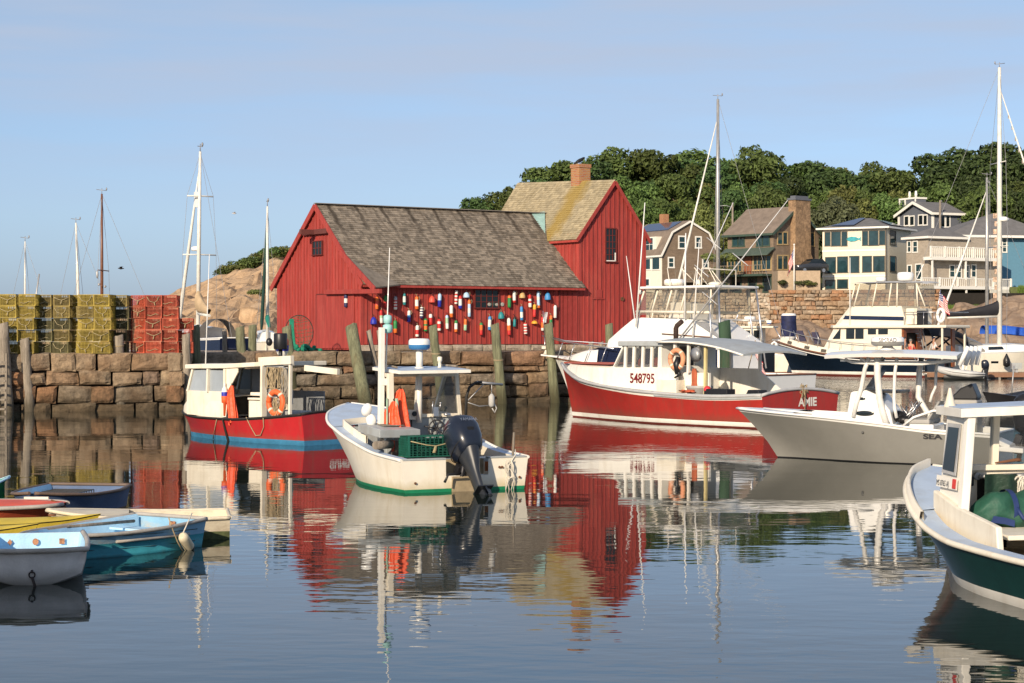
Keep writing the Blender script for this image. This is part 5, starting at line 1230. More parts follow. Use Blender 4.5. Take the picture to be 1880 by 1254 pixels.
def part(par, name, mat, fn, bev=0, label=None):
    mb = MB(); fn(mb); o = mb.build(name, mat, par, bev=bev)
    if label: o['label'] = label
    return o
def ringbuoy(name, label, F, lp, r, mat, axis='y', cat='life ring', tilt=0):
    t = thing(name, label, cat, F.wor(lp), math.degrees(F.th)+(90 if axis == 'x' else 0)+tilt)
    mb = MB(); mb.tube([(r*math.cos(a),0,r*math.sin(a)) for a in [2*math.pi*i/28 for i in range(29)]], r*.27, 10); mb.build('ring', mat, t)
    for k in range(4):
        a = R(45+90*k); d = Vector((math.cos(a),0,math.sin(a))); e = Vector((-math.sin(a),0,math.cos(a)))
        mb = MB(); mb.tube([d*r-e*.03, d*r+e*.03], r*.285, 10); mb.build('band', M('band_white',(.72,.62,.5),.6), t)
    mb = MB(); mb.tube([(r*1.3*math.cos(a),.02*math.sin(4*a),r*1.3*math.sin(a)) for a in [2*math.pi*i/28 for i in range(29)]], .008, 5); mb.build('grab_line', ROPE, t)
    return t
def coil(name, label, F, lp, w, h, mat, n=9, seed=1, deg=0):
    r = random.Random(seed); t = thing(name, label, 'rope', F.wor(lp), math.degrees(F.th)+deg); mb = MB()
    for k in range(n):
        x = r.uniform(-w/2, w/2); ww = r.uniform(.05,.11); hh = h*r.uniform(.6,1); pts = []
        for i in range(17):
            a = 2*math.pi*i/16; pts.append((x+ww*math.sin(a)*.8, r.uniform(-.03,.03), -hh/2+hh/2*math.cos(a)))
        mb.tube(pts, .011, 5)
    mb.build('loops', mat, t); mb = MB(); mb.tube([(-w/2,0,.01),(w/2,0,.01)], .014, 6); mb.build('peg', STEEL, t); return t
def hanging(name, label, cat, F, pts, rad, mat):
    P0 = Vector(pts[0]); t = thing(name, label, cat, F.wor(P0), math.degrees(F.th)); mb = MB(); mb.tube([Vector(p)-P0 for p in pts], rad, 6); mb.build('line', mat, t); return t
def oilskin(F, lp, h, label, deg=0):
    t = thing('oilskin_coat', label, 'coat', F.wor(lp), math.degrees(F.th)+deg); rows = []
    for i in range(13):
        a = i/12; w = .03+.145*min(1,a*2.5)**.6-.02*a; rows.append([(w*math.cos(b)*(1+.16*math.sin(5*b+a*2))+.05*math.sin(a*5), .055*math.sin(b)*(.6+.7*a)*(1+.6*math.sin(7*b+1+2*a)), -h*a*(1-.06*math.cos(3*b)*a)) for b in [2*math.pi*k/28 for k in range(28)]])
    mb = MB(); mb.loft(rows, closed=True); mb.build('body', OILSKIN, t)
    mb = MB(); mb.tube([(.07,-.02,-h*.1),(.17,-.05,-h*.35),(.2,-.06,-h*.66)],[.05,.055,.05],8); mb.build('sleeve', OILSKIN, t)
    mb = MB(); mb.tube([(0,0,.06),(.02,0,.03),(0,0,-.02)],.008,5); mb.build('hanging_loop', RUBBER, t); return t
def radar(par, o, r, h, col2, name='radar_dome', lettering=None):
    o = Vector(o); mb = MB(); mb.lathe([(r*.75,0),(r*.97,h*.15),(r,h*.45),(r*.98,h*.8),(r*.85,h*.97),(r*.3,h)], 28, o, mis=[1,1,0,0,0]); d = mb.build(name, [CLEANW, col2], par)
    if lettering:
        s, sz, a0 = lettering; text('lettering', s, sz, M('dark_lettering',(.02,.02,.03),.5), d, lambda u, v: (o.x+(r+.004)*math.cos(a0+u/r), o.y+(r+.004)*math.sin(a0+u/r), o.z+h*.42+v), squash=.9)
    return d
BOTRED = M('red_bottom_paint', (.16,.03,.022), .6, var=.2)
BOATRED = M('red_hull_paint', (.45,.022,.025), .38, var=.12, scale=2, dirt=(.28,.07,.05), dirtamt=.6, dscale=2.2, dstretch=(2.5,2.5,.5), coat=.1, scum=((.10,.10,.06),.1,.25,.4))
BOATRED2 = M('brick_red_hull_paint', (.36,.028,.021), .42, var=.12, scale=2, dirt=(.20,.055,.038), dirtamt=.65, dscale=2, dstretch=(2.5,2.5,.4), coat=.08, scum=((.12,.07,.04),.18,.4,.45))
LTBLUE = M('light_blue_boot_paint', (.05,.21,.37), .5, var=.25)
HULLW = M('ivory_hull_paint', (.78,.73,.62), .36, var=.07, scale=2, dirt=(.50,.38,.22), dirtamt=.32, dscale=1.8, dstretch=(2.6,2.6,.4), coat=.12, scum=((.42,.33,.13),.06,.22,.5))
GREENB = M('green_boot_paint', (.01,.20,.09), .5)
LETW = M('white_lettering', (.75,.72,.66), .5); LETR = M('dark_red_lettering', (.16,.012,.015), .5)

# ------------------------------------------------------------------ the larger red lobster boat
F = FA = Frame((8.07,54.8,0), 130.6)
bt = fthing(F, 'red_lobster_boat', 'red lobster boat with a white wheelhouse and a black hull number, moored right of centre', 'lobster boat')
H = HA = Hull([(0,1.62,1.5,.93),(.2,1.66,1.55,.86),(.45,1.62,1.45,.92),(.65,1.4,1.05,1.05),(.8,1.05,.62,1.2),(.92,.52,.24,1.45),(1,.02,.01,1.68)], 9.95, 9.45, 1.4)
H.build(bt, [BOATRED2, WHITE, WHITE, BOTRED], sheer=.12, boots=((.04,.16),), crown=.15, sole=.35, deckmat=GREYP, innermat=GREYP, sf=.46, wd=.28, rail=M('grey_rail',(.42,.42,.42),.6,var=.15), railr=.045)
# raised white trunk forward, following the sheer, with an orange foredeck
mb = MB(); rows = []
for i in range(21):
    s = lerp(.42,.955,i/20); p = H.P(s, H.top(s)); k = .93-.1*(s-.42); y = max(.05, min(1.16, p.y*k-.1)); zt = lerp(1.62, 1.62+.1*(s-.42), 1) if s < .93 else 1.6
    rows.append([(p.x,-y-.04,p.z+.0),(p.x,-y,zt-.05),(p.x,-y*.9,zt),(p.x,0,zt+.06),(p.x,y*.9,zt),(p.x,y,zt-.05),(p.x,y+.04,p.z+.0)])
mb.loft(rows, sm=False); mb.face(rows[0]); mb.face(rows[-1]); mb.build('trunk_cabin', WHITE, bt)
mb = MB(); rows = []
for i in range(12):
    s = lerp(.66,.99,i/11); p = H.P(s, H.top(s)); y = max(.02, p.y*.9-.1); z = max(1.69, p.z+.02) if s < .97 else p.z+.03; rows.append([(p.x,-y,z),(p.x,0,z+.05),(p.x,y,z)])
mb.loft(rows); mb.build('foredeck', M('orange_deck_paint',(.55,.12,.06),.6,var=.15), bt)
LT = lambda u, v: None
px0 = F.ony(1159,704,1.2)
def side_map(x0, z0, ylead): return lambda u, v: (x0-u, ylead, z0+v)
# wheelhouse
wh = part(bt, 'wheelhouse', WHITE, lambda m: [m.span((3.75,1.17,.9),(5.0,1.24,1.64)), m.span((4.95,-1.1,1.0),(5.0,1.18,1.6)), m.span((4.4,-1.2,.6),(5.9,-1.12,1.64))], .01)
mb = MB(); mb.prism([(3.6,1.19,1.64),(3.6,1.19,.88),(6.9,1.19,.98),(6.95,1.19,1.6)],(0,.035,0)); mb.build('side_panel', WHITE, wh)
text('hull_number', '548795', .40, LETR, wh, side_map(5.58,1.17,1.246), squash=.88, bold=.008)
mb = MB()
for x in (4.42,4.75,5.12,5.50,5.86):
    for y in (1.15,-1.15): mb.beam((x,y,1.6),(x,y*.97,2.26),.075,.09)
mb.build('window_post', WHITE, wh)
mb = MB()
for y in (1.1,.37,-.37,-1.1): mb.beam((6.38,y,1.6),(5.98,y*.97,2.26),.08,.08)
mb.build('windscreen_post', WHITE, wh)
mb = MB()
for y in (1.14,-1.14): mb.face([(4.42,y,1.63),(6.38,y,1.63),(5.98,y*.97,2.26),(4.42,y*.97,2.26)])
mb.face([(6.37,1.08,1.63),(6.37,-1.08,1.63),(5.97,-1.05,2.26),(5.97,1.05,2.26)]); mb.build('window_pane', GLASS, wh)
mb = MB()
mb.span((4.25,-1.2,2.25),(6.12,1.22,2.4)); mb.build('roof', GREYP, wh, bev=.03)
mb = MB(); rows = []
for i in range(13):
    a = i/12; x = lerp(4.35,.95,a); z = 2.40-.36*a**2.2+.03*math.sin(a*3.1); rows.append([(x,y,z+.10*(1-(y/1.35)**2)) for y in [-1.32+2.64*k/8 for k in range(9)]])
mb.loft(rows); mb.loft([[(p[0],p[1],p[2]-.055) for p in r_] for r_ in rows])
for r_ in (rows[0],rows[-1]): mb.loft([r_,[(p[0],p[1],p[2]-.055) for p in r_]])
for k in (0,8): mb.loft([[r_[k] for r_ in rows],[(r_[k][0],r_[k][1],r_[k][2]-.055) for r_ in rows]])
mb.build('canopy', GREYP, wh)
part(wh, 'canopy_edge', WHITE, lambda m: [m.tube([(r_[k][0],r_[k][1]*1.01,r_[k][2]-.03) for r_ in rows],.03,6) for k in (0,8)])
for (x,y) in ((3.75,1.2),(2.55,1.18),(3.75,-1.2),(2.6,-1.2),(3.2,1.2)): part(wh, 'post', M('yellowed_post',(.62,.52,.26),.6) if (x,y)==(2.55,1.18) else WHITE, lambda m: m.beam((x,y,.7 if x<3.1 else 1.5),(x,y*.98,2.36),.075,.075))
part(wh, 'bulkhead', WHITE, lambda m: [m.span((4.34,-1.15,.4),(4.4,-.25,2.27)), m.span((4.34,.4,.4),(4.4,1.15,2.27)), m.span((2.5,1.0,.62),(4.3,1.08,1.5))])
part(wh, 'shade_backing', M('interior_shade_grey',(.33,.32,.30),.8,var=.2), lambda m: [m.span((4.42,-1.1,1.6),(5.95,-1.06,2.25)), m.span((4.42,-1.0,1.0),(6.2,.9,1.58))])  # added wall behind the windows, greyed in place of wheelhouse shade
part(wh, 'side_bulwark', WHITE, lambda m: m.prism([(4.4,-1.2,.6),(4.4,-1.2,1.6),(2.7,-1.2,1.6),(1.6,-1.2,.9),(1.6,-1.2,.5)],(0,.05,0)))
part(wh, 'window_contents', M('wheelhouse_clutter',(.30,.05,.04),.6,var=.7,scale=8), lambda m: [m.ball((5.9,.5,1.72),(.07,.07,.16)), m.ball((5.3,.4,1.75),(.1,.1,.18)), m.ball((4.8,.5,1.85),(.12,.1,.22)), m.span((5.0,-.6,1.5),(5.9,-.1,1.8))])
part(bt, 'exhaust_stack', M('rusty_black_pipe',(.05,.028,.02),.8,var=.4), lambda m: m.tube([F.ony(1241,626,.5),F.ony(1241,603,.5),F.ony(1243,598,.5),F.ony(1252,590,.5)],.075,10))
part(bt, 'fish_box', CREAM, lambda m: m.span((3.45,.95,.5),(4.25,1.45,1.28)), .015)
part(bt, 'bait_barrel', M('grey_barrel',(.38,.38,.37),.6,var=.2,dirt=(.25,.2,.15)), lambda m: m.lathe([(.30,0),(.36,.02),(.36,.66),(.40,.68),(.40,.74),(.36,.745)],22,(3.0,.95,.38)))
part(bt, 'hauler', STEEL, lambda m: [m.lathe([(.03,-.05),(.2,-.04),(.12,0),(.2,.04),(.03,.05)],18,(2.75,1.35,2.02),Matrix.Rotation(R(90),3,'X')), m.beam((2.75,1.2,2.3),(2.75,1.35,2.0),.06,.06), m.ball((2.75,1.3,2.14),(.12,.1,.1))])
part(bt, 'deck_box', BLACK, lambda m: m.span((1.5,1.05,.86),(2.4,1.4,1.06)), .02); part(bt, 'deck_box', BLACK, lambda m: m.prism([(.3,1.0,.9),(.85,1.0,.9),(.75,1.0,1.06),(.36,1.0,1.06)],(0,.36,0)), .02)
part(bt, 'washboard_cap', GREYP, lambda m: m.loft([[p+Vector((0,.02,.05)), p+Vector((0,.02,-.09))] for p in H.edge(1,.0,.42,16)]))
text('transom_name', 'AMIE', .33, LETW, bt, lambda u, v: (-.012, .10-u, .60+v), squash=1.05, bold=.012)
ringbuoy('life_ring', 'faded orange life ring hung on the wheelhouse of the larger red lobster boat', F, (3.55,1.32,1.88), .26, M('faded_orange_ring',(.72,.30,.16),.7))
t = thing('bundle_of_gear','dark bundle of hanging gear under the life ring of the larger red lobster boat','gear',F.wor((3.5,1.3,1.85)),math.degrees(F.th)); mb=MB(); mb.tube([(0,0,.1),(.02,.05,-.1),(-.02,.05,-.4)],[.06,.11,.08],10); mb.tube([(.05,.02,-.2),(-.1,.05,-.42),(.1,.05,-.5)],[.05,.06,.03],8); mb.build('bag',BLACK,t)
t = thing('coat','red brown coat hanging from the canopy of the larger red lobster boat','coat',F.wor((3.05,1.1,1.62)),math.degrees(F.th)); mb=MB(); mb.loft([[(w*math.cos(b),.06*math.sin(b)*(1+.3*math.sin(3*b)),z) for b in [2*math.pi*k/14 for k in range(14)]] for z,w in ((.0,.04),(-.1,.1),(-.4,.09),(-.5,.11))],closed=True); mb.build('cloth',M('red_brown_cloth',(.36,.09,.04),.8,var=.3),t)
t = thing('small_float','small red float on the side deck of the larger red lobster boat','float',F.wor((2.35,1.3,1.0)),0); mb=MB(); mb.ball((0,0,.03),.11); mb.build('ball',M('red_float',(.6,.04,.05),.4),t)
t = thing('rope_tangle','orange rope tangle on the side rail of the larger red lobster boat','rope',F.wor((3.0,1.45,.93)),0); mb=MB()
for k in range(7): mb.tube([(rnd.uniform(-.25,.25),rnd.uniform(-.1,.1),rnd.uniform(0,.08)) for _ in range(6)],.013,5)
mb.build('line',M('orange_line',(.55,.11,.05),.8),t)
t = thing('chain_tangle','tangle of rope and chain looped over the red transom lettering','rope',F.wor((-.03,-.1,1.0)),math.degrees(F.th)+90); mb=MB()
for k in range(6): mb.tube([(rnd.uniform(-.18,.18),-rnd.uniform(-.02,.04),rnd.uniform(-.2,.25)) for _ in range(6)],.014,5)
mb.tube([(.02,0,.2),(-.03,.02,-.2),(0,.02,-.9)],.012,5); mb.build('line',ROPE,t)
t = fthing(Frame(F.wor((.85,-.2,.8)),130), 'boat_flag', 'small striped flag on a thin staff at the stern of the sportfishing boat', 'flag')
bpy.data.objects.remove(t)

# ------------------------------------------------------------------ the smaller red lobster boat, left
F = FL = Frame((-4.1,46.55,0), 137.8)
bt = fthing(F, 'small_lobster_boat', 'red lobster boat with a cream wheelhouse and light blue waterline, moored left', 'lobster boat')
H = Hull([(0,1.2,1.1,.74),(.25,1.22,1.1,.62),(.5,1.1,.95,.55),(.7,.92,.66,.55),(.86,.62,.34,.58),(.96,.3,.12,.64),(1,.03,.01,.69)], 5.78, 5.55, 1.3)
H.build(bt, [BOATRED, RUBBER, LTBLUE, LTBLUE], sheer=.05, boots=((.0,.115),), crown=.06, sole=.18, deckmat=CREAM, innermat=GREYP, solemat=GREYWOOD, sf=.52, wd=.16, rail=RUBBER, railr=.028, tmat=BOATRED)
text('transom_letter', 'GUNG', .22, LETW, bt, lambda u, v: (-.01, .32-u, .42+v), bold=.008)
mb = MB(); rows = []
for i in range(17):     # rounded cream forward trunk
    s = lerp(.5,.985,i/16); p = H.P(s, H.top(s)); y = max(.03,p.y-.03); zt = p.z+.52*math.sin(min(1,(1-s)/.2)*math.pi/2)
    rows.append([(p.x,-y,p.z),(p.x,-y*.96,lerp(p.z,zt,.75)),(p.x,-y*.8,zt),(p.x,0,zt+.04),(p.x,y*.8,zt),(p.x,y*.96,lerp(p.z,zt,.75)),(p.x,y,p.z)])
mb.loft(rows); mb.build('trunk_cabin', CREAM, bt)
wh = part(bt, 'wheelhouse', CREAM, lambda m: [m.prism([(2.95,.99,.56),(4.72,.82,.6),(4.72,.82,1.2),(2.95,.99,1.2)],(0,-.04,0)), m.prism([(2.95,-.99,.56),(4.72,-.82,.6),(4.72,-.82,1.2),(2.95,-.99,1.2)],(0,.04,0)), m.span((4.66,-.8,.6),(4.72,.8,1.2)),
  m.prism([(2.97,.985,1.15),(2.55,.985,1.68),(2.55,.985,1.82),(3.1,.985,1.82),(3.1,.985,1.15)],(0,-.04,0))], .01)
def post(a, b, w=.07, d=.06, mat=CREAM, par=None, nm='window_post'): return part(par, nm, mat, lambda m: m.beam(a, b, w, d))
for s_ in (1,-1):
    post((2.99,s_*.97,1.15),(2.99,s_*.96,1.75),.16,.05,CREAM,wh); post((3.76,s_*.9,1.18),(3.74,s_*.89,1.75),.14,.05,CREAM,wh); post((4.68,s_*.8,1.18),(4.48,s_*.79,1.75),.09,.06,CREAM,wh)
post((4.7,0,1.18),(4.5,0,1.75),.07,.06,CREAM,wh)
for s_ in (1,-1):
    part(wh, 'window_pane', M('dusty_pane',(.32,.36,.40),.15,var=.15,scale=1.5), lambda m: m.face([(3.02,s_*.955,1.19),(3.72,s_*.89,1.19),(3.72,s_*.885,1.72),(3.02,s_*.95,1.72)]))
    part(wh, 'window_pane', MATS['dusty_pane'], lambda m: m.face([(3.8,s_*.885,1.19),(4.66,s_*.79,1.19),(4.48,s_*.785,1.72),(3.8,s_*.88,1.72)]))
part(wh, 'windscreen', GLASS, lambda m: m.face([(4.69,.78,1.19),(4.69,-.78,1.19),(4.49,-.77,1.72),(4.49,.77,1.72)]))
part(wh, 'roof', CREAM, lambda m: [m.prism([(1.55,-1.02,1.84),(1.55,1.02,1.84),(3.0,1.04,1.77),(4.72,.88,1.74),(4.85,0,1.76),(4.72,-.88,1.74),(3.0,-1.04,1.77)],(0,0,.11))], .02)
part(wh, 'inner_bulkhead', M('dim_grey_panel',(.20,.21,.22),.7,var=.2), lambda m: [m.span((3.3,-.95,.2),(3.36,-.1,1.75)), m.span((1.6,-1.0,.55),(2.9,-.96,1.2))])
fr_ = part(bt, 'hauler_frame', CREAM, lambda m: [m.beam((1.62,.97,.62),(1.62,.95,1.98),.17,.07), m.beam((.68,.95,.68),(.68,.93,2.0),.08,.06), m.beam((1.75,.96,1.95),(.6,.95,2.0),.12,.2), m.beam((.75,.4,1.8),(-.35,.35,1.72),.1,.14)], .008)
part(bt, 'hauler_panel', M('dull_pale_panel',(.45,.43,.41),.7,var=.2), lambda m: m.span((.72,.82,.95),(1.55,.86,1.3)))
part(bt, 'storage_box', CREAM, lambda m: [m.span((1.75,.55,.5),(2.3,.85,1.0)), m.span((1.72,.53,1.02),(2.32,.87,1.07)), m.span((1.7,.5,1.12),(2.3,.8,1.2))], .01)
part(bt, 'engine_box', GREYP, lambda m: m.span((1.3,-.3,.2),(2.4,.4,.75)), .02)
part(bt, 'exhaust_pot', BLACK, lambda m: [m.tube([(1.25,.75,1.95),(1.25,.75,2.25)],.05,10), m.lathe([(.15,0),(.165,.03),(.165,.36),(.15,.39)],18,(1.25,.75,2.24)), m.ball((1.6,.8,2.42),(.08,.08,.1))])
part(bt, 'whip_antenna', CLEANW, lambda m: m.tube([(4.25,.6,1.84),(4.1,.6,4.6)],[.018,.008],6))
ringbuoy('life_ring', 'orange life ring hung on the rope hauler of the smaller red lobster boat', F, (1.08,1.04,.98), .255, ORANGE)
coil('rope_coil', 'bundle of tan rope loops under the hauler of the smaller red lobster boat', F, (1.15,1.0,1.82), .62, .62, ROPE, 15, 3)
coil('rope_coil', 'tan rope loops inside the orange life ring', F, (1.08,1.09,1.1), .22, .5, ROPE, 7, 4)
coil('rope_coil', 'long grey rope hanks hung beside the life ring toward the stern', F, (.78,1.0,1.8), .16, 1.05, M('grey_rope',(.3,.27,.22),.9), 6, 5)
oilskin(F, (2.72,1.02,1.36), .92, 'orange oilskin coat hung on the wheelhouse side of the smaller red lobster boat')
t = thing('stick_buoy','orange, blue and white buoy with a handle hung beside the orange oilskin','buoy',F.wor((2.95,1.06,.62)),0)
mb = MB(); mb.lathe([(.03,0),(.035,.3),(.075,.32),(.08,.40),(.08,.48),(.08,.58),(.05,.68),(.02,.72),(.02,.8)],12,mis=[0,0,0,0,1,2,2,2]); mb.build('float',[ORANGE,MATS['Bb'],MATS['Bw']],t)
t = thing('stick_buoy','orange, blue and white bell buoy standing on the roof of the smaller red lobster boat','buoy',F.wor((1.7,.3,2.0)),0)
mb = MB(); mb.lathe([(.02,-.06),(.09,.08),(.155,.2),(.16,.34),(.16,.45),(.12,.52)],16,mis=[0,0,1,2,2]); mb.tube([(0,0,-.07),(0,0,.2)],.03,8); mb.build('float',[MATS['Bw'],MATS['Bb'],ORANGE],t)
hanging('fender_line','tan line looped in a V over the red side of the smaller lobster boat','rope',F,[H.on(1.95,.6,1,.02)+Vector((0,.0,.02)),H.on(1.85,.4,1,.02),H.on(1.7,.18,1,.02),H.on(1.5,.2,1,.03),H.on(1.35,.4,1,.02),H.on(1.3,.62,1,.03)],.012,ROPE)
hanging('mooring_line','tan line running from the rail to the water on the smaller red lobster boat','rope',F,[H.on(3.25,.52,1,.02),H.on(3.5,.3,1,.02),H.on(3.75,.02,1,.06)],.012,ROPE)
hanging('water_hose','black hose hanging over the rail of the smaller red lobster boat','hose',F,[(2.75,.9,.6),H.on(2.95,.56,1,.03),H.on(2.98,.3,1,.03),H.on(2.95,.0,1,.03),H.on(2.95,-.2,1,.05)],.03,RUBBER)

# ------------------------------------------------------------------ outboard motor
NAVYC = M('dark_blue_cowl', (.009,.013,.025), .3, var=.2, coat=.35)
def outboard(par, o, deg, tilt, s=1.0, cowl=NAVYC, lettering=None):
    """powerhead cowl, midsection, bracket and gearcase; tilt swings the leg aft and up"""
    T = Matrix.Translation(o) @ Matrix.Rotation(R(deg),4,'Z') @ Matrix.Rotation(R(tilt),4,'Y') @ Matrix.Scale(s,4)
    tf = lambda p: T @ Vector(p)
    rows = []
    for z,x0,x1,w in ((.02,-.22,.18,.15),(.08,-.30,.24,.205),(.25,-.34,.26,.245),(.45,-.33,.25,.25),(.60,-.27,.22,.23),(.68,-.17,.14,.155),(.70,-.08,.06,.07)):
        cx_, rx = (x0+x1)/2, (x1-x0)/2; row = []
        for k in range(24):
            a = 2*math.pi*k/24; c, s2 = math.cos(a), math.sin(a); row.append(tf((cx_+rx*math.copysign(abs(c)**.7,c), w*math.copysign(abs(s2)**.75,s2), z)))
        rows.append(row)
    mb = MB(); mb.loft(rows, closed=True); mb.face(rows[-1]); mb.face(rows[0]); motor = mb.build('outboard_motor', cowl, par)
    mb = MB(); sec = []
    for z,xc,rx,w in ((.05,-.06,.24,.15),(-.15,-.06,.17,.11),(-.32,-.04,.13,.075),(-.62,-.04,.11,.06)):
        sec.append([tf((xc+rx*math.cos(2*math.pi*k/16), w*math.sin(2*math.pi*k/16), z)) for k in range(16)])
    mb.loft(sec, closed=True); mb.build('leg', M('dark_motor_leg',(.022,.026,.034),.4,var=.3), motor)
    mb = MB(); mb.tube([tf(p) for p in ((.13,0,-.86),(.05,0,-.86),(-.2,0,-.86),(-.26,0,-.86))],[.015,.06,.065,.05],12); mb.prism([tf((.08,.012,-.9)),tf((-.1,.012,-.9)),tf((-.02,.012,-1.04)),tf((.04,.012,-1.04))], tf((0,-.024,0))-tf((0,0,0))); mb.loft([[tf((.08,-.03,-.6)),tf((.08,.03,-.6)),tf((-.14,.03,-.6)),tf((-.14,-.03,-.6))],[tf((.06,-.03,-.84)),tf((.06,.03,-.84)),tf((-.2,.03,-.84)),tf((-.2,-.03,-.84))]],closed=True); mb.prism([tf((.14,-.11,-.66)),tf((-.26,-.13,-.66)),tf((-.26,.13,-.66)),tf((.14,.11,-.66))], tf((0,0,.02))-tf((0,0,0))); mb.build('gearcase', M('dark_motor_leg',(0,0,0)), motor)
    mb = MB()
    for k in range(3):
        a = 2*math.pi*k/3+.3; Rr = Matrix.Rotation(a,3,'X'); mb.add([tf(Vector((-.26,0,-.86))+Rr @ Vector(p)) for p in ((.03,-.01,.03),(-.04,.02,.03),(-.06,.09,.12),(-.03,.07,.17),(.03,-.03,.16),(.04,-.05,.1))],[(0,1,2,3,4,5)],0,True)
    mb.tube([tf((-.25,0,-.86)),tf((-.32,0,-.86))],[.045,.03],10); mb.build('propeller', BLACK, motor)
    if lettering:
        L, sz, z0 = lettering; text('lettering', L, sz, METAL, motor, lambda u, v: tf((-.345+.0*v, .13-u, z0+v)))
    mb = MB(); mb.tube([tf((-.03+.285*math.copysign(abs(math.cos(a))**.7,math.cos(a)), .222*math.copysign(abs(math.sin(a))**.75,math.sin(a)), .135-.05*math.cos(a))) for a in [2*math.pi*k/40 for k in range(41)]], .007*s, 5); mb.build('cowl_seam', RUBBER, motor)
    mb = MB(); mb.box(tf((-.325,0,.30)), (.03*s,.09*s,.10*s)); mb.build('cowl_latch', BLACK, motor)
    for s2 in (1,-1):
        for q in range(2):
            mb = MB(); mb.tube([tf((-.22+.36*k/8, s2*.247*(1-.22*abs(2*k/8-1)**3), .50-.055*q+.05*math.sin(k/8*2.2))) for k in range(9)], .006*s, 5); mb.build('cowl_stripe', METAL, motor)
    mb = MB()
    for s2 in (1,-1): mb.beam(tf((.16,s2*.10,-.02)), Vector(o)+Matrix.Rotation(R(deg),3,'Z') @ Vector((.26*s,s2*.1*s,-.35*s)), .05*s, .12*s)
    mb.tube([tf((.10,.05,-.05)), Vector(o)+Matrix.Rotation(R(deg),3,'Z') @ Vector((.2*s,.05*s,-.5*s))],.035*s,8); mb.tube([tf((.10,-.05,-.05)), Vector(o)+Matrix.Rotation(R(deg),3,'Z') @ Vector((.2*s,-.05*s,-.5*s))],.035*s,8); mb.build('bracket', M('bracket_dark',(.03,.03,.035),.45,metal=.4,var=.3), motor)
    return motor

# ------------------------------------------------------------------ the white skiff in the middle
F = FW = Frame((-.77,32.55,0), 117)
bt = fthing(F, 'white_skiff', 'white open work skiff with a pale blue foredeck, small shelter and big blue outboard', 'boat')
H = HW = Hull([(0,1.17,1.1,.54),(.2,1.2,1.12,.60),(.42,1.22,1.02,.78),(.62,1.15,.78,.98),(.8,.86,.44,1.14),(.93,.42,.15,1.24),(1,.03,.01,1.3)], 5.05, 4.55, 1.25)
H.build(bt, [HULLW, WHITE, GREENB, GREENB], sheer=.05, boots=((-.01,.055),), notch=(-.42,.36,.26), sole=.12, deckmat=BLUEDECK, innermat=CREAM, solemat=GREYP, sf=.60, wd=.2, rail=WHITE, railr=.028)
part(bt, 'transom_cap', GREYP, lambda m: [m.beam((.05,1.14,.545),(.05,.36,.545),.12,.03), m.beam((.05,-1.14,.545),(.05,-.42,.545),.12,.03), m.span((.03,-.42,.24),(.25,.36,.262))], .006)
part(bt, 'motor_well', M('tan_motor_pad',(.34,.27,.17),.8,var=.3), lambda m: [m.span((.24,-.45,.2),(.28,.4,.52)), m.span((-.05,-.16,-.2),(-.008,.26,.25))])
part(bt, 'coaming', CREAM, lambda m: m.loft([[p+Vector((0,-.19,-.0)),p+Vector((0,-.19,.13)),p+Vector((0,-.22,.13)),p+Vector((0,-.22,0))] for p in H.edge(1,.36,.6,10)]+[[(3.15,.3,1.0),(3.15,.3,1.14),(3.12,.3,1.14),(3.12,.3,1.0)]]))
sh_ = part(bt, 'shelter', GREYP, lambda m: [m.span((2.15,-.92,.12),(2.2,.38,1.16)), m.beam((2.15,-.93,1.13),(2.15,-.93,1.13001),.01,.01)], .004)
part(sh_, 'panel_joint', BLACK, lambda m: m.span((2.135,.02,.3),(2.149,.032,1.12)))
def wframe(m):
    m.beam((2.18,-.93,1.12),(2.1,-.82,1.93),.07,.06); m.beam((2.18,-.08,1.12),(2.1,-.08,1.92),.07,.05); m.beam((2.14,-.9,1.17),(2.14,.38,1.17),.07,.06); m.beam((2.08,-.8,1.9),(2.08,.55,1.9),.06,.08)
    m.beam((2.2,-.93,1.14),(3.0,-.8,1.2),.05,.05); m.beam((3.0,-.8,1.15),(2.46,-.8,1.95),.06,.06)
part(sh_, 'window_frame', CREAM, wframe, .006)
part(sh_, 'windscreen', GLASS, lambda m: [m.face([(2.15,-.88,1.2),(2.15,-.1,1.2),(2.09,-.1,1.9),(2.09,-.87,1.9)]), m.face([(2.19,-.92,1.17),(2.98,-.8,1.2),(2.48,-.82,1.93),(2.11,-.9,1.9)])])
part(sh_, 'roof', [WHITE, BLUEDECK], lambda m: [m.prism([(1.45,.56,1.92),(1.45,-.80,1.93),(2.5,-.84,1.97),(2.5,.62,1.97)],(0,0,.055),0), m.prism([(1.47,.54,1.978),(1.47,-.78,1.988),(2.48,-.82,2.028),(2.48,.60,2.028)],(0,0,.006),1)], .008)
part(sh_, 'roof_rail', GREYWOOD, lambda m: [m.tube([(2.4,.5,2.05),(2.0,.48,2.05),(1.7,.5,2.03)],.02,6), m.tube([(2.4,-.6,2.06),(1.9,-.75,2.04)],.022,6)])
part(bt, 'mast_post', WHITE, lambda m: [m.beam((1.8,.76,.75),(1.8,.74,2.72),.085,.1), m.beam((1.82,.76,1.78),(1.82,.63,1.78),.15,.12)], .006)
part(bt, 'corner_post', CREAM, lambda m: m.beam((1.72,.6,.6),(1.72,.62,1.93),.1,.1), .006)
part(bt, 'green_pole', M('green_white_pole',(.30,.42,.30),.6,var=.3), lambda m: [m.tube([(1.55,.5,.55),(1.6,.55,1.5)],.03,8), m.tube([(1.66,.70,.6),(1.66,.70,1.5)],.018,8)])
part(bt, 'whip_antenna', CLEANW, lambda m: m.tube([(1.9,.62,2.0),(1.85,.57,4.1)],[.016,.007],6))
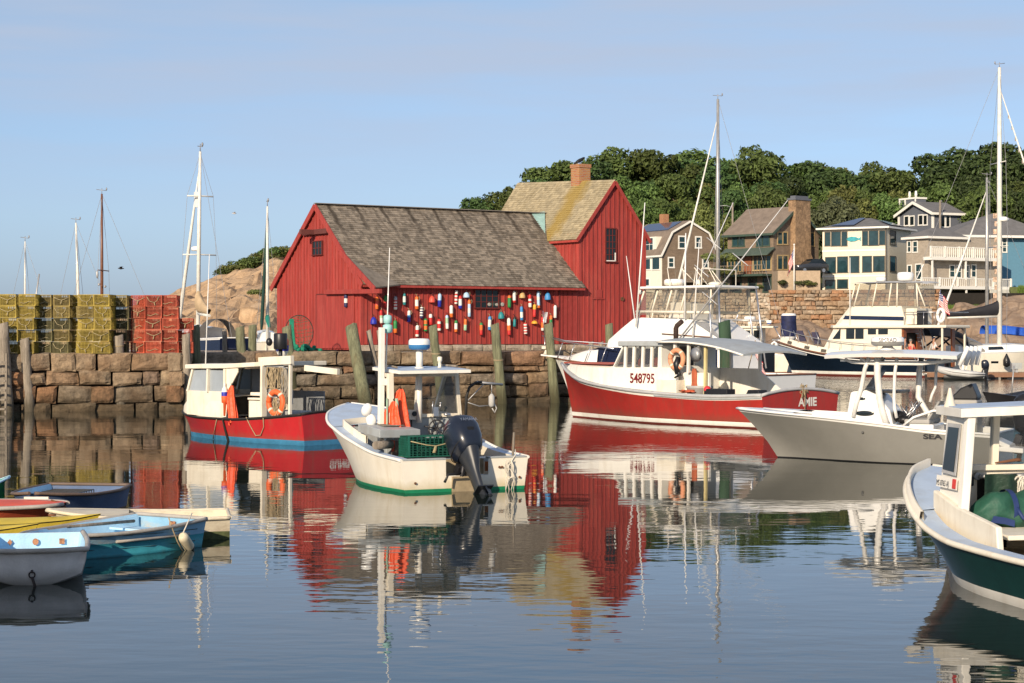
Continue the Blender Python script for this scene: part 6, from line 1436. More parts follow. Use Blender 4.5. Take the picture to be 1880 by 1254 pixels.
for k,(z,r_) in enumerate(((2.86,.075),(2.70,.085))):
    t = thing('net_float','pale turquoise float on the thin antenna pole, %s one' % ('upper','lower')[k],'float',F.wor((1.877,.597,z)),0,'floats on the antenna'); mb=MB(); mb.lathe([(r_*.4,-.08),(r_*.95,-.06),(r_,0),(r_*.95,.06),(r_*.4,.08)],14); mb.build('ball',M('pale_turquoise',(.32,.58,.56),.5,var=.1),t)
rm = part(bt, 'radar_mast', WHITE, lambda m: [m.tube([(2.0,-.06,2.0),(2.0,-.06,2.32)],.06,14), m.tube([(2.0,-.06,1.05),(2.0,-.06,1.93)],.05,12), m.lathe([(.085,0),(.085,.02),(.06,.03)],14,(2.0,-.06,2.0))])
radar(rm, (2.0,-.06,2.33), .19, .2, M('blue_band',(.05,.20,.45),.4))
part(bt, 'nav_light', CREAM, lambda m: [m.lathe([(.045,0),(.03,.04),(.03,.12),(.045,.13),(.045,.2),(.02,.21)],10,(2.1,-.5,2.0))])
part(bt, 'steering_wheel', M('dark_wheel',(.05,.048,.05),.5,metal=.3), lambda m: [m.tube([(2.06,-.42+.15*math.cos(a),.94+.15*math.sin(a)) for a in [2*math.pi*i/24 for i in range(25)]],.014,6)]+[m.tube([(2.06,-.42,.94),(2.06,-.42+.24*math.cos(a),.94+.24*math.sin(a))],[.012,.013],6) for a in [math.pi*2*k/7+.2 for k in range(7)]]+[m.tube([(2.14,-.42,.94),(2.05,-.42,.94)],.03,10)])
part(bt, 'throttle', METAL, lambda m: [m.beam((2.06,-.4,1.16),(2.06,-.4,1.32),.09,.07), m.tube([(2.04,-.47,1.25),(2.0,-.47,1.38)],.01,6), m.ball((2.0,-.47,1.39),.02), m.tube([(2.05,-.33,1.2),(2.02,-.33,1.42)],.01,6), m.ball((2.0,-.6,1.19),(.05,.07,.03))])
part(bt, 'instrument_panel', CREAM, lambda m: [m.beam((2.05,.62,1.22),(2.05,-.02,1.19),.06,.17)]); part(bt, 'gauge', BLACK, lambda m: [m.lathe([(.045,0),(.045,.012)],14,(2.015,y,1.21),Matrix.Rotation(R(-90),3,'Y')) for y in (.42,.18,.03)])
part(bt, 'line_hauler', [STEEL, RUSTM], lambda m: [m.lathe([(.02,-.05),(.235,-.045),(.25,-.03),(.20,0),(.25,.03),(.235,.045),(.02,.05)],26,(1.45,-.62,.84),Matrix.Rotation(R(78),3,'Y')), m.lathe([(.06,0),(.05,.05)],12,(1.40,-.62,.84),Matrix.Rotation(R(-100),3,'Y'),1), m.beam((1.5,-.62,.12),(1.5,-.62,.8),.08,.08,1)])
part(bt, 'davit', [RUBBER, STEEL], lambda m: [m.tube([(2.05,-.98,1.0),(2.05,-1.0,1.5),(2.05,-1.06,1.66),(2.05,-1.18,1.74),(2.05,-1.3,1.75)],.026,8), m.tube([(2.05,-1.2,1.75),(2.05,-1.72,1.70)],.022,8,1), m.tube([(2.05,-1.0,1.4),(2.05,-1.35,1.72)],.010,6,1), m.tube([(2.05,-1.0,1.4),(2.05,-1.25,1.32),(2.05,-1.45,1.33)],.010,6,1)])
part(bt, 'davit_block', M('pale_grey_block',(.45,.44,.42),.6,var=.2), lambda m: [m.lathe([(.03,-.12),(.055,-.09),(.055,.07),(.02,.12)],12,(2.05,-1.5,1.42)), m.tube([(2.05,-1.5,1.54),(2.05,-1.5,1.7)],.01,5), m.tube([(2.05,-1.55,1.36),(2.05,-1.6,1.28),(2.05,-1.56,1.2),(2.05,-1.51,1.28)],.012,6)])
part(bt, 'bait_table', GREYP, lambda m: [m.prism([(1.0,1.12,.86),(2.0,1.1,.92),(2.05,.3,.90),(1.15,.3,.84)],(0,0,.14)), m.beam((1.4,.8,.2),(1.4,.8,.85),.1,.1)], .01)
part(bt, 'table_lid', GREYWOOD, lambda m: m.prism([(1.45,.85,1.03),(1.9,.8,1.05),(1.9,.45,1.05),(1.5,.45,1.03)],(0,0,.015)))
part(bt, 'wooden_roller', GREYWOOD, lambda m: m.tube([(.95,1.22,.74),(1.15,.85,.74)],.07,12))
part(bt, 'bait_crate', GREYWOOD, lambda m: [m.span((1.25,-.35,.12),(1.75,.62,.78))], .01); part(bt, 'crate_lid', GREYP, lambda m: m.span((1.22,-.4,.785),(1.78,.66,.85)), .008)
part(bt, 'battery_box', BLACK, lambda m: m.span((1.0,.2,.12),(1.3,.6,.35)), .01)
part(bt, 'rubber_mat', BLACK, lambda m: m.span((.5,-.42,.522),(.62,.42,.545))); part(bt, 'stern_thwart', GREYP, lambda m: m.span((.28,-1.0,.46),(.68,1.0,.52)))
for q_ in (((1.3,-.72,.2),(1.3,-.72,.72)),((.9,-.85,.25),(.9,-.85,.5))): part(bt, 'rib', M('orange_rust_wood',(.45,.15,.05),.8,var=.3), lambda m: m.beam(*q_,.08,.05))
part(bt, 'bow_floor_boards', GREYWOOD, lambda m: m.span((2.6,-.5,.3),(3.0,.6,.34)))
outboard(bt, (-.14,.02,.55), 0, 37, 1.1, NAVYC, ('YAMAHA',.07,.46))
part(bt, 'steering_arm', BLACK, lambda m: m.tube([(-.25,.2,.32),(-.22,.42,.30),(-.25,.5,.18)],[.02,.02,.025],8))
for (y,z) in ((.92,.16),(-.62,.38),(-.67,.38),(-1.0,.2)): part(bt, 'scupper_plug', RUSTM, lambda m: m.lathe([(.022,0),(.018,.02)],10,(-.012,y,z),Matrix.Rotation(R(-90),3,'Y')))
t = make_trap(tm('dark_green_coated_wire',(.008,.10,.07)), 'green wire lobster trap sitting across the white skiff in front of the bait crate'); t.location = F.wor((.98,.62,.54)); t.rotation_euler = (0,0,R(117-90)); t['category']='lobster trap'; t.scale=(1,.1,1)
t.location = F.wor((.72,.24,.535)); t.rotation_euler = (0,0,R(117-90)); t.scale = (1.72,.42,.92)
oilskin(F, (1.7,.42,1.66), 1.0, 'orange oilskin coat hung from the corner post of the white skiff', 60)
oilskin(F, (1.62,.58,1.45), .82, 'narrow orange oilskin hung behind the pale green pole of the white skiff', 40)
for k,(z,y) in enumerate(((1.30,.98),(1.12,.9))):
    t = thing('white_float','white oval float tied to the mast post of the white skiff, %s one' % ('upper','lower')[k],'float',F.wor((1.9,y,z)),0,'white floats on the skiff'); mb=MB(); mb.ball((0,0,0),(.09,.09,.12),14,10,0,Matrix.Rotation(.4-k*.6,3,'Y')); mb.build('ball',CLEANW,t)
t = thing('oar_stick','bare wooden stick standing on the transom corner of the white skiff','stick',F.wor((.1,-.93,.53)),0); mb=MB(); mb.tube([(0,0,0),(.02,0,.42)],[.022,.018],8); mb.build('shaft',GREYWOOD,t)
t = thing('rope_tangle','tangled pale rope hanging over the right transom of the white skiff','rope',F.wor((-.03,-.78,.38)),27); mb=MB()
for k in range(6): mb.tube([(rnd.uniform(-.09,.09),-.02-rnd.uniform(0,.03),z) for z in (.12,.02,-.06,-.16,-.2,-.42)],.009,5)
mb.tube([(-.02,-.02,.05),(.0,-.02,-.2),(.0,-.02,-.40)],.012,5); mb.tube([(.02,0,.05),(.15,.02,.2),(.18,.1,.28)],.01,5); mb.build('line',WROPE,t)

# ------------------------------------------------------------------ grey centre console boat
F = FG = Frame((9.9,39.5,0), 155)
GREYH = M('grey_gelcoat_hull', (.225,.22,.20), .25, var=.05, coat=.3)
bt = fthing(F, 'center_console_boat', 'grey center console fishing boat with a white hardtop and radar, moored right of centre', 'motor boat')
H = Hull([(0,1.12,1.0,.64),(.2,1.16,1.02,.70),(.45,1.16,.92,.84),(.65,1.02,.62,.93),(.82,.68,.28,.98),(.93,.32,.08,1.01),(1,.03,.01,1.03)], 5.62, 4.72, 1.0)
H.build(bt, [GREYH, CLEANW, BLACK, BLACK], sheer=.075, boots=((-.02,.022),), sole=.3, deckmat=CLEANW, innermat=CLEANW, sf=.74, wd=.2, rail=CLEANW, railr=.025, low=-.3)
text('hull_lettering', 'SEA PRO', .135, M('charcoal_lettering',(.03,.03,.035),.4), bt, lambda u, v: H.on(1.36-u, .52+v, 1, .006), squash=1.7, bold=.006)
part(bt, 'rod_hole', BLACK, lambda m: m.lathe([(.03,0),(.025,.02)],10,H.on(2.6,.62,1,.005),Matrix.Rotation(R(-80),3,'X')))
mb = MB(); pr = [(3.15,.66),(3.02,1.42),(2.7,1.46),(2.45,1.36),(2.2,1.05),(2.1,.62),(2.1,.3),(3.2,.3)]
mb.prism([(x,.48,z) for x,z in pr],(0,-.96,0)); cs = mb.build('console', CLEANW, bt, bev=.05, seg=3)
part(cs, 'console_window', DKGLASS, lambda m: [m.ball((2.72,.485,.98),(.2,.012,.055)), m.ball((2.78,.485,1.28),(.08,.012,.03))])
part(cs, 'side_vent', BLACK, lambda m: [m.prism([(2.38,.492,1.1),(2.3,.492,1.0),(2.18,.492,.78),(2.3,.492,.92)],(0,.006,0)), m.lathe([(.045,0),(.04,.02)],12,(2.3,.484,.75),Matrix.Rotation(R(-90),3,'X'))])
part(cs, 'windscreen', clear_sheet('smoked_acrylic',(.08,.09,.1),.25), lambda m: m.loft([[(2.75,y,1.45),(2.48,y*.92,1.86)] for y in (-.42,-.2,.0,.2,.42)]))
part(cs, 'dash_ledge', BLACK, lambda m: m.span((2.0,-.42,1.40),(2.7,.42,1.455)), .01)
hm = MB(); rows = []
for i in range(15):
    a = i/14; x = lerp(3.5,.78,a); w = .98*(1-abs(2*a-1)**6*.25); z = 2.17+.05*math.sin(a*math.pi); rows.append([(x,y*w,z+.07*(1-y*y)) for y in [-1+2*k/10 for k in range(11)]])
hm.loft(rows); hm.loft([[(p[0],p[1]*.96,p[2]-.07) for p in r_] for r_ in rows])
for r_ in (rows[0],rows[-1]): hm.loft([r_,[(p[0],p[1]*.96,p[2]-.07) for p in r_]])
for k in (0,10): hm.loft([[r_[k] for r_ in rows],[(r_[k][0],r_[k][1]*.96,r_[k][2]-.07) for r_ in rows]])
tt = hm.build('hardtop', CLEANW, bt)
PIPE = M('white_pipe',(.72,.70,.66),.3,coat=.3)
for (pts,r_) in (([(2.95,.5,.9),(2.78,.52,1.5),(2.6,.6,2.12)],.045),([(2.25,.5,.75),(2.4,.52,1.3),(2.42,.6,2.12)],.07),([(2.05,.5,.9),(2.1,.52,1.3),(2.02,.6,2.12)],.035),([(2.95,-.5,.9),(2.78,-.52,1.5),(2.6,-.6,2.12)],.045),([(1.5,-.5,.75),(1.85,-.52,1.3),(1.8,-.6,2.12)],.06),([(1.6,-.5,1.2),(1.5,-.55,1.5),(1.45,-.6,2.12)],.03)):
    part(tt, 'hardtop_leg', PIPE, lambda m: m.tube([pts[0],Vector(pts[0]).lerp(Vector(pts[1]),.5)+Vector((.015,0,0)),pts[1],Vector(pts[1]).lerp(Vector(pts[2]),.6)+Vector((.02,0,.02)),pts[2]],r_,10))
part(tt, 'top_frame', PIPE, lambda m: [m.tube([(3.1,s_*.6,2.09),(2.95,s_*.6,2.03),(2.5,s_*.6,2.0),(1.5,s_*.6,2.0),(.9,s_*.6,2.09)],.03,8) for s_ in (1,-1)]+[m.span((1.45,-.6,2.0),(2.7,.6,2.05))])
part(tt, 'spreader_light', CLEANW, lambda m: m.span((3.1,.5,2.04),(3.2,.6,2.09)))
rd = part(tt, 'radar_stand', CLEANW, lambda m: [m.lathe([(.2,0),(.12,.06),(.1,.09)],14,(2.35,.05,2.27))]); radar(rd,(2.35,.05,2.36),.34,.2,GREYH,'radar_dome',('SIMRAD',.12,R(72)))
part(tt, 'rocket_launcher', CLEANW, lambda m: [m.tube([(.72-.05*k,y,1.98),(.55-.02*k,y,2.36)],.045,10) for k,y in enumerate((.75,.45,.15,-.15))])
SEATG = M('grey_upholstery',(.33,.32,.30),.6,var=.08)
lp_ = part(bt, 'leaning_post', CLEANW, lambda m: [m.span((1.3,-.5,.3),(1.8,.5,.78))], .03)
for y in (.27,-.27): part(lp_, 'seat_back', SEATG, lambda m: m.loft([[(1.46-.08*k,y-.22+.04*(k==3),.86+.13*k),(1.40-.08*k,y-.22,.86+.13*k),(1.40-.08*k,y+.22,.86+.13*k),(1.46-.08*k,y+.22,.86+.13*k)] for k in range(4)],closed=True), .03); 
for y in (.27,-.27): part(lp_, 'seat_cushion', SEATG, lambda m: m.span((1.38,y-.23,.78),(1.9,y+.23,.88)), .03)
part(lp_, 'arm_rail', CLEANW, lambda m: m.tube([(1.92,.5,.74),(1.7,.52,.92),(1.3,.52,1.06),(1.1,.5,1.06)],.025,8))
part(bt, 'electronics_bag', BLACK, lambda m: [m.ball((2.1,.1,.92),(.2,.26,.12)), m.ball((1.95,.25,.86),(.16,.2,.10))]); part(bt, 'tackle_jumble', METAL, lambda m: [m.tube([(1.9+rnd.uniform(-.3,.2),rnd.uniform(-.3,.4),.75),(1.9+rnd.uniform(-.3,.2),rnd.uniform(-.3,.4),1.1+rnd.random()*.15)],.012,5) for _ in range(16)])
part(bt, 'gear_locker', SEATG, lambda m: [m.span((.6,-.9,.3),(1.1,-.35,1.26))], .04); part(bt, 'tackle_rack', M('green_grey_tackle',(.3,.32,.24),.7,var=.5,scale=20), lambda m: [m.beam((.64+.08*k,-.34,.62),(.64+.08*k,-.33,1.16),.025,.025) for k in range(5)]+[m.beam((.6,-.34,.62+.16*j),(1.08,-.34,.62+.16*j),.015,.02) for j in range(4)])
part(bt, 'black_canvas', BLACK, lambda m: m.prism([(1.2,-.85,1.26),(.95,-.85,1.5),(.72,-.85,1.6),(.6,-.85,1.32),(.62,-.85,1.26)],(0,.45,0)), .03)
part(bt, 'bow_rail', CLEANW, lambda m: m.tube([(4.9,.4,1.05),(4.0,.78,1.0),(3.1,.98,.96)],.02,8))
part(bt, 'swim_platform', CLEANW, lambda m: m.prism([(-.02,.95,.30),(-.55,.85,.26),(-.55,.3,.26),(-.02,.3,.30)],(0,0,.1)), .02)
part(bt, 'stern_step', CLEANW, lambda m: m.prism([(.15,.95,.62),(-.3,.9,.42),(-.3,.3,.42),(.15,.3,.62)],(0,0,-.1)), .02)
outboard(bt, (-.5,-.1,.62), 0, 4, 1.15, BLACK, ('OO',.14,.35))
# ------------------------------------------------------------------ dark green boat, lower right
F = FQ = Frame((6.37,16.61,0), 103)
GREENH = M('dark_green_hull_paint', (.006,.040,.034), .3, var=.2, coat=.25)
bt = fthing(F, 'green_work_boat', 'dark green work boat with a white shelter and pale blue foredeck, lower right', 'boat')
H = Hull([(0,1.18,1.0,.50),(.3,1.25,1.05,.49),(.5,1.25,1.02,.51),(.62,1.19,.92,.58),(.7,1.1,.78,.68),(.8,.9,.52,.83),(.92,.5,.2,.99),(1,.03,.01,1.06)], 6.52, 6.05, 1.2)
H.build(bt, [GREENH, CREAM, WHITE, BLACK], sheer=.03, boots=((.0,.10),), sole=.3, deckmat=BLUEDECK, innermat=CREAM, sf=.72, wd=.26, rail=CREAM, railr=.032)
part(bt, 'toe_rail', CREAM, lambda m: m.loft([[p,p+Vector((0,-.02,.10)),p+Vector((0,-.06,.10)),p+Vector((0,-.06,0))] for p in H.edge(1,.67,.99,20)]))
part(bt, 'coaming', CREAM, lambda m: m.prism([(4.75,.80,.55),(4.75,.80,.93),(4.05,.86,.80),(3.2,.93,.72),(3.02,.94,.70),(2.96,.95,.45)],(0,-.07,0)), .015)
sh_ = part(bt, 'shelter', WHITE, lambda m: [m.prism([(4.07,.80,.70),(4.72,.76,.72),(4.62,.70,1.75),(4.04,.74,1.75)],(0,-.05,0)), m.beam((4.05,.80,.62),(4.03,.72,1.75),.09,.10)], .012)
part(sh_, 'side_window', [M('window_gasket',(.42,.42,.42),.5), DKGLASS], lambda m: [m.prism([(4.2,.799,1.12),(4.58,.777,1.13),(4.53,.728,1.66),(4.18,.748,1.66)],(0,.006,0)), m.prism([(4.24,.806,1.16),(4.54,.785,1.17),(4.50,.738,1.62),(4.22,.756,1.62)],(0,.005,0),1)])
part(sh_, 'number_plate', WHITE, lambda m: m.prism([(4.15,.812,.97),(4.68,.795,.98),(4.68,.785,1.10),(4.15,.803,1.09)],(0,.004,0)))
text('registration_number', 'MS 8765 AJ', .085, BLACK, sh_, lambda u, v: (4.665-u, .806+.03*u-.09*v, .995+v), squash=.8)
part(sh_, 'sticker', M('red_sticker',(.6,.05,.04),.5), lambda m: m.prism([(4.17,.822,.985),(4.25,.82,.985),(4.25,.811,1.085),(4.17,.813,1.085)],(0,.004,0)))
part(sh_, 'roof', [WHITE, BLUEDECK], lambda m: [m.prism([(3.95,.86,1.74),(3.95,-1.1,1.80),(4.85,-.95,1.80),(4.85,.72,1.74)],(0,0,.09)), m.prism([(3.98,.83,1.833),(3.98,-1.08,1.893),(4.82,-.93,1.893),(4.82,.69,1.833)],(0,0,.006),1)], .015)
part(sh_, 'bulkhead', CREAM, lambda m: [m.span((4.66,-.98,.3),(4.72,-.02,1.18)), m.span((4.66,.33,.3),(4.72,.70,1.18)), m.span((4.66,-.02,1.05),(4.72,.33,1.18)), m.span((4.60,-1.0,1.14),(4.74,.70,1.20)), m.beam((4.69,-.98,1.2),(4.65,-.96,1.75),.06,.06), m.beam((4.69,.12,1.2),(4.65,.12,1.76),.07,.09)], .006)
part(sh_, 'windscreen', GLASS, lambda m: m.face([(4.68,.68,1.2),(4.68,-.95,1.2),(4.64,-.94,1.76),(4.64,.68,1.76)]))
part(sh_, 'flood_light', [BLACK, CLEANW], lambda m: [m.beam((3.93,.05,1.91),(3.85,.05,1.90),.16,.16), m.beam((3.852,.05,1.90),(3.845,.05,1.90),.12,.12,1)], .01)
part(sh_, 'roof_horn', CREAM, lambda m: m.loft([[(4.55+.07*math.cos(a)*k,.70+.07*math.sin(a)*k,z) for a in [2*math.pi*i/10 for i in range(10)]] for z,k in ((1.83,1),(1.88,.7),(2.0,.3),(2.03,.2))],closed=True))
part(bt, 'console_box', BLACK, lambda m: m.span((4.55,.42,.98),(4.655,.58,1.08)), .01)
part(bt, 'towel_rail', STEEL, lambda m: [m.tube([(4.55,.36,1.08),(4.55,-.3,1.10)],.022,8), m.lathe([(.04,0),(.04,.06)],10,(4.58,.36,1.08),Matrix.Rotation(R(90),3,'Y'))])
part(bt, 'cuddy_shade', INSHADE, lambda m: m.span((4.67,-.03,.3),(4.70,.34,1.06)))  # dark sheet painting the shade inside the cuddy
part(bt, 'thwart', CREAM, lambda m: [m.span((3.3,-1.0,.53),(4.6,.66,.58)), m.span((3.28,-1.0,.3),(3.32,.4,.53))], .01)
part(bt, 'dash_tool', RUSTM, lambda m: m.tube([(4.6,.15,1.22),(4.6,-.1,1.25),(4.6,-.15,1.25)],[.008,.02,.02],6))
TARP = M('dark_green_tarp',(.012,.035,.022),.6,var=.5,scale=6,bump=.02,bscale=10)
t = thing('tarp','dark green tarp draped over the rail inside the shelter of the dark green boat','tarp',F.wor((4.55,.15,1.09)),math.degrees(F.th)); mb=MB(); mb.loft([[(-.03+.03*math.sin(7*y*3+z*4)-.05*(1-abs(z)),y,-z+.02) for z in (0,.1,.22,.35,.45)] for y in [-.2+.4*k/18 for k in range(19)]]); mb.build('cloth',TARP,t,fix=False)
coil('rope_coil','pale rope loops over the rail beside the dark green tarp',F,(4.5,-.12,1.08),.12,.32,WROPE,6,9,-90)
b0 = Vector(F.onz(1806,972,.62)); b0.x = 3.8
bg_ = thing('duffel_bag','large green duffel bag with blue straps lying in the dark green boat','bag',F.wor((4.22,.13,.59)),math.degrees(F.th))
BAGG = M('green_bag_cloth',(.018,.085,.055),.6,var=.35,scale=5,bump=.02,bscale=9); BAGB = M('blue_bag_strap',(.015,.035,.13),.6,var=.2)
mb = MB(); rows=[]
for i in range(29):
    a=i/28; y=.48-1.05*a; rr_=.19*(1-abs(2*a-1)**4)**.6+.02; rows.append([(rr_*1.0*math.cos(b)*(1+.12*math.sin(3*b+9*a)+.07*math.sin(23*a+3*b)),y,.15+rr_*.92*math.sin(b)*(1+.14*math.sin(11*a+2*b)+.06*math.sin(31*a+b))-.03*math.cos(14*a)) for b in [2*math.pi*k/28 for k in range(28)]])
mb.loft(rows,closed=True); mb.face(rows[0]); mb.face(rows[-1]); mb.build('body',BAGG,bg_)
for a in (.36,.66):
    mb=MB(); y=.42-.95*a; mb.loft([[(.225*math.cos(b),y+d,.16+.218*math.sin(b)) for d in (-.03,.03)] for b in [2*math.pi*k/20 for k in range(21)]]); mb.build('strap',BAGB,bg_)
mb=MB(); mb.tube([(-.2,.07,.2),(-.26,.03,.1),(-.27,-.1,.04),(-.25,-.22,.1),(-.2,-.2,.22)],.022,8); mb.build('handle',BAGB,bg_)
mb=MB(); mb.loft([[(-.19,.36,.05),(-.2,.2,.03),(-.215,.1,.0)],[(-.2,.33,.12),(-.22,.2,.1),(-.225,.1,.07)]]); mb.build('end_pocket',BAGB,bg_)
t = thing('jacket','blue jacket with red trim hung beside the post of the dark green boat','coat',F.wor((4.45,.62,1.12)),math.degrees(F.th)); mb=MB(); mb.loft([[(.05*math.cos(b),w*math.sin(b),z) for b in [2*math.pi*k/12 for k in range(12)]] for z,w in ((.02,.02),(-.05,.05),(-.35,.07),(-.5,.06))],closed=True); mb.build('cloth',M('blue_cloth',(.03,.10,.22),.8,var=.3),t)

# ------------------------------------------------------------------ dinghies, lower left
def weath(name, c, under, amt=.8, sc_=2.2): return M(name, c, .6, var=.2, scale=3, dirt=under, dirtamt=amt, dscale=sc_, dstretch=(.6,.6,1.8), bump=.004, bscale=40)
DBLUE = weath('weathered_blue_paint',(.24,.45,.62),(.42,.39,.33),.95,3); DLBLUE = weath('light_blue_inside_paint',(.42,.66,.84),(.36,.36,.33),.6,4); DTEAL = weath('teal_bottom_paint',(.035,.27,.34),(.10,.08,.05)); DCREAM = weath('peeling_cream_paint',(.62,.55,.42),(.30,.22,.14),.6,5); DNAVY = weath('faded_navy_paint',(.08,.13,.24),(.20,.16,.12)); DRED = weath('orange_red_paint',(.72,.10,.05),(.5,.1,.05),.3); DRED2 = weath('dull_red_paint',(.50,.09,.04),(.20,.06,.03)); DPALE = weath('pale_blue_white_hull',(.52,.50,.47),(.36,.34,.32),.6,2.2); GUNW = weath('grey_gunwale_rubber',(.40,.37,.33),(.2,.17,.13)); BROWNG = weath('brown_gunwale_wood',(.14,.095,.07),(.07,.05,.04)); WEED = M('weedy_bottom',(.10,.12,.05),.9,var=.6,scale=8)
STK_ = M('orange_sticker',(.42,.19,.09),.5,var=.8,scale=22)
def skiff(name, label, F, keys, loa, lwl, mats, rail, sf=.9, wd=.05, inner=None, sole=.08, seats=(.3,.62), boots=((.0,.1),), crown=.0, railr=.024):
    bt = fthing(F, name, label, 'rowing boat'); H = Hull(keys, loa, lwl, 1.2)
    H.build(bt, mats, sheer=.05, boots=boots, sole=sole, deckmat=rail, innermat=inner, sf=sf, wd=wd, rail=rail, railr=railr, crown=crown, low=-.2)
    for s in seats:
        p = H.P(s, H.top(s)); ys_ = min(H.on(p.x-.12,p.z-.14,1,0).y, H.on(p.x+.14,p.z-.14,1,0).y)-.05; part(bt, 'seat', inner, lambda m: m.span((p.x-.12,-ys_,p.z-.13),(p.x+.14,ys_,p.z-.10)), .008)
    return bt, H
Fb = Frame((-4.23,24.3,0), 236)
bt, H = skiff('blue_skiff', 'weathered blue and teal rowing skiff with a fender hanging on its side', Fb, [(0,.6,.52,.35),(.3,.66,.54,.31),(.6,.58,.44,.29),(.85,.34,.2,.30),(1,.04,.01,.32)], 2.42, 2.28, [DBLUE,DBLUE,DTEAL,WEED], GUNW, .93, .05, DLBLUE, .08, (.16,.6), ((.0,.05),(.05,.17)))
part(bt, 'rub_strip', GUNW, lambda m: m.tube([H.on(x,.19,1,.012) for x in (.3,.6,.9,1.2,1.45)],.018,6)); part(bt, 'builder_plate', STK_, lambda m: m.span((.02,.0,.20),(.027,.10,.29)))
part(bt, 'inner_knee', DLBLUE, lambda m: m.prism([(.05,-.5,.1),(.05,-.5,.33),(.4,-.53,.31)],(0,-.04,0)))
t = thing('fender','long cream fender hanging low on the side of the weathered blue skiff','fender',Fb.wor((.42,.66,.10)),239); D3 = Matrix.Rotation(R(52),3,'Y') @ Matrix.Rotation(R(-14),3,'X'); mb=MB(); mb.lathe([(.03,-.17),(.055,-.15),(.062,-.13),(.066,-.1),(.066,.1),(.058,.14),(.03,.165)],16,(0,0,0),D3,mis=[1,1,1,0,0,0]); mb.build('body',[M('cream_vinyl',(.66,.58,.42),.5,var=.12,dirt=(.4,.33,.2)),BLACK],t); mb=MB(); mb.tube([D3@Vector((0,0,.16)),(-.13,-.02,.34)],.008,5); mb.build('lanyard',WROPE,t)
for z_ in (.10,.26): part(bt, 'plank_seam', M('dark_seam',(.05,.07,.08),.9), lambda m: m.tube([H.on(x,z_*(.9+.06*x),1,.003) for x in (.15,.5,.9,1.3,1.7,2.0)],.005,4))
t = thing('oar','weathered oar lying along the inside of the blue skiff','oar',Fb.wor((.35,-.28,.30)),239+4); mb=MB(); mb.tube([(0,0,0),(1.25,0,.04)],[.02,.018],8); mb.build('shaft',GREYWOOD,t); mb=MB(); mb.loft([[(x,-w,.04),(x,0,.055),(x,w,.04)] for x,w in ((1.2,.02),(1.35,.06),(1.65,.065))]); mb.build('blade',GREYWOOD,t)
hanging('painter_line','frayed line hanging from the gunwale of the weathered blue skiff to the water','rope',Fb,[(.72,.66,.42),H.on(.68,.3,1,.02),(.58,.67,.12),(.5,.68,.0)],.008,ROPE)
Fc = Frame((-3.68,25.45,0), 190)
bt, H = skiff('cream_skiff', 'peeling cream rowing skiff behind the weathered blue one', Fc, [(0,.6,.5,.28),(.3,.66,.54,.27),(.6,.58,.44,.29),(.85,.34,.2,.33),(1,.04,.01,.36)], 2.3, 2.1, [DCREAM,DCREAM,WEED,WEED], DCREAM, .55, .12, DCREAM, .1, (.3,), ((.0,.1),))
Fd = Frame((-6.35,29.45,0), 262)
bt, H = skiff('navy_skiff', 'faded dark blue rowing skiff with a brown gunwale behind the red dinghy', Fd, [(0,.64,.58,.35),(.3,.72,.6,.33),(.6,.64,.5,.33),(.85,.38,.22,.36),(1,.04,.01,.4)], 2.25, 2.1, [DNAVY,DNAVY,BROWNG,WEED], BROWNG, .93, .05, DLBLUE, .08, (.25,.62), ((.0,.04),))
t = thing('wire_crate','dark wire crate lying inside the faded dark blue skiff','crate',Fd.wor((.75,-.1,.02)),262); mb=MB()
for k in range(9): mb.beam((-.4+.1*k,-.3,.0),(-.4+.1*k,-.3,.28),.012,.012); mb.beam((-.4+.1*k,.3,.0),(-.4+.1*k,.3,.28),.012,.012); mb.beam((-.4+.1*k,-.3,.28),(-.4+.1*k,.3,.28),.012,.012)
for z in (0,.07,.14,.21,.28): mb.beam((-.4,-.3,z),(.4,-.3,z),.012,.012); mb.beam((-.4,.3,z),(.4,.3,z),.012,.012)
mb.build('wire_body',BLACK,t)
Fr = Frame((-8.52,26.75,0), -6)
bt = fthing(Fr, 'red_dinghy', 'orange red decked dinghy with a grey rub rail at the left edge', 'dinghy'); H = Hull([(0,.5,.4,.30),(.4,.70,.48,.29),(.7,.62,.38,.30),(.9,.42,.16,.31),(.97,.25,.06,.315),(1,.10,.01,.32)], 2.5, 2.25, 1.2)
H.build(bt, [DRED2,DRED,DRED2,WEED], sheer=.03, boots=((.0,.06),), sf=.0, sole=None, deckmat=DRED, rail=GUNW, railr=.028, camber=.05, low=-.2)
part(bt, 'splash_rail', CREAM, lambda m: m.beam((1.9,.08,.38),(2.25,.05,.385),.03,.03)); part(bt, 'bow_fitting', RUSTM, lambda m: [m.ball((2.46,0,.30),.03), m.tube([(2.3,0,.36),(2.4,.02,.33),(2.52,-.03,.26)],.012,6)])
Fk = Frame((-7.5,24.35,0), 8)
bt = fthing(Fk, 'yellow_kayak', 'yellow kayak with a pointed bow between the red dinghy and the blue skiff', 'kayak'); H = Hull([(0,.03,.01,.32),(.2,.2,.14,.27),(.5,.33,.25,.25),(.8,.22,.14,.28),(1,.02,.01,.34)], 2.35, 2.2, 1.0)
YEL = weath('yellow_plastic',(.62,.46,.05),(.42,.32,.06),.5)
H.build(bt, [YEL,BLACK,YEL,YEL], sheer=.012, boots=((.0,.04),), sf=0, sole=None, deckmat=YEL, camber=.10, low=-.15); part(bt, 'round_hatch', RUSTM, lambda m: m.lathe([(.05,0),(.05,.02),(.03,.025)],14,(1.75,.0,.325)))
Fy = Frame((-8.0,23.3,0), 4)
b2 = dup(bt, Fy.o, 3, 'olive yellow kayak low at the left edge under the yellow kayak', 'kayaks')
bt['group']='kayaks'
Fg = Frame((-8.98,29.2,0), 12)
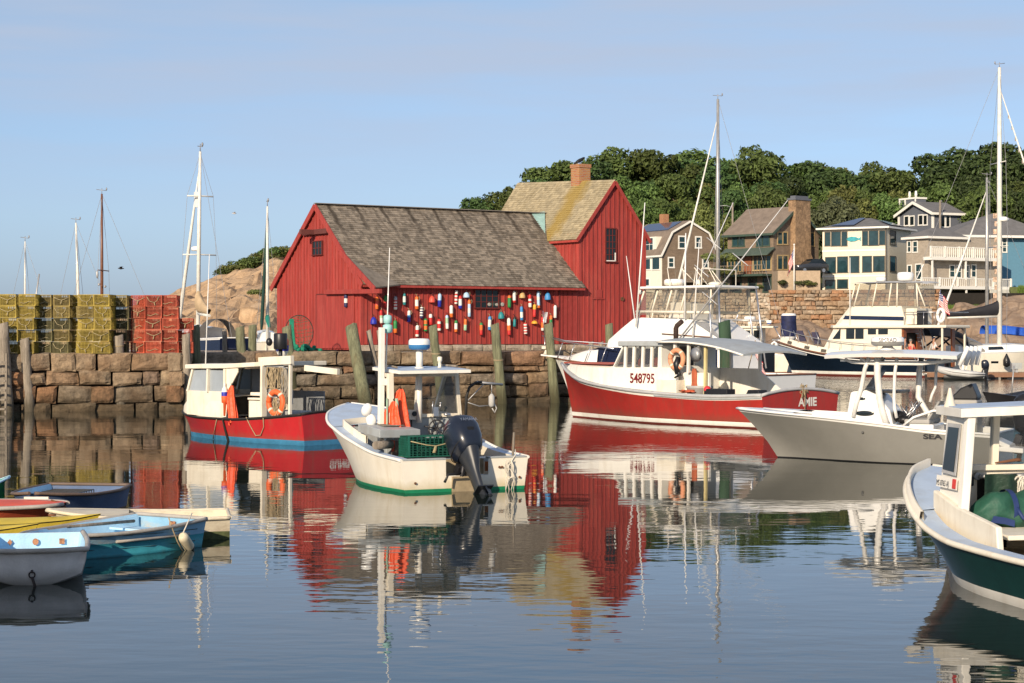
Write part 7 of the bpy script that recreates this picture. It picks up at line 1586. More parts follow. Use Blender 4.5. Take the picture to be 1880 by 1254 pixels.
bt = fthing(Fg, 'green_dinghy', 'green dinghy with a raised curved end at the far left edge', 'dinghy'); H = Hull([(0,.4,.3,.3),(.5,.5,.4,.32),(.85,.36,.22,.38),(1,.1,.02,.46)], 1.45, 1.15, 1.2)
GD = M('green_patterned_paint',(.02,.22,.06),.5,var=.5,scale=7,dirt=(.02,.07,.22),dirtamt=.9,dscale=6)
H.build(bt, [GD,GD,GD,WEED], sheer=.05, boots=((.0,.05),), sf=.95, wd=.05, sole=.06, innermat=GD, deckmat=GD, rail=DLBLUE, railr=.02)
# pram with its blunt bow toward the viewer
Fp = Frame((-5.36,22.15,0), -78)
bt = fthing(Fp, 'pram_dinghy', 'pale white pram dinghy with a light blue inside and three stickers, nearest at the left', 'dinghy')
st = []; Lp = 1.85
for i in range(15):
    a = i/14; x = Lp*a; hb = .50+.03*math.sin(a*3.1)+.05*a; zt = .36+.0*a**2; zc = .02+.06*a**3+.05*max(0,a-.8)*3; zk = -.10+.10*max(0,a-.75)**2*9
    st.append((x,hb,zt,zc,zk))
mb = MB(); sec=[]
for (x,hb,zt,zc,zk) in st: sec.append([(x+.06*(zt-z)*-1.2*(x/Lp)**6,y,z) for (y,z) in ((-hb,zt),(-hb*.97,lerp(zc,zt,.5)),(-hb*.90,zc),(-hb*.45,lerp(zc,zk,.62)),(0,zk),(hb*.45,lerp(zc,zk,.62)),(hb*.90,zc),(hb*.97,lerp(zc,zt,.5)),(hb,zt))])
mb.loft(sec)
fr = sec[-1]; mid_ = [(p[0]+.10*(1-abs(p[1]/.6)**2)+.01, p[1]*.97, p[2]) for p in fr]; ctr_z = [.36,.30,.24]
top = [(Lp+.10*(1-abs(y/.6)**2), y*.55, .36) for y in (-1,-.75,-.5,-.25,0,.25,.5,.75,1)]
rows = [fr]
for k in (.25,.5,.75,1): rows.append([(lerp(p[0],q[0],1)+.02*k - (0 if k==1 else .0), lerp(p[1],q[1],k), lerp(p[2],q[2],k)) for p,q in zip(fr,top)])
mb.loft(rows); mb.face(sec[0]); mb.build('hull', DPALE, bt)
mb = MB(); inn=[[(x,-hb+.03,zt),(x,-hb*.85,zc+.06),(x,hb*.85,zc+.06),(x,hb-.03,zt)] for (x,hb,zt,zc,zk) in st[:-1]]; inn = [[(p[0]+.03,p[1],p[2]) for p in r_] for r_ in inn]; mb.loft(inn,sm=False); mb.face(inn[0]); mb.face(inn[-1]); mb.build('inside', DLBLUE, bt)
mb = MB(); mb.tube([(x,hb,zt) for (x,hb,zt,_,_) in st]+[(Lp+.13*(1-abs(y)**2.2),y*.55,.365) for y in (.9,.7,.35,0,-.35,-.7,-.9)]+[(x,-hb,zt) for (x,hb,zt,_,_) in st[::-1]], .028, 8); mb.tube([(0,-.57,.27),(0,.57,.27)],.02,8); mb.build('gunwale', GUNW, bt)
mb = MB()
mb.build if False else None
for k,(y,kind) in enumerate(((-.27,0),(.02,1),(.30,2))):
    mb = MB(); c = (.062,-y,.265)
    if kind == 0: mb.span((c[0],c[1]-.03,c[2]-.032),(c[0]+.006,c[1]+.03,c[2]+.032))
    else: mb.prism([(c[0],c[1]+.034*math.cos(a)*(1 if kind==1 else .8),c[2]+.038*math.sin(a)) for a in [2*math.pi*i/(16 if kind==1 else 4) for i in range(16 if kind==1 else 4)]],(.006,0,0))
    mb.build('sticker', STK_, bt)
part(bt, 'seat', DLBLUE, lambda m: m.span((1.1,-.52,.2),(1.4,.52,.23)))
part(bt, 'towing_eye', M('black_iron',(.03,.02,.018),.8,var=.4), lambda m: [m.tube([(Lp+.135,.03*math.cos(a),.12+.03*math.sin(a)) for a in [2*math.pi*i/14 for i in range(15)]],.008,6), m.tube([(Lp+.12,0,.17),(Lp+.13,0,.14)],.012,6), m.tube([(Lp+.14,0,.10),(Lp+.13,.03,.0),(Lp+.1,.05,-.1)],.014,6)])

# ================================================================== YACHTS BEHIND
MASTW = M('white_mast_paint',(.70,.68,.62),.4,coat=.2); ALU = M('grey_alloy_mast',(.45,.44,.42),.4,metal=.5); WOODM = M('varnished_brown_mast',(.16,.065,.035),.4,var=.2); WIRE = M('rigging_wire',(.30,.30,.31),.5,metal=.4); NAVYH = M('navy_hull_paint',(.010,.016,.045),.25,coat=.4,var=.1)
HOOD = M('black_canvas',(.015,.015,.02),.7,var=.3)
def sailboat(F, label, L, hullmats, mast_z, mx, mastmat, r=.09, boots=((.0,.12),), fb=1.1, furl=None, boom=None, spread=(.5,), dz=0, cabin=True, cover=None, back=True, bowz=None, lean=(0,0), name='sailboat', hb=.165):
    bt = fthing(F, name, label, 'sailboat'); b = L*hb
    H = Hull([(0,b*.75,b*.62,fb),(.3,b,b*.9,fb*.98),(.55,b*.95,b*.8,fb*1.03),(.8,b*.55,b*.36,fb*1.12),(1,.03,.01,fb*1.22)], L, L*.88, 1.2, .4)
    H.build(bt, hullmats, sheer=.08, boots=boots, sf=.32, sole=fb-.5, deckmat=CLEANW, innermat=CLEANW, wd=.3, rail=CLEANW, railr=.03)
    if cabin:
        mb = MB(); rows=[]
        for i in range(9):
            s = lerp(.34,.78,i/8); p = H.P(s,H.top(s)); y = p.y*.62; z = p.z+.5*math.sin(min(1,(1-i/8)*2.2+.1)*math.pi/2); rows.append([(p.x,-y-.06,p.z-.05),(p.x,-y,z-.06),(p.x,0,z+.03),(p.x,y,z-.06),(p.x,y+.06,p.z-.05)])
        mb.loft(rows,sm=False); mb.face(rows[0]); mb.face(rows[-1]); cb = mb.build('cabin_top', CLEANW, bt)
        for s_ in (1,-1):
            for (a,c) in ((.38,.47),(.5,.6)): part(cb,'cabin_window',DKGLASS,lambda m: m.loft([[( H.P(s,1).x, s_*(H.hb(s)*.62+.055), H.top(s)+.14),(H.P(s,1).x, s_*(H.hb(s)*.62+.025), H.top(s)+.34)] for s in [lerp(a,c,k/4) for k in range(5)]]))
    ms = Vector((mx,0,H.top(mx/L)+.3)); tp = Vector((mx+lean[0],lean[1],mast_z))
    m_ = part(bt,'mast',mastmat,lambda m: m.tube([ms-Vector((0,0,.6)),ms.lerp(tp,.6),tp],[r,r*.92,r*.6],10))
    part(m_,'masthead_gear',WIRE,lambda m: [m.tube([tp,tp+Vector((.0,0,.35))],.02,5), m.tube([tp+Vector((-.3,0,.2)),tp+Vector((.35,0,.28))],.02,5), m.ball(tp+Vector((-.3,0,.3)),(.05,.05,.1),6,5)])
    bw = Vector((L*.985,0,H.top(1)+.05)); st_ = Vector((.05,0,H.top(0)))
    for q in spread:
        p = ms.lerp(tp,q); part(m_,'spreader',mastmat,lambda m: m.tube([p+Vector((-.1,-b*.95*(1.15-.6*q),-.02)),p,p+Vector((-.1,b*.95*(1.15-.6*q),-.02))],.035,6))
    rig = MB(); wr=.0085*max(1,F.o.y/90)
    for s_ in (1,-1):
        pts=[Vector((mx-.2,s_*b*.9,H.top(mx/L)))]+[ms.lerp(tp,q)+Vector((-.1,s_*b*.95*(1.15-.6*q),0)) for q in spread]+[tp-Vector((0,0,.1))]; rig.tube(pts,wr,4,caps=False)
    if back: rig.tube([st_,tp],wr,4,caps=False)
    fs = ms.lerp(tp,.93 if furl else 1)
    if not furl: rig.tube([bw,fs],wr,4,caps=False)
    rig.build('rigging',WIRE,m_)
    if furl: part(bt,'furled_jib',furl,lambda m: m.tube([bw,bw.lerp(fs,.1),bw.lerp(fs,.5),fs],[.04,.095,.08,.03],8))
    if boom:
        bl,bz = boom; g = Vector((mx-.1,0,bz)); e = Vector((mx-bl,0,bz-.1)); bo = part(bt,'boom',mastmat,lambda m: m.tube([g,e],.07,8))
        if cover: part(bo,'sail_cover',cover,lambda m: m.loft([[(lerp(g.x,e.x,a),.16*math.cos(t)*(1.2-a*.5),lerp(g.z,e.z,a)+.06+lerp(.5,.12,a**.6)*(1+math.sin(t))) for t in [2*math.pi*k/10 for k in range(10)]] for a in (0,.1,.3,.6,.85,1)],closed=True))
    return bt, H
# behind the quay, left
Fs = Frame((0,0,0),118); Fs = Frame(Vector((wx(363,90),90,.55))-Fs.M @ Vector((4.6,0,0)), 118)
sb, H = sailboat(Fs, 'navy sailboat with a red waterline band and a tall white mast behind the quay', 7.5, [NAVYH,CLEANW,M('red_boot_paint',(.42,.02,.03),.4),BOTRED], 10.45, 4.6, MASTW, .10, ((1.02,1.22),), 1.9, MASTW, (1.6,3.0), (.42,.75), cover=M('tan_sail_cover',(.45,.33,.20),.8), lean=(.0,-.12), hb=.125)
part(sb,'spray_hood',M('dark_canvas_arch',(.09,.08,.07),.8),lambda m: m.loft([[(x,.75*math.cos(a),1.9+.85*math.sin(a)) for a in [math.pi*k/10 for k in range(11)]] for x in (1.5,1.6,2.5)]))
part(sb,'mast_radar',CLEANW,lambda m: [m.lathe([(.2,0),(.22,.05),(.22,.15),(.12,.2)],14,(4.85,0,5.9)), m.span((4.7,-.1,7.9),(4.85,.1,8.6))]); part(sb,'keel_and_cradle',GREYWOOD,lambda m: [m.span((2.0,-.15,-.4),(4.2,.15,.4)), m.span((1.2,-1,-1),(4.9,1,-.3))])
Fs = Frame((0,0,0),104); Fs = Frame(Vector((wx(491,98),98,.5))-Fs.M @ Vector((.95,0,0)), 104)
sb, H = sailboat(Fs, 'small white sailboat with a dark furled jib and green sail cover left of the shack', 3.6, [HULLW,CLEANW,M('pale_blue_boot',(.3,.42,.6),.5),LTBLUE], 8.5, .95, MASTW, .08, ((.3,.5),), 1.75, M('dark_green_sail',(.02,.06,.05),.8), None, (), cabin=True, lean=(.02,0), hb=.19)
part(sb,'sail_bundle',M('green_sail_cloth',(.01,.17,.13),.8),lambda m: [m.loft([[(.9-a*.75,.13*math.cos(t)*(1-.5*a),2.9-.45*a+.2*(1-a)*math.sin(t)) for t in [2*math.pi*k/10 for k in range(10)]] for a in (0,.2,.6,1)],closed=True), m.prism([(1.0,.05,3.4),(.75,.05,2.6),(1.05,.05,2.6)],(0,-.1,0))]); part(sb,'porthole',BLACK,lambda m: [m.ball((x,.62,2.0),(.09,.05,.06)) for x in (1.2,1.6)])
for (px,yt,Y,L,mm,rr_,lb,furl,spr,hdg) in ((46,443,130,5,MASTW,.06,'small sailboat with a short white mast and slanted boom behind the left traps',None,(),160),(147,409,128,6,MASTW,.10,'sailboat with a leaning plain white mast behind the yellow traps',None,(),165),(187,356,122,7.5,WOODM,.10,'sailboat with a varnished brown mast and one crosstree behind the yellow traps',None,(.52,),172)):
    mx_ = L*.6; zt = CH+(HY-yt)/FPX*Y; F = Frame((0,0,0),hdg); o = Vector((wx(px,Y),Y,0)) - F.M @ Vector((mx_,0,0)); F = Frame(o,hdg)
    sb, H = sailboat(F, lb, L, [HULLW if mm is MASTW else NAVYH,CLEANW,LTBLUE,BOTRED], zt, mx_, mm, rr_, spread=spr, boom=(2.6,2.2), lean=(.30,0) if px == 147 else (0,0))
    if px == 46: part(sb,'raised_boom',ALU,lambda m: m.tube([(mx_-.4,0,2.6),(mx_-1.1,0,6.6)],.05,6))
    if px == 187: part(sb,'crosstree_lamp',STEEL,lambda m: [m.ball((mx_-.1,1.1,6.3),(.08,.08,.25)), m.ball((mx_,.5,5.7),.08), m.ball((mx_,-.6,5.6),.08)])
# behind the sportfisher and on the right
def sail_at(px, yt, Y, L, mfrac, hdg, **k):
    mx_ = L*mfrac; F = Frame((0,0,0),hdg); o = Vector((wx(px,Y),Y,0)) - F.M @ Vector((mx_,0,0)); F = Frame(o,hdg); zt = CH+(HY-yt)/FPX*Y
    lb = k.pop('label'); hm_ = k.pop('hm'); mm = k.pop('mm'); r = k.pop('r'); return (F,)+sailboat(F, lb, L, hm_, zt, mx_, mm, r, **k)
F, sb, H = sail_at(1318,182,132,9.0,.55,158,label='white sailboat with a tall grey mast and white furled jib behind the sportfishing boat',hm=[HULLW,CLEANW,BOTRED,BOTRED],mm=ALU,r=.15,furl=MASTW,boom=(3.2,3.6),spread=(.26,),cover=None,fb=1.25)
part(sb,'stern_rail',METAL,lambda m: [m.tube([(.1,y,1.3),(.05,y,1.9)],.025,5) for y in (-1,-.5,0,.5,1)]+[m.tube([(1.2,1.2,1.9),(.05,1.0,1.9),(.05,-1.0,1.9),(1.2,-1.2,1.9)],.025,5)]); part(sb,'rail_cushion',M('blue_cushion',(.05,.07,.22),.7),lambda m: [m.span((.2,.3,1.6),(.3,.7,1.95)), m.span((.2,-.3,1.6),(.3,.1,1.95))]); part(sb,'horseshoe_buoy',CLEANW,lambda m: m.tube([(.6,1.22,1.5),(.6,1.22,2.0),(.75,1.22,2.1),(.9,1.22,2.0),(.9,1.22,1.5)],.08,8)); part(sb,'tender',M('brown_tender',(.28,.08,.035),.5),lambda m: m.ball((2.2,1.2,1.75),(.9,.4,.25),14,8))
F, sb, H = sail_at(1835,124,125,13.4,.56,7,label='large white sailing yacht with a tall white mast and black sail cover at the right',hm=[HULLW,CLEANW,NAVYH,NAVYH],mm=MASTW,r=.17,furl=MASTW,boom=(3.45,3.75),spread=(.36,.66),cover=HOOD,fb=1.45,hb=.14)
part(sb,'spray_hood',HOOD,lambda m: m.loft([[(x,w*math.cos(a),1.55+h*math.sin(a)) for a in [math.pi*k/12 for k in range(13)]] for x,w,h in ((2.7,1.35,1.52),(2.75,1.4,1.58),(4.2,1.4,1.45),(4.9,1.35,1.15))][3:10] if False else [[(x,w*math.cos(a),1.55+h*math.sin(a)) for a in [R(38+104*k/12) for k in range(13)]] for x,w,h in ((2.7,1.35,1.52),(2.75,1.4,1.58),(4.2,1.4,1.45),(4.9,1.35,1.15))])); part(sb,'hood_frame',HOOD,lambda m: [m.tube([(x,1.4*math.cos(a),1.55+1.48*math.sin(a)) for a in [math.pi*k/12 for k in range(13)]],.06,6) for x in (2.7,4.9)]+[m.tube([(2.75,s_*1.38,1.6),(4.0,s_*1.15,2.5),(5.0,s_*1.36,1.6)],.07,6) for s_ in (1,-1)]); part(sb,'hood_window',clear_sheet('smoky_vinyl',(.35,.33,.3),.3),lambda m: m.loft([[(4.9,1.36*math.cos(a),1.55+1.1*math.sin(a)),(6.1,1.2*math.cos(a),1.5+.62*math.sin(a))] for a in [math.pi*k/12 for k in range(13)]])); [part(sb,'hull_window',DKGLASS,lambda m: m.loft([[H.on(x,.78,-1,.01),H.on(x,.92,-1,.01)] for x in (a,a+.25,a+.5)])) for a in (6.3,9.2)]
part(sb,'radar_dome',CLEANW,lambda m: [m.lathe([(.3,0),(.34,.08),(.34,.2),(.2,.3)],16,(7.75,0,9.8)), m.beam((7.3,0,9.7),(7.75,0,9.8),.06,.06)]); part(sb,'mast_fender',BLACK,lambda m: m.lathe([(.05,-.1),(.22,0),(.22,.35),(.1,.6),(.03,.75)],12,(7.2,-2.0,.65)))
part(sb,'signal_flags',M('signal_cloth',(.45,.40,.35),.8,var=.9,scale=3),lambda m: [m.box(Vector((12.5,0,1.7)).lerp(Vector((7.4,0,17.6)),.30+.045*k)+Vector((.35,.0,0)),(.06,.06,.24)) for k in range(15)])
F, sb, H = sail_at(1812,326,136,9.0,.55,172,label='white sailing yacht with a grey mast and signal flags, behind the tall white masted yacht',hm=[HULLW,CLEANW,LTBLUE,BOTRED],mm=ALU,r=.13,furl=MASTW,boom=None,spread=(.97,),fb=1.2)
part(sb,'signal_flags',M('bright_signal_cloth',(.60,.42,.30),.8,var=.9,scale=6),lambda m: [m.box((4.45-.1*(k%2),.35,4.2+.55*k),(.25,.05,.34)) for k in range(13)])
F = Frame((wx(1790,150),150,0),2)
bt = fthing(F,'covered_boat','moored boat under a bright blue boom cover behind the big yacht','boat'); H = Hull([(0,1.1,1,1.2),(.5,1.3,1.1,1.2),(.85,.7,.4,1.35),(1,.03,.01,1.5)],7.5,6.8); H.build(bt,[HULLW,CLEANW,BOTRED,BOTRED],sf=.4,sole=.6,innermat=CLEANW)
part(bt,'boom_cover',M('bright_blue_canvas',(.02,.10,.50),.7,var=.2),lambda m: m.loft([[(x,.9*math.cos(a),z+.55*math.sin(a)) for a in [math.pi*k/8-.2 for k in range(10)]] for x,z in ((.6,2.75),(2.2,2.75),(3.6,2.6),(5.5,2.45))])); part(bt,'deck_gear',M('mixed_deck_gear',(.35,.33,.32),.7,var=.8,scale=5),lambda m: [m.span((1+.6*k,-.5,1.2),(1.4+.6*k,.4,1.6+.3*(k%2))) for k in range(6)])

ALU2 = M('pale_alloy',(.55,.55,.55),.45,metal=.2)
# ------------------------------------------------------------------ white sportfishing boat behind the red one
F = Frame((9.5,67.2,0), 137)
bt = fthing(F,'sportfishing_boat','white sportfishing boat with a clear enclosed flybridge behind the larger red boat','fishing boat')
H = Hull([(0,1.62,1.5,1.22),(.3,1.7,1.55,1.25),(.6,1.55,1.15,1.45),(.8,1.05,.5,1.58),(.93,.5,.14,1.66),(1,.06,.01,1.70)],10.7,9.9,1.3)
H.build(bt,[CLEANW,CLEANW,NAVYH,NAVYH],sheer=.08,boots=((0,.12),),sf=.28,sole=.6,deckmat=CLEANW,innermat=CLEANW,wd=.25,rail=M('brown_rail',(.20,.09,.05),.5),railr=.03,camber=.12)
text('registration','MS 7277 BG',.13,BLACK,bt,lambda u,v: H.on(8.6-u,1.30+v,1,.006),squash=1.1)
mb = MB(); rows=[]
for (x,hw,zt,zb) in ((10.2,.25,1.72,1.6),(9.4,.65,1.86,1.55),(8.6,.9,2.02,1.5),(7.7,1.05,2.12,1.45)): rows.append([(x,-hw-.1,zb),(x,-hw,zt-.08),(x,-hw*.7,zt),(x,hw*.7,zt),(x,hw,zt-.08),(x,hw+.1,zb)])
mb.loft(rows); mb.build('foredeck_trunk',CLEANW,bt)
mb = MB(); sec=[]
for (x,hw,zb,zt) in ((7.75,.6,2.08,2.14),(7.3,1.0,2.1,2.40),(6.6,1.14,2.12,2.80),(6.0,1.18,2.12,3.16),(5.6,1.2,2.1,3.2),(3.3,1.2,2.08,3.12),(1.9,1.2,2.08,2.3)): sec.append([(x,-hw,zb),(x,-hw*.99,lerp(zb,zt,.6)),(x,-hw*.93,zt),(x,hw*.93,zt),(x,hw*.99,lerp(zb,zt,.6)),(x,hw,zb)])
mb.loft(sec,sm=False); mb.face(sec[0]); mb.face(sec[-1]); dh = mb.build('deckhouse',CLEANW,bt)
part(bt,'windscreen_band',NAVYH,lambda m: m.loft([[(x,-w,z0),(x+.02,-w*1.01,z1),(x+.02,w*1.01,z1),(x,w,z0)] for x,w,z0,z1 in ((8.35,.8,1.5,1.95),(7.7,1.03,1.4,2.12),(6.5,1.13,1.4,2.13),(4.8,1.14,1.4,2.10),(2.2,1.14,1.3,2.09))],sm=False)); part(bt,'cockpit_bulkhead',CLEANW,lambda m: m.span((2.1,-1.15,.6),(2.2,1.15,2.1)))
part(dh,'trim_line',RUSTM,lambda m: m.tube([(4.6,1.21,2.62),(2.4,1.21,2.5)],.022,5)); part(dh,'aft_window_void',STEEL,lambda m: m.prism([(3.1,1.19,3.0),(2.55,1.19,2.98),(1.95,1.19,2.4)],(0,.02,0)))
fb = part(dh,'flybridge_coaming',CREAM,lambda m: [m.tube([(5.9,y,3.42) for y in (-1.05,-.6,0,.6,1.05)],.04,8), m.tube([(5.9,1.05,3.42),(2.5,1.15,3.36)],.05,8), m.tube([(5.9,-1.05,3.42),(2.5,-1.15,3.36)],.05,8)]+[m.tube([(x,1.08,3.05),(x-.1,1.08,3.42)],.025,6) for x in (5.8,5.2,4.6,4.0,3.3)])
part(fb,'clear_enclosure',VINYL,lambda m: [m.face([(5.95,1.06,3.3),(2.45,1.16,3.3),(2.45,1.12,4.2),(5.55,1.02,4.2)]), m.face([(5.95,-1.06,3.3),(2.45,-1.16,3.3),(2.45,-1.12,4.2),(5.55,-1.02,4.2)]), m.face([(5.96,-1.06,3.3),(5.96,1.06,3.3),(5.56,1.02,4.2),(5.56,-1.02,4.2)]), m.face([(2.44,-1.16,3.3),(2.44,1.16,3.3),(2.44,1.12,4.2),(2.44,-1.12,4.2)])])
for (x,y) in ((5.9,1.06),(5.2,1.08),(4.55,1.1),(3.9,1.12),(2.5,1.14),(5.9,-1.06),(4.2,-1.1),(2.5,-1.14),(5.93,.35),(5.93,-.35)): part(fb,'enclosure_post',CREAM,lambda m: m.tube([(x,y,3.3),(x-.38*(x>5.5)-.3*(2.6<x<5.5),y*.97,4.22)],.035,6))
ht = part(fb,'hardtop',CLEANW,lambda m: m.prism([(6.0,.7,4.22),(6.15,0,4.22),(6.0,-.7,4.22),(5.6,-1.25,4.22),(2.2,-1.3,4.22),(2.2,1.3,4.22),(5.6,1.25,4.22)],(0,0,.09)),.03)
radar(ht,(4.7,.4,4.34),.36,.24,CREAM); part(ht,'top_gear',CREAM,lambda m: [m.tube([(3.9,0,4.3),(3.9,0,4.55)],.12,10), m.ball((2.5,.9,4.36),(.25,.2,.08)), m.tube([(3.0,-1,4.3),(3.0,-1,4.9),(3.0,1,4.9),(3.0,1,4.3)],.02,6)]+[m.tube([(4.4-.35*k,1.0-.4*(k%3),4.3),(4.6-.3*k,.9-.5*(k%2),4.95)],.018,5) for k in range(7)])
part(fb,'helm_seat',CLEANW,lambda m: [m.span((4.2,-.5,3.1),(4.8,.5,3.75)), m.span((3.6,-.5,3.1),(3.9,.5,3.7))],.04); part(fb,'spotlight',CLEANW,lambda m: m.ball((5.75,1.0,4.12),(.1,.1,.09)))
part(bt,'whip_antenna',CLEANW,lambda m: m.tube([F.ony(1168,600,1.3),F.ony(1184,372,1.3)],[.035,.015],6)); part(bt,'whip_antenna',CLEANW,lambda m: m.tube([F.ony(1257,585,1.25),F.ony(1259,428,1.25)],[.04,.02],6)); part(bt,'whip_antenna',CLEANW,lambda m: m.tube([F.ony(1166,590,-1.2),F.ony(1150,470,-1.2)],[.03,.012],6)); part(bt,'whip_antenna',CLEANW,lambda m: m.tube([F.ony(1272,620,1.3),F.ony(1284,440,1.3)],[.03,.012],6))
for (a,b_,yy) in (((1238,634),(1446,368),1.35),((1262,560),(1346,372),-1.35)): part(bt,'outrigger',ALU2,lambda m: [m.tube([F.ony(*a,yy),F.ony(*b_,yy)],[.034,.014],6)]+[m.tube([F.ony(*a,yy).lerp(F.ony(*b_,yy),k)+Vector((.35,0,.25)),F.ony(*a,yy).lerp(F.ony(*b_,yy),k)-Vector((.3,0,.2))],.018,5) for k in (.33,.6)])
[part(bt,'tower_leg',METAL,lambda m: m.tube([(x,y,1.4),(x+.3,y*.85,4.2)],.035,6)) for x in (1.9,2.3) for y in (1.3,-1.3)]
part(bt,'bow_pulpit',CLEANW,lambda m: m.prism([(10.2,.35,1.70),(11.35,.16,1.78),(11.35,-.16,1.78),(10.2,-.35,1.70)],(0,0,.07)),.02); part(bt,'bow_rail',METAL,lambda m: [m.tube([H.P(s,H.top(s),1)+Vector((0,-.1,.62+.15*(s-.6))) for s in (.62,.7,.8,.9,.97)]+[Vector((11.3,.12,2.55)),Vector((11.3,-.12,2.55))]+[H.P(s,H.top(s),-1)+Vector((0,.1,.62+.15*(s-.6))) for s in (.97,.9,.8,.7,.62)],.022,6)]+[m.tube([H.P(s,H.top(s),1)+Vector((.25,-.05,0)),H.P(s,H.top(s),1)+Vector((0,-.1,.62))],.018,5) for s in (.66,.75,.85,.94)]+[m.tube([(11.25,0,1.85),(11.3,0,2.55)],.018,5)])
part(bt,'anchor_light',CREAM,lambda m: [m.lathe([(.12,0),(.06,.12),(.05,.2)],10,(11.2,0,1.85)), m.span((11.1,-.15,2.05),(11.3,.15,2.15))])
fF = Frame(F.wor((.9,1.2,1.25)),137); t = fthing(fF,'boat_flag','small striped flag on a staff at the stern of the sportfishing boat','flag'); mb=MB(); mb.tube([(0,0,0),(-.35,0,1.15)],.018,6); mb.build('staff',ROPE,t); flag_mesh(t,.95,.48,(-.35,0,1.12),.85)
t = fthing(Frame(at(1012,600,73),0),'bow_pennant','small white and blue pennant tied at the bow rail of the sportfishing boat','flag'); o_ = Vector(t.location); a_ = F.wor((11.3,0,2.55))-o_; mb=MB(); mb.tube([a_,a_+Vector((-.05,0,.95))],.015,5); mb.build('staff',METAL,t); mb=MB(); mb.loft([[a_+Vector((x+.03*math.sin(z*9),.03*math.sin(x*20),z)) for x in (-.02,.04,.10)] for z in (.9,.75,.6,.5)]); mb.build('cloth',[M('pennant_cloth',(.6,.6,.62),.8,var=.8,scale=4)],t)

# ------------------------------------------------------------------ navy trawler yacht
F = FT = Frame((26.2,120,0), 141)
bt = fthing(F,'trawler_yacht','dark blue hulled motor yacht with a cream deckhouse and enclosed flybridge','motor yacht')
TEALH = M('dark_teal_navy_hull',(.004,.009,.018),.2,var=.1,coat=.4)
H = Hull([(0,1.8,1.65,1.15),(.3,1.95,1.8,1.15),(.55,1.85,1.6,1.32),(.75,1.4,.95,1.62),(.9,.72,.3,1.95),(1,.06,.01,2.15)],11.6,10.4,1.5)
H.build(bt,[TEALH,TEALH,WHITE,BOTRED],sheer=.1,boots=((.11,.29),),sf=.2,sole=.6,deckmat=CREAM,innermat=CREAM,wd=.5,rail=M('brown_cap_rail',(.16,.07,.04),.5),railr=.06)
part(bt,'white_sheer_line',CLEANW,lambda m: [m.tube([H.P(s,H.top(s)-.16,1,.01) for s in [k/24 for k in range(25)]],.035,6)])
CRM = M('cream_gelcoat',(.76,.70,.57),.35,var=.05,coat=.2)
part(bt,'foredeck_bulwark',CRM,lambda m: m.loft([[p+Vector((0,-.05,0)),p+Vector((0,-.25,.38))] for p in H.edge(1,.2,.97,24)]))
for s in (.88,.74,.62): part(bt,'port_light',BRZ,lambda m: m.loft([[H.P(s+d,H.top(s+d),1)+Vector((0,-.06,.08)),H.P(s+d,H.top(s+d),1)+Vector((0,-.16,.27))] for d in (-.018,.018)]))
dh = part(bt,'deckhouse',CRM,lambda m: m.loft([[(x,-w,z0),(x2,-w*.97,2.98),(x2,w*.97,2.98),(x,w,z0)] for x,x2,w,z0 in ((7.6,6.7,1.25,1.4),(7.5,6.65,1.3,1.4),(1.9,1.9,1.4,1.2))],sm=False)); part(dh,'wall',CRM,lambda m: m.face([(7.6,-1.25,1.4),(6.7,-1.2,2.98),(6.7,1.2,2.98),(7.6,1.25,1.4)])); part(dh,'wall',CRM,lambda m: m.face([(1.9,-1.4,1.2),(1.9,-1.36,2.98),(1.9,1.36,2.98),(1.9,1.4,1.2)]))
def tw_(x0,x1,z0,z1,mat=DKGLASS,sk=0,nm='side_window'):
    f=lambda z,x: 1.32-(z-1.3)*.025+.02*(7-x)/5+.035
    part(dh,nm,mat,lambda m: m.prism([(x0,f(z0,x0),z0),(x1,f(z0,x1),z0),(x1-sk*.35,f(z1,x1),z1),(x0,f(z1,x0),z1)],(0,.015,0)))
W_ = lambda px,py: F.ony(px,py,1.36)
for (a,b_,c,d,sk) in ((1528,603,1542,622,0),(1553,602,1568,622,0),(1570,602,1585,622,0),(1593,604,1608,614,0),(1612,604,1630,614,0)):
    A,B = W_(a,d),W_(c,b_); tw_(B.x,A.x,A.z,B.z,DKGLASS,1.6 if a==1528 else 0)
rf_ = part(dh,'boat_deck',CRM,lambda m: m.prism([(7.1,.9,2.99),(7.1,-.9,2.99),(6.6,-1.5,2.99),(-1.2,-1.65,2.99),(-1.2,1.65,2.99),(6.6,1.5,2.99)],(0,0,.18)),.05)
mb=MB(); sec=[]
for (x0,x1,w,z) in ((6.7,1.6,1.3,3.17),(6.35,1.75,1.27,3.6),(5.7,2.0,1.2,4.35)): sec.append([(x0,-w*.8,z),(x0,w*.8,z),(x0-.4,w,z),(x1,w,z),(x1,-w,z),(x0-.4,-w,z)])
mb.loft(sec,0,False,closed=True); mb.face(sec[-1]); fbm_ = mb.build('flybridge',CRM,rf_)
part(fbm_,'navy_stripe',NAVYH,lambda m: m.prism([(6.0,1.285,3.55),(1.8,1.285,3.45),(1.8,1.275,3.68),(5.85,1.265,3.78)],(0,.02,0)))
part(fbm_,'clear_enclosure',VINYL,lambda m: m.loft([[(5.7,-1.0,4.35),(5.7,1.0,4.35),(5.3,1.18,4.35),(.9,1.2,4.3),(.9,-1.2,4.3),(5.3,-1.18,4.35)],[(5.3,-.95,5.75),(5.3,.95,5.75),(4.9,1.12,5.75),(1.0,1.15,5.7),(1.0,-1.15,5.7),(4.9,-1.12,5.75)]],sm=False,closed=True))
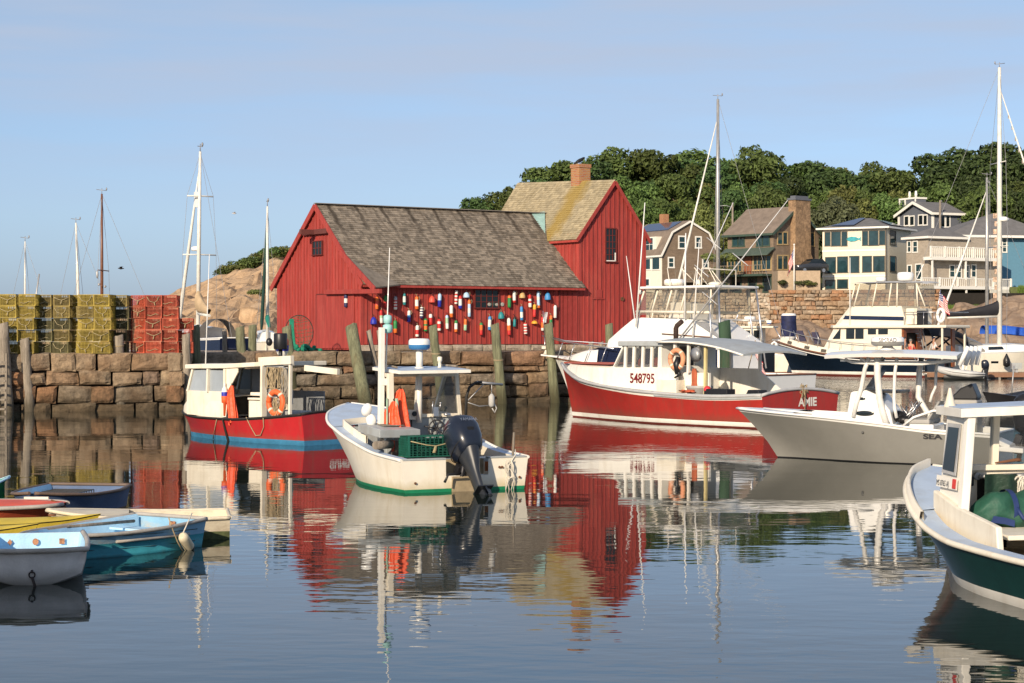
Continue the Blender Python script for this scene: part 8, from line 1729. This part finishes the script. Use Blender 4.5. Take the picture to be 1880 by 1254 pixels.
for (x,x2,y) in ((5.7,5.3,1.0),(5.3,4.9,1.18),(4.0,3.7,1.2),(2.9,2.7,1.2),(2.3,2.3,1.2),(.9,1.0,1.2),(5.7,5.3,-1.0),(2.3,2.3,-1.2),(.4,1.0,1.2)): part(fbm_,'enclosure_post',CRM,lambda m: m.tube([(x,y,4.3),(x2,y*.96,5.75)],.05,6))
tp_ = part(fbm_,'bimini_top',M('pale_grey_canvas',(.50,.50,.49),.7),lambda m: m.loft([[(x,y,5.75+.12*(1-(y/1.3)**2)+dz) for y in (-1.25,-.8,0,.8,1.25)] for x,dz in ((5.6,-.02),(5.3,.02),(3.5,.05),(.6,0),(.3,-.1))]))
radar(tp_,(3.9,.3,5.9),.32,.28,CLEANW); radar(tp_,(2.2,.3,5.9),.5,.55,CLEANW,'satellite_dome'); part(tp_,'antenna',CLEANW,lambda m: [m.tube([(1.4,.6,5.8),(.8,.6,6.9)],.03,6), m.tube([(5.5,1.3,3.2),(5.5,1.3,7.4)],[.05,.02],6)])
part(rf_,'rail',METAL,lambda m: [m.tube([(1.6,1.55,3.95),(-1.1,1.6,3.95),(-1.1,-1.6,3.95),(1.6,-1.55,3.95)],.025,6)]+[m.tube([(x,1.58,3.17),(x,1.58,3.95)],.022,5) for x in (-1.1,-.4,.3,1.0,1.6)]); part(rf_,'hatch',BLACK,lambda m: m.span((.2,1.2,3.2),(.9,1.3,4.05))); part(rf_,'fender_rack',CLEANW,lambda m: m.tube([(-.85+.22*math.cos(a),1.6,3.75+.38*math.sin(a)) for a in [2*math.pi*k/16 for k in range(17)]],.1,8)); part(rf_,'dinghy_lump',CREAM,lambda m: m.span((.95,-.8,3.2),(1.7,1.2,4.2)),.05)
part(bt,'saloon_doorway',M('varnished_teak',(.30,.085,.025),.35,var=.3,scale=4),lambda m: [m.span((1.80,-1.2,.9),(1.88,-.5,2.69)), m.span((1.80,.9,.9),(1.88,1.3,2.69)), m.span((1.8,-1.2,2.7),(1.88,1.3,2.97)), m.span((1.8,-.499,.9),(1.86,.899,1.3))]); part(bt,'teak_panel',MATS['varnished_teak'],lambda m: m.span((-.25,-1.5,.6),(-.15,-1.1,2.95))); part(bt,'saloon_shade',INSHADE,lambda m: m.span((1.885,-1.2,.7),(1.895,1.3,2.95))); part(bt,'ladder',STEEL,lambda m: [m.beam((1.0,-.2,.7),(1.5,-.2,2.95),.05,.05), m.beam((1.0,-.6,.7),(1.5,-.6,2.95),.05,.05)]+[m.beam((1.0+.055*k*2,-.2,.9+.25*2*k/1.0*.5),(1.0+.055*k*2,-.6,.9+.25*k),.04,.04) for k in range(8)])  # sheet behind the doorway is painted dark in place of saloon shade
part(bt,'cockpit_post',CRM,lambda m: [m.beam((-.9,y,1.1),(-.9,y,3.0),.1,.1) for y in (1.5,-1.5)]); part(bt,'side_rail',STEEL,lambda m: [m.tube([p+Vector((0,-.3,.85)) for p in H.edge(1,.3,.98,14)],.025,6)]+[m.tube([p+Vector((0,-.2,.3)),p+Vector((0,-.3,.85))],.018,5) for p in H.edge(1,.3,.96,9)]); part(bt,'bow_chair',M('navy_canvas_chair',(.045,.04,.075),.8),lambda m: [m.prism([(8.2-.0,1.0,2.0),(7.75,1.0,2.0),(8.0,1.0,2.75),(8.45,1.0,2.75)],(0,-.1,0)), m.prism([(9.4,.8,2.15),(8.95,.8,2.15),(9.25,.8,2.85),(9.7,.8,2.85)],(0,-.1,0))]); part(bt,'chair_frame',METAL,lambda m: [m.tube([(x,y,1.9),(x+.45,y,2.85)],.025,5) for x,y in ((8.2,1.02),(9.4,.82),(7.7,1.02))])
part(bt,'anchor_roller',STEEL,lambda m: [m.beam((11.2,0,2.2),(11.9,0,2.25),.2,.08), m.ball((11.4,.1,2.2),(.2,.12,.12))]); part(bt,'boarding_ladder',METAL,lambda m: [m.tube([(x,1.9,.3),(x,1.9,1.5)],.03,5) for x in (.5,.1)]+[m.tube([(.5,1.9,z),(.1,1.9,z)],.03,5) for z in (.4,.75,1.1,1.45)]+[m.tube([(.9,1.9,1.4),(.1,2.0,.25)],.025,5)]); part(bt,'swim_platform',M('teak_platform',(.25,.10,.05),.7),lambda m: m.span((-.9,-1.5,.12),(-.02,1.6,.22)))
fF = Frame(F.wor((-.4,1.45,3.2)),141); t = fthing(fF,'yacht_flag','striped flag on a staff at the aft rail of the dark blue motor yacht','flag'); mb=MB(); mb.tube([(0,0,0),(-.35,0,2.1)],.025,6); mb.build('staff',METAL,t); flag_mesh(t,1.1,.85,(-.3,.05,2.0),.62)
t = thing('sail_bundle_buoy','dark navy and white rolled sail bag standing at the bow of the dark blue yacht','sail bag',at(1448,618,131)); mb=MB(); mb.lathe([(.4,-.3),(.5,0),(.55,.5),(.5,1.0),(.52,1.4),(.42,1.55)],14,mis=[1,0,0,0,1]); mb.build('roll',[M('navy_cloth',(.012,.018,.07),.7,var=.6),CLEANW],t)
# small pilothouse cruiser between the sportfisher and the trawler
F = Frame((wx(1432,142),142,0),164)
bt = fthing(F,'pilothouse_cruiser','small cream pilothouse cruiser with a life ring, seen between the white and dark blue yachts','cabin cruiser'); H = Hull([(0,1.3,1.2,1.2),(.5,1.5,1.3,1.3),(.8,.9,.5,1.6),(1,.05,.01,1.9)],8.2,7.4); H.build(bt,[HULLW,CLEANW,BOTRED,BOTRED],sf=.25,sole=.7,innermat=CRM)
ph = part(bt,'pilothouse',CRM,lambda m: [m.span((1.2,-1.0,1.2),(3.4,1.0,3.05)), m.span((3.4,-1,1.2),(5.0,1.0,2.1))],.04)
for (x0,x1) in ((1.35,1.75),(2.0,2.45),(2.75,3.3)): part(ph,'window',DKGLASS,lambda m: m.span((x0,1.005,2.35),(x1,1.02,2.9)))
rfp = part(ph,'roof',CRM,lambda m: m.prism([(.3,-1.2,3.06),(.3,1.2,3.06),(4.1,1.15,3.06),(4.4,0,3.06),(4.1,-1.15,3.06)],(0,0,.14)),.04); radar(rfp,(2.2,0,3.6),.42,.32,CLEANW); part(rfp,'radar_post',CRM,lambda m: m.tube([(2.2,0,3.2),(2.2,0,3.62)],.15,8)); part(rfp,'horn_light',[CLEANW,M('blue_lens',(.03,.08,.3),.3)],lambda m: [m.span((.6,-.2,3.45),(.95,.2,3.62)), m.span((.65,-.15,3.36),(.9,.15,3.449),1)]); part(rfp,'antenna_arm',METAL,lambda m: [m.tube([(3.3,.3,3.2),(2.9,.3,4.4)],.06,6), m.tube([(.3,1,3.2),(-.6,1.1,1.6)],.04,6)])
ringbuoy('life_ring','red orange life ring on the pilothouse wall of the small cream cruiser',F,(1.95,1.1,1.95),.33,M('red_orange_ring',(.62,.12,.06),.6))

# ------------------------------------------------------------------ inflatable, floating dock
F = Frame((wx(1808,112.5),112.5,0),168)
bt = fthing(F,'inflatable_boat','light grey inflatable boat with a small dark outboard tied by the dock','inflatable boat'); TUB = M('light_grey_rubber',(.50,.50,.49),.6,var=.1)
mb = MB(); mb.tube([(0,.55,.30),(.9,.58,.32),(1.8,.5,.42),(2.4,.25,.55),(2.6,0,.6),(2.4,-.25,.55),(1.8,-.5,.42),(.9,-.58,.32),(0,-.55,.30)],[.10,.2,.21,.2,.19,.2,.21,.2,.10],12); mb.build('tube',TUB,bt)
part(bt,'floor_hull',TUB,lambda m: m.loft([[(x,-.45,.25),(x,0,-.1+.12*(x/2.5)**2),(x,.45*(1-(x/2.6)**3*.8),.25)] for x in (0,.8,1.6,2.3)])); part(bt,'transom_board',GREYP,lambda m: m.span((.05,-.42,.1),(.1,.42,.55))); part(bt,'dark_stripe',BLACK,lambda m: m.tube([(0,.74,.33),(.9,.785,.34),(1.8,.71,.44),(2.35,.46,.56)],.018,5))
outboard(bt,(-.02,0,.62),0,6,.75,NAVYC)
part(bt,'helm_stand',CLEANW,lambda m: [m.tube([(1.2,y,.3),(1.25,y,1.0)],.06,8) for y in (.3,-.3)]+[m.tube([(1.2+.2*math.cos(a),0,.75+.2*math.sin(a)) for a in [2*math.pi*k/14 for k in range(15)]],.025,6)])
t = thing('floating_dock','low wooden floating dock beside the sailing yacht','dock',(wx(1790,115.5),115.5,0)); mb=MB()
for k in range(40): mb.span((-3+.3*k,-.8,.32),(-3+.3*k+.28,.8,.38))
mb.build('decking',M('dock_boards',(.30,.19,.12),.9,var=.3,isl=.3),t); part(t,'float_drum',BLACK,lambda m: [m.span((-2.8+1.5*k,-.75,-.3),(-1.8+1.5*k,.75,.25)) for k in range(8)]); part(t,'fascia',M('dock_fascia',(.24,.13,.08),.9),lambda m: m.span((-3,-.86,.1),(9,-.81,.34)))
t = thing('dock_box','grey electrical box on a post at the end of the floating dock','box',(wx(1866,115),115,.38)); mb=MB(); mb.span((-.3,-.15,.2),(.3,.15,.55)); mb.build('box',GREYP,t); part(t,'post',STEEL,lambda m: [m.span((-.08,-.08,0),(.08,.08,.2)), m.span((-.31,-.16,.25),(-.1,.16,.5))])
F = Frame((wx(1945,66),66,0),200)
bt = fthing(F,'covered_skiff','dark canvas covered skiff with a thin pole at the right edge','boat'); H = Hull([(0,.8,.7,.5),(.5,.85,.7,.5),(1,.03,.01,.7)],3.0,2.7); H.build(bt,[BLACK,BLACK,WHITE,BOTRED],sf=.1,sole=.2); part(bt,'canvas',BLACK,lambda m: m.loft([[(x,-.7*k,.4),(x,0,.4+.35*k),(x,.7*k,.4)] for x,k in ((.2,.9),(1.2,1),(2.2,.6),(2.8,.1))])); part(bt,'pole',STEEL,lambda m: m.tube([(1.9,0,.5),(1.8,0,1.55)],.025,6))

# ------------------------------------------------------------------ people in the cockpit of the dark blue yacht
SKIN = M('skin', (.46,.25,.17), .55, var=.08)
def person(label, loc, deg, pose, shirt, trousers, hair, cap=None, glasses=False):
    """one continuous skinned body with its clothes and hair as children"""
    t = thing('person', label, 'person', loc, deg)
    J = {'pel':(0,0,.95),'sp':(-.01,0,1.12),'ch':(0,0,1.33),'nk':(.0,0,1.48),'hd0':(.02,0,1.56),'hd1':(.03,0,1.66),'hd2':(.01,0,1.74)}
    RAD = {'pel':(.15,.12),'sp':(.14,.105),'ch':(.165,.115),'nk':(.056,.056),'hd0':(.068,.06),'hd1':(.085,.075),'hd2':(.07,.06)}
    E = [('pel','sp'),('sp','ch'),('ch','nk'),('nk','hd0'),('hd0','hd1'),('hd1','hd2')]
    J['nose']=(.125,0,1.645); RAD['nose']=(.016,.014); E.append(('hd1','nose'))
    for s,n in ((1,'l'),(-1,'r')):
        J['sh'+n]=(0,s*.18,1.40); J['el'+n]=pose[n][0]; J['wr'+n]=pose[n][1]; RAD['sh'+n]=(.062,.062); RAD['el'+n]=(.042,.042); RAD['wr'+n]=(.028,.026)
        d = (Vector(pose[n][1])-Vector(pose[n][0])).normalized(); pm = Vector(pose[n][1])+d*.07; J['pm'+n]=tuple(pm); RAD['pm'+n]=(.034,.022)
        E += [('ch','sh'+n),('sh'+n,'el'+n),('el'+n,'wr'+n),('wr'+n,'pm'+n)]
        sd = d.cross(Vector((0,0,1)));  sd = sd.normalized() if sd.length > .1 else Vector((1,0,0))
        for k,(o,l) in enumerate(((-.026,.065),(-.009,.075),(.009,.07),(.026,.055))):
            J['f%d%s'%(k,n)]=tuple(pm+d*.04+sd*o); J['g%d%s'%(k,n)]=tuple(pm+d*(.04+l)+sd*o*1.2+Vector((0,0,-.02))); RAD['f%d%s'%(k,n)]=(.010,.009); RAD['g%d%s'%(k,n)]=(.008,.007); E += [('pm'+n,'f%d%s'%(k,n)),('f%d%s'%(k,n),'g%d%s'%(k,n))]
        J['th'+n]=tuple(Vector(pose[n][1])+d*.06+sd*s*-.055); RAD['th'+n]=(.011,.010); E.append(('wr'+n,'th'+n))
        J['hp'+n]=(0,s*.09,.90); J['kn'+n]=(.03,s*.10,.50); J['an'+n]=(-.02,s*.10,.09); J['to'+n]=(.15,s*.12,.03)
        RAD['hp'+n]=(.09,.09); RAD['kn'+n]=(.058,.06); RAD['an'+n]=(.04,.045); RAD['to'+n]=(.036,.028); E += [('pel','hp'+n),('hp'+n,'kn'+n),('kn'+n,'an'+n),('an'+n,'to'+n)]
        J['ear'+n]=(.01,s*.085,1.645); RAD['ear'+n]=(.012,.02); E.append(('hd1','ear'+n))
    def skin(name, keys, mat, grow, par, sub=2):
        idx = {k:i for i,k in enumerate(keys)}; me = bpy.data.meshes.new(name); me.from_pydata([J[k] for k in keys],[(idx[a],idx[b]) for a,b in E if a in idx and b in idx],[]); o = bpy.data.objects.new(name,me); COL.objects.link(o); o.parent = par
        m1 = o.modifiers.new('skin','SKIN'); m1.use_smooth_shade = True
        for k in keys: v = me.skin_vertices[0].data[idx[k]]; v.radius = (RAD[k][0]*grow, RAD[k][1]*grow)
        me.skin_vertices[0].data[0].use_root = True
        m2 = o.modifiers.new('sub','SUBSURF'); m2.levels = m2.render_levels = sub
        me.materials.append(mat); return o
    skin('body', list(J), SKIN, 1.0, t)
    skin('shirt', ['pel','sp','ch','shl','ell','shr','elr'], shirt, 1.14, t)
    skin('trousers', ['pel','hpl','knl','anl','hpr','knr','anr'], trousers, 1.13, t)
    mb = MB(); mb.ball((-.005,0,1.70),(.098,.090,.085),14,10); mb.build('hair', hair, t)
    part(t,'eye',BLACK,lambda m: [m.ball((.105,s*.033,1.665),(.008,.012,.008),8,6) for s in (1,-1)] if not glasses else [m.tube([(.05,-.085,1.668),(.112,-.04,1.668),(.118,0,1.668),(.112,.04,1.668),(.05,.085,1.668)],.016,6)])
    part(t,'mouth',M('lips',(.35,.12,.10),.6),lambda m: m.ball((.093,0,1.605),(.008,.024,.006),8,6))
    if cap:
        part(t,'cap',cap,lambda m: [m.ball((0,0,1.715),(.108,.098,.07),14,8), m.prism([(.06,-.07,1.70),(.19,-.05,1.69),(.19,.05,1.69),(.06,.07,1.70)],(0,0,.012))])
    return t
RELAX = {'l':((.02,.24,1.14),(.16,.20,.96)),'r':((.02,-.24,1.14),(.16,-.20,.96))}
REACH = {'l':((.12,.24,1.16),(.36,.16,1.10)),'r':((.10,-.25,1.15),(.34,-.18,1.06))}
F = FT
HAIRG = M('grey_hair',(.22,.20,.19),.8); HAIRD = M('dark_hair',(.04,.03,.025),.8); JEAN = M('dark_trousers',(.04,.05,.08),.8); KHAKI = M('khaki_trousers',(.3,.25,.18),.8)
def at_t(px, head_y, Y):    # stands on the cockpit floor
    p = FT.wor(FT.ony(px, head_y, Y)); return (p.x, p.y, p.z-1.72)
person('person in a dark grey shirt and sunglasses at the aft end of the yacht cabin', at_t(1661,620,1.35), 20, RELAX, M('dark_grey_shirt',(.06,.065,.075),.8), KHAKI, HAIRD, None, True)
person('person in a coral red shirt with grey hair standing in the yacht cockpit', at_t(1672,624,1.1), 60, REACH, M('coral_shirt',(.62,.085,.07),.8), JEAN, HAIRG)
person('person in a white shirt and navy cap leaning at the stern of the blue yacht', at_t(1714,620,.15), 10, REACH, M('white_shirt',(.75,.70,.70),.8), KHAKI, HAIRD, M('navy_cap',(.02,.03,.07),.8))

# ------------------------------------------------------------------ unseen low wharf behind the viewer's left, put in to shade the nearest dinghy's hull
t = thing('unseen_shading_wharf', 'low timber wharf at the near left, unseen and put in to shade the pram dinghy', 'wharf', (-11,12,0))
part(t,'deck',GREYWOOD,lambda m: m.span((-8,-1.5,3.15),(3.95,1.35,3.42))); part(t,'face_boards',GREYWOOD,lambda m: m.span((-8,1.2,1.2),(3.95,1.3,3.149)))
for k in range(5): part(t,'pile',GREYPILE,lambda m: m.tube([(-7.5+2.75*k,1.05,-1),(-7.5+2.75*k,1.05,3.14)],.16,12))
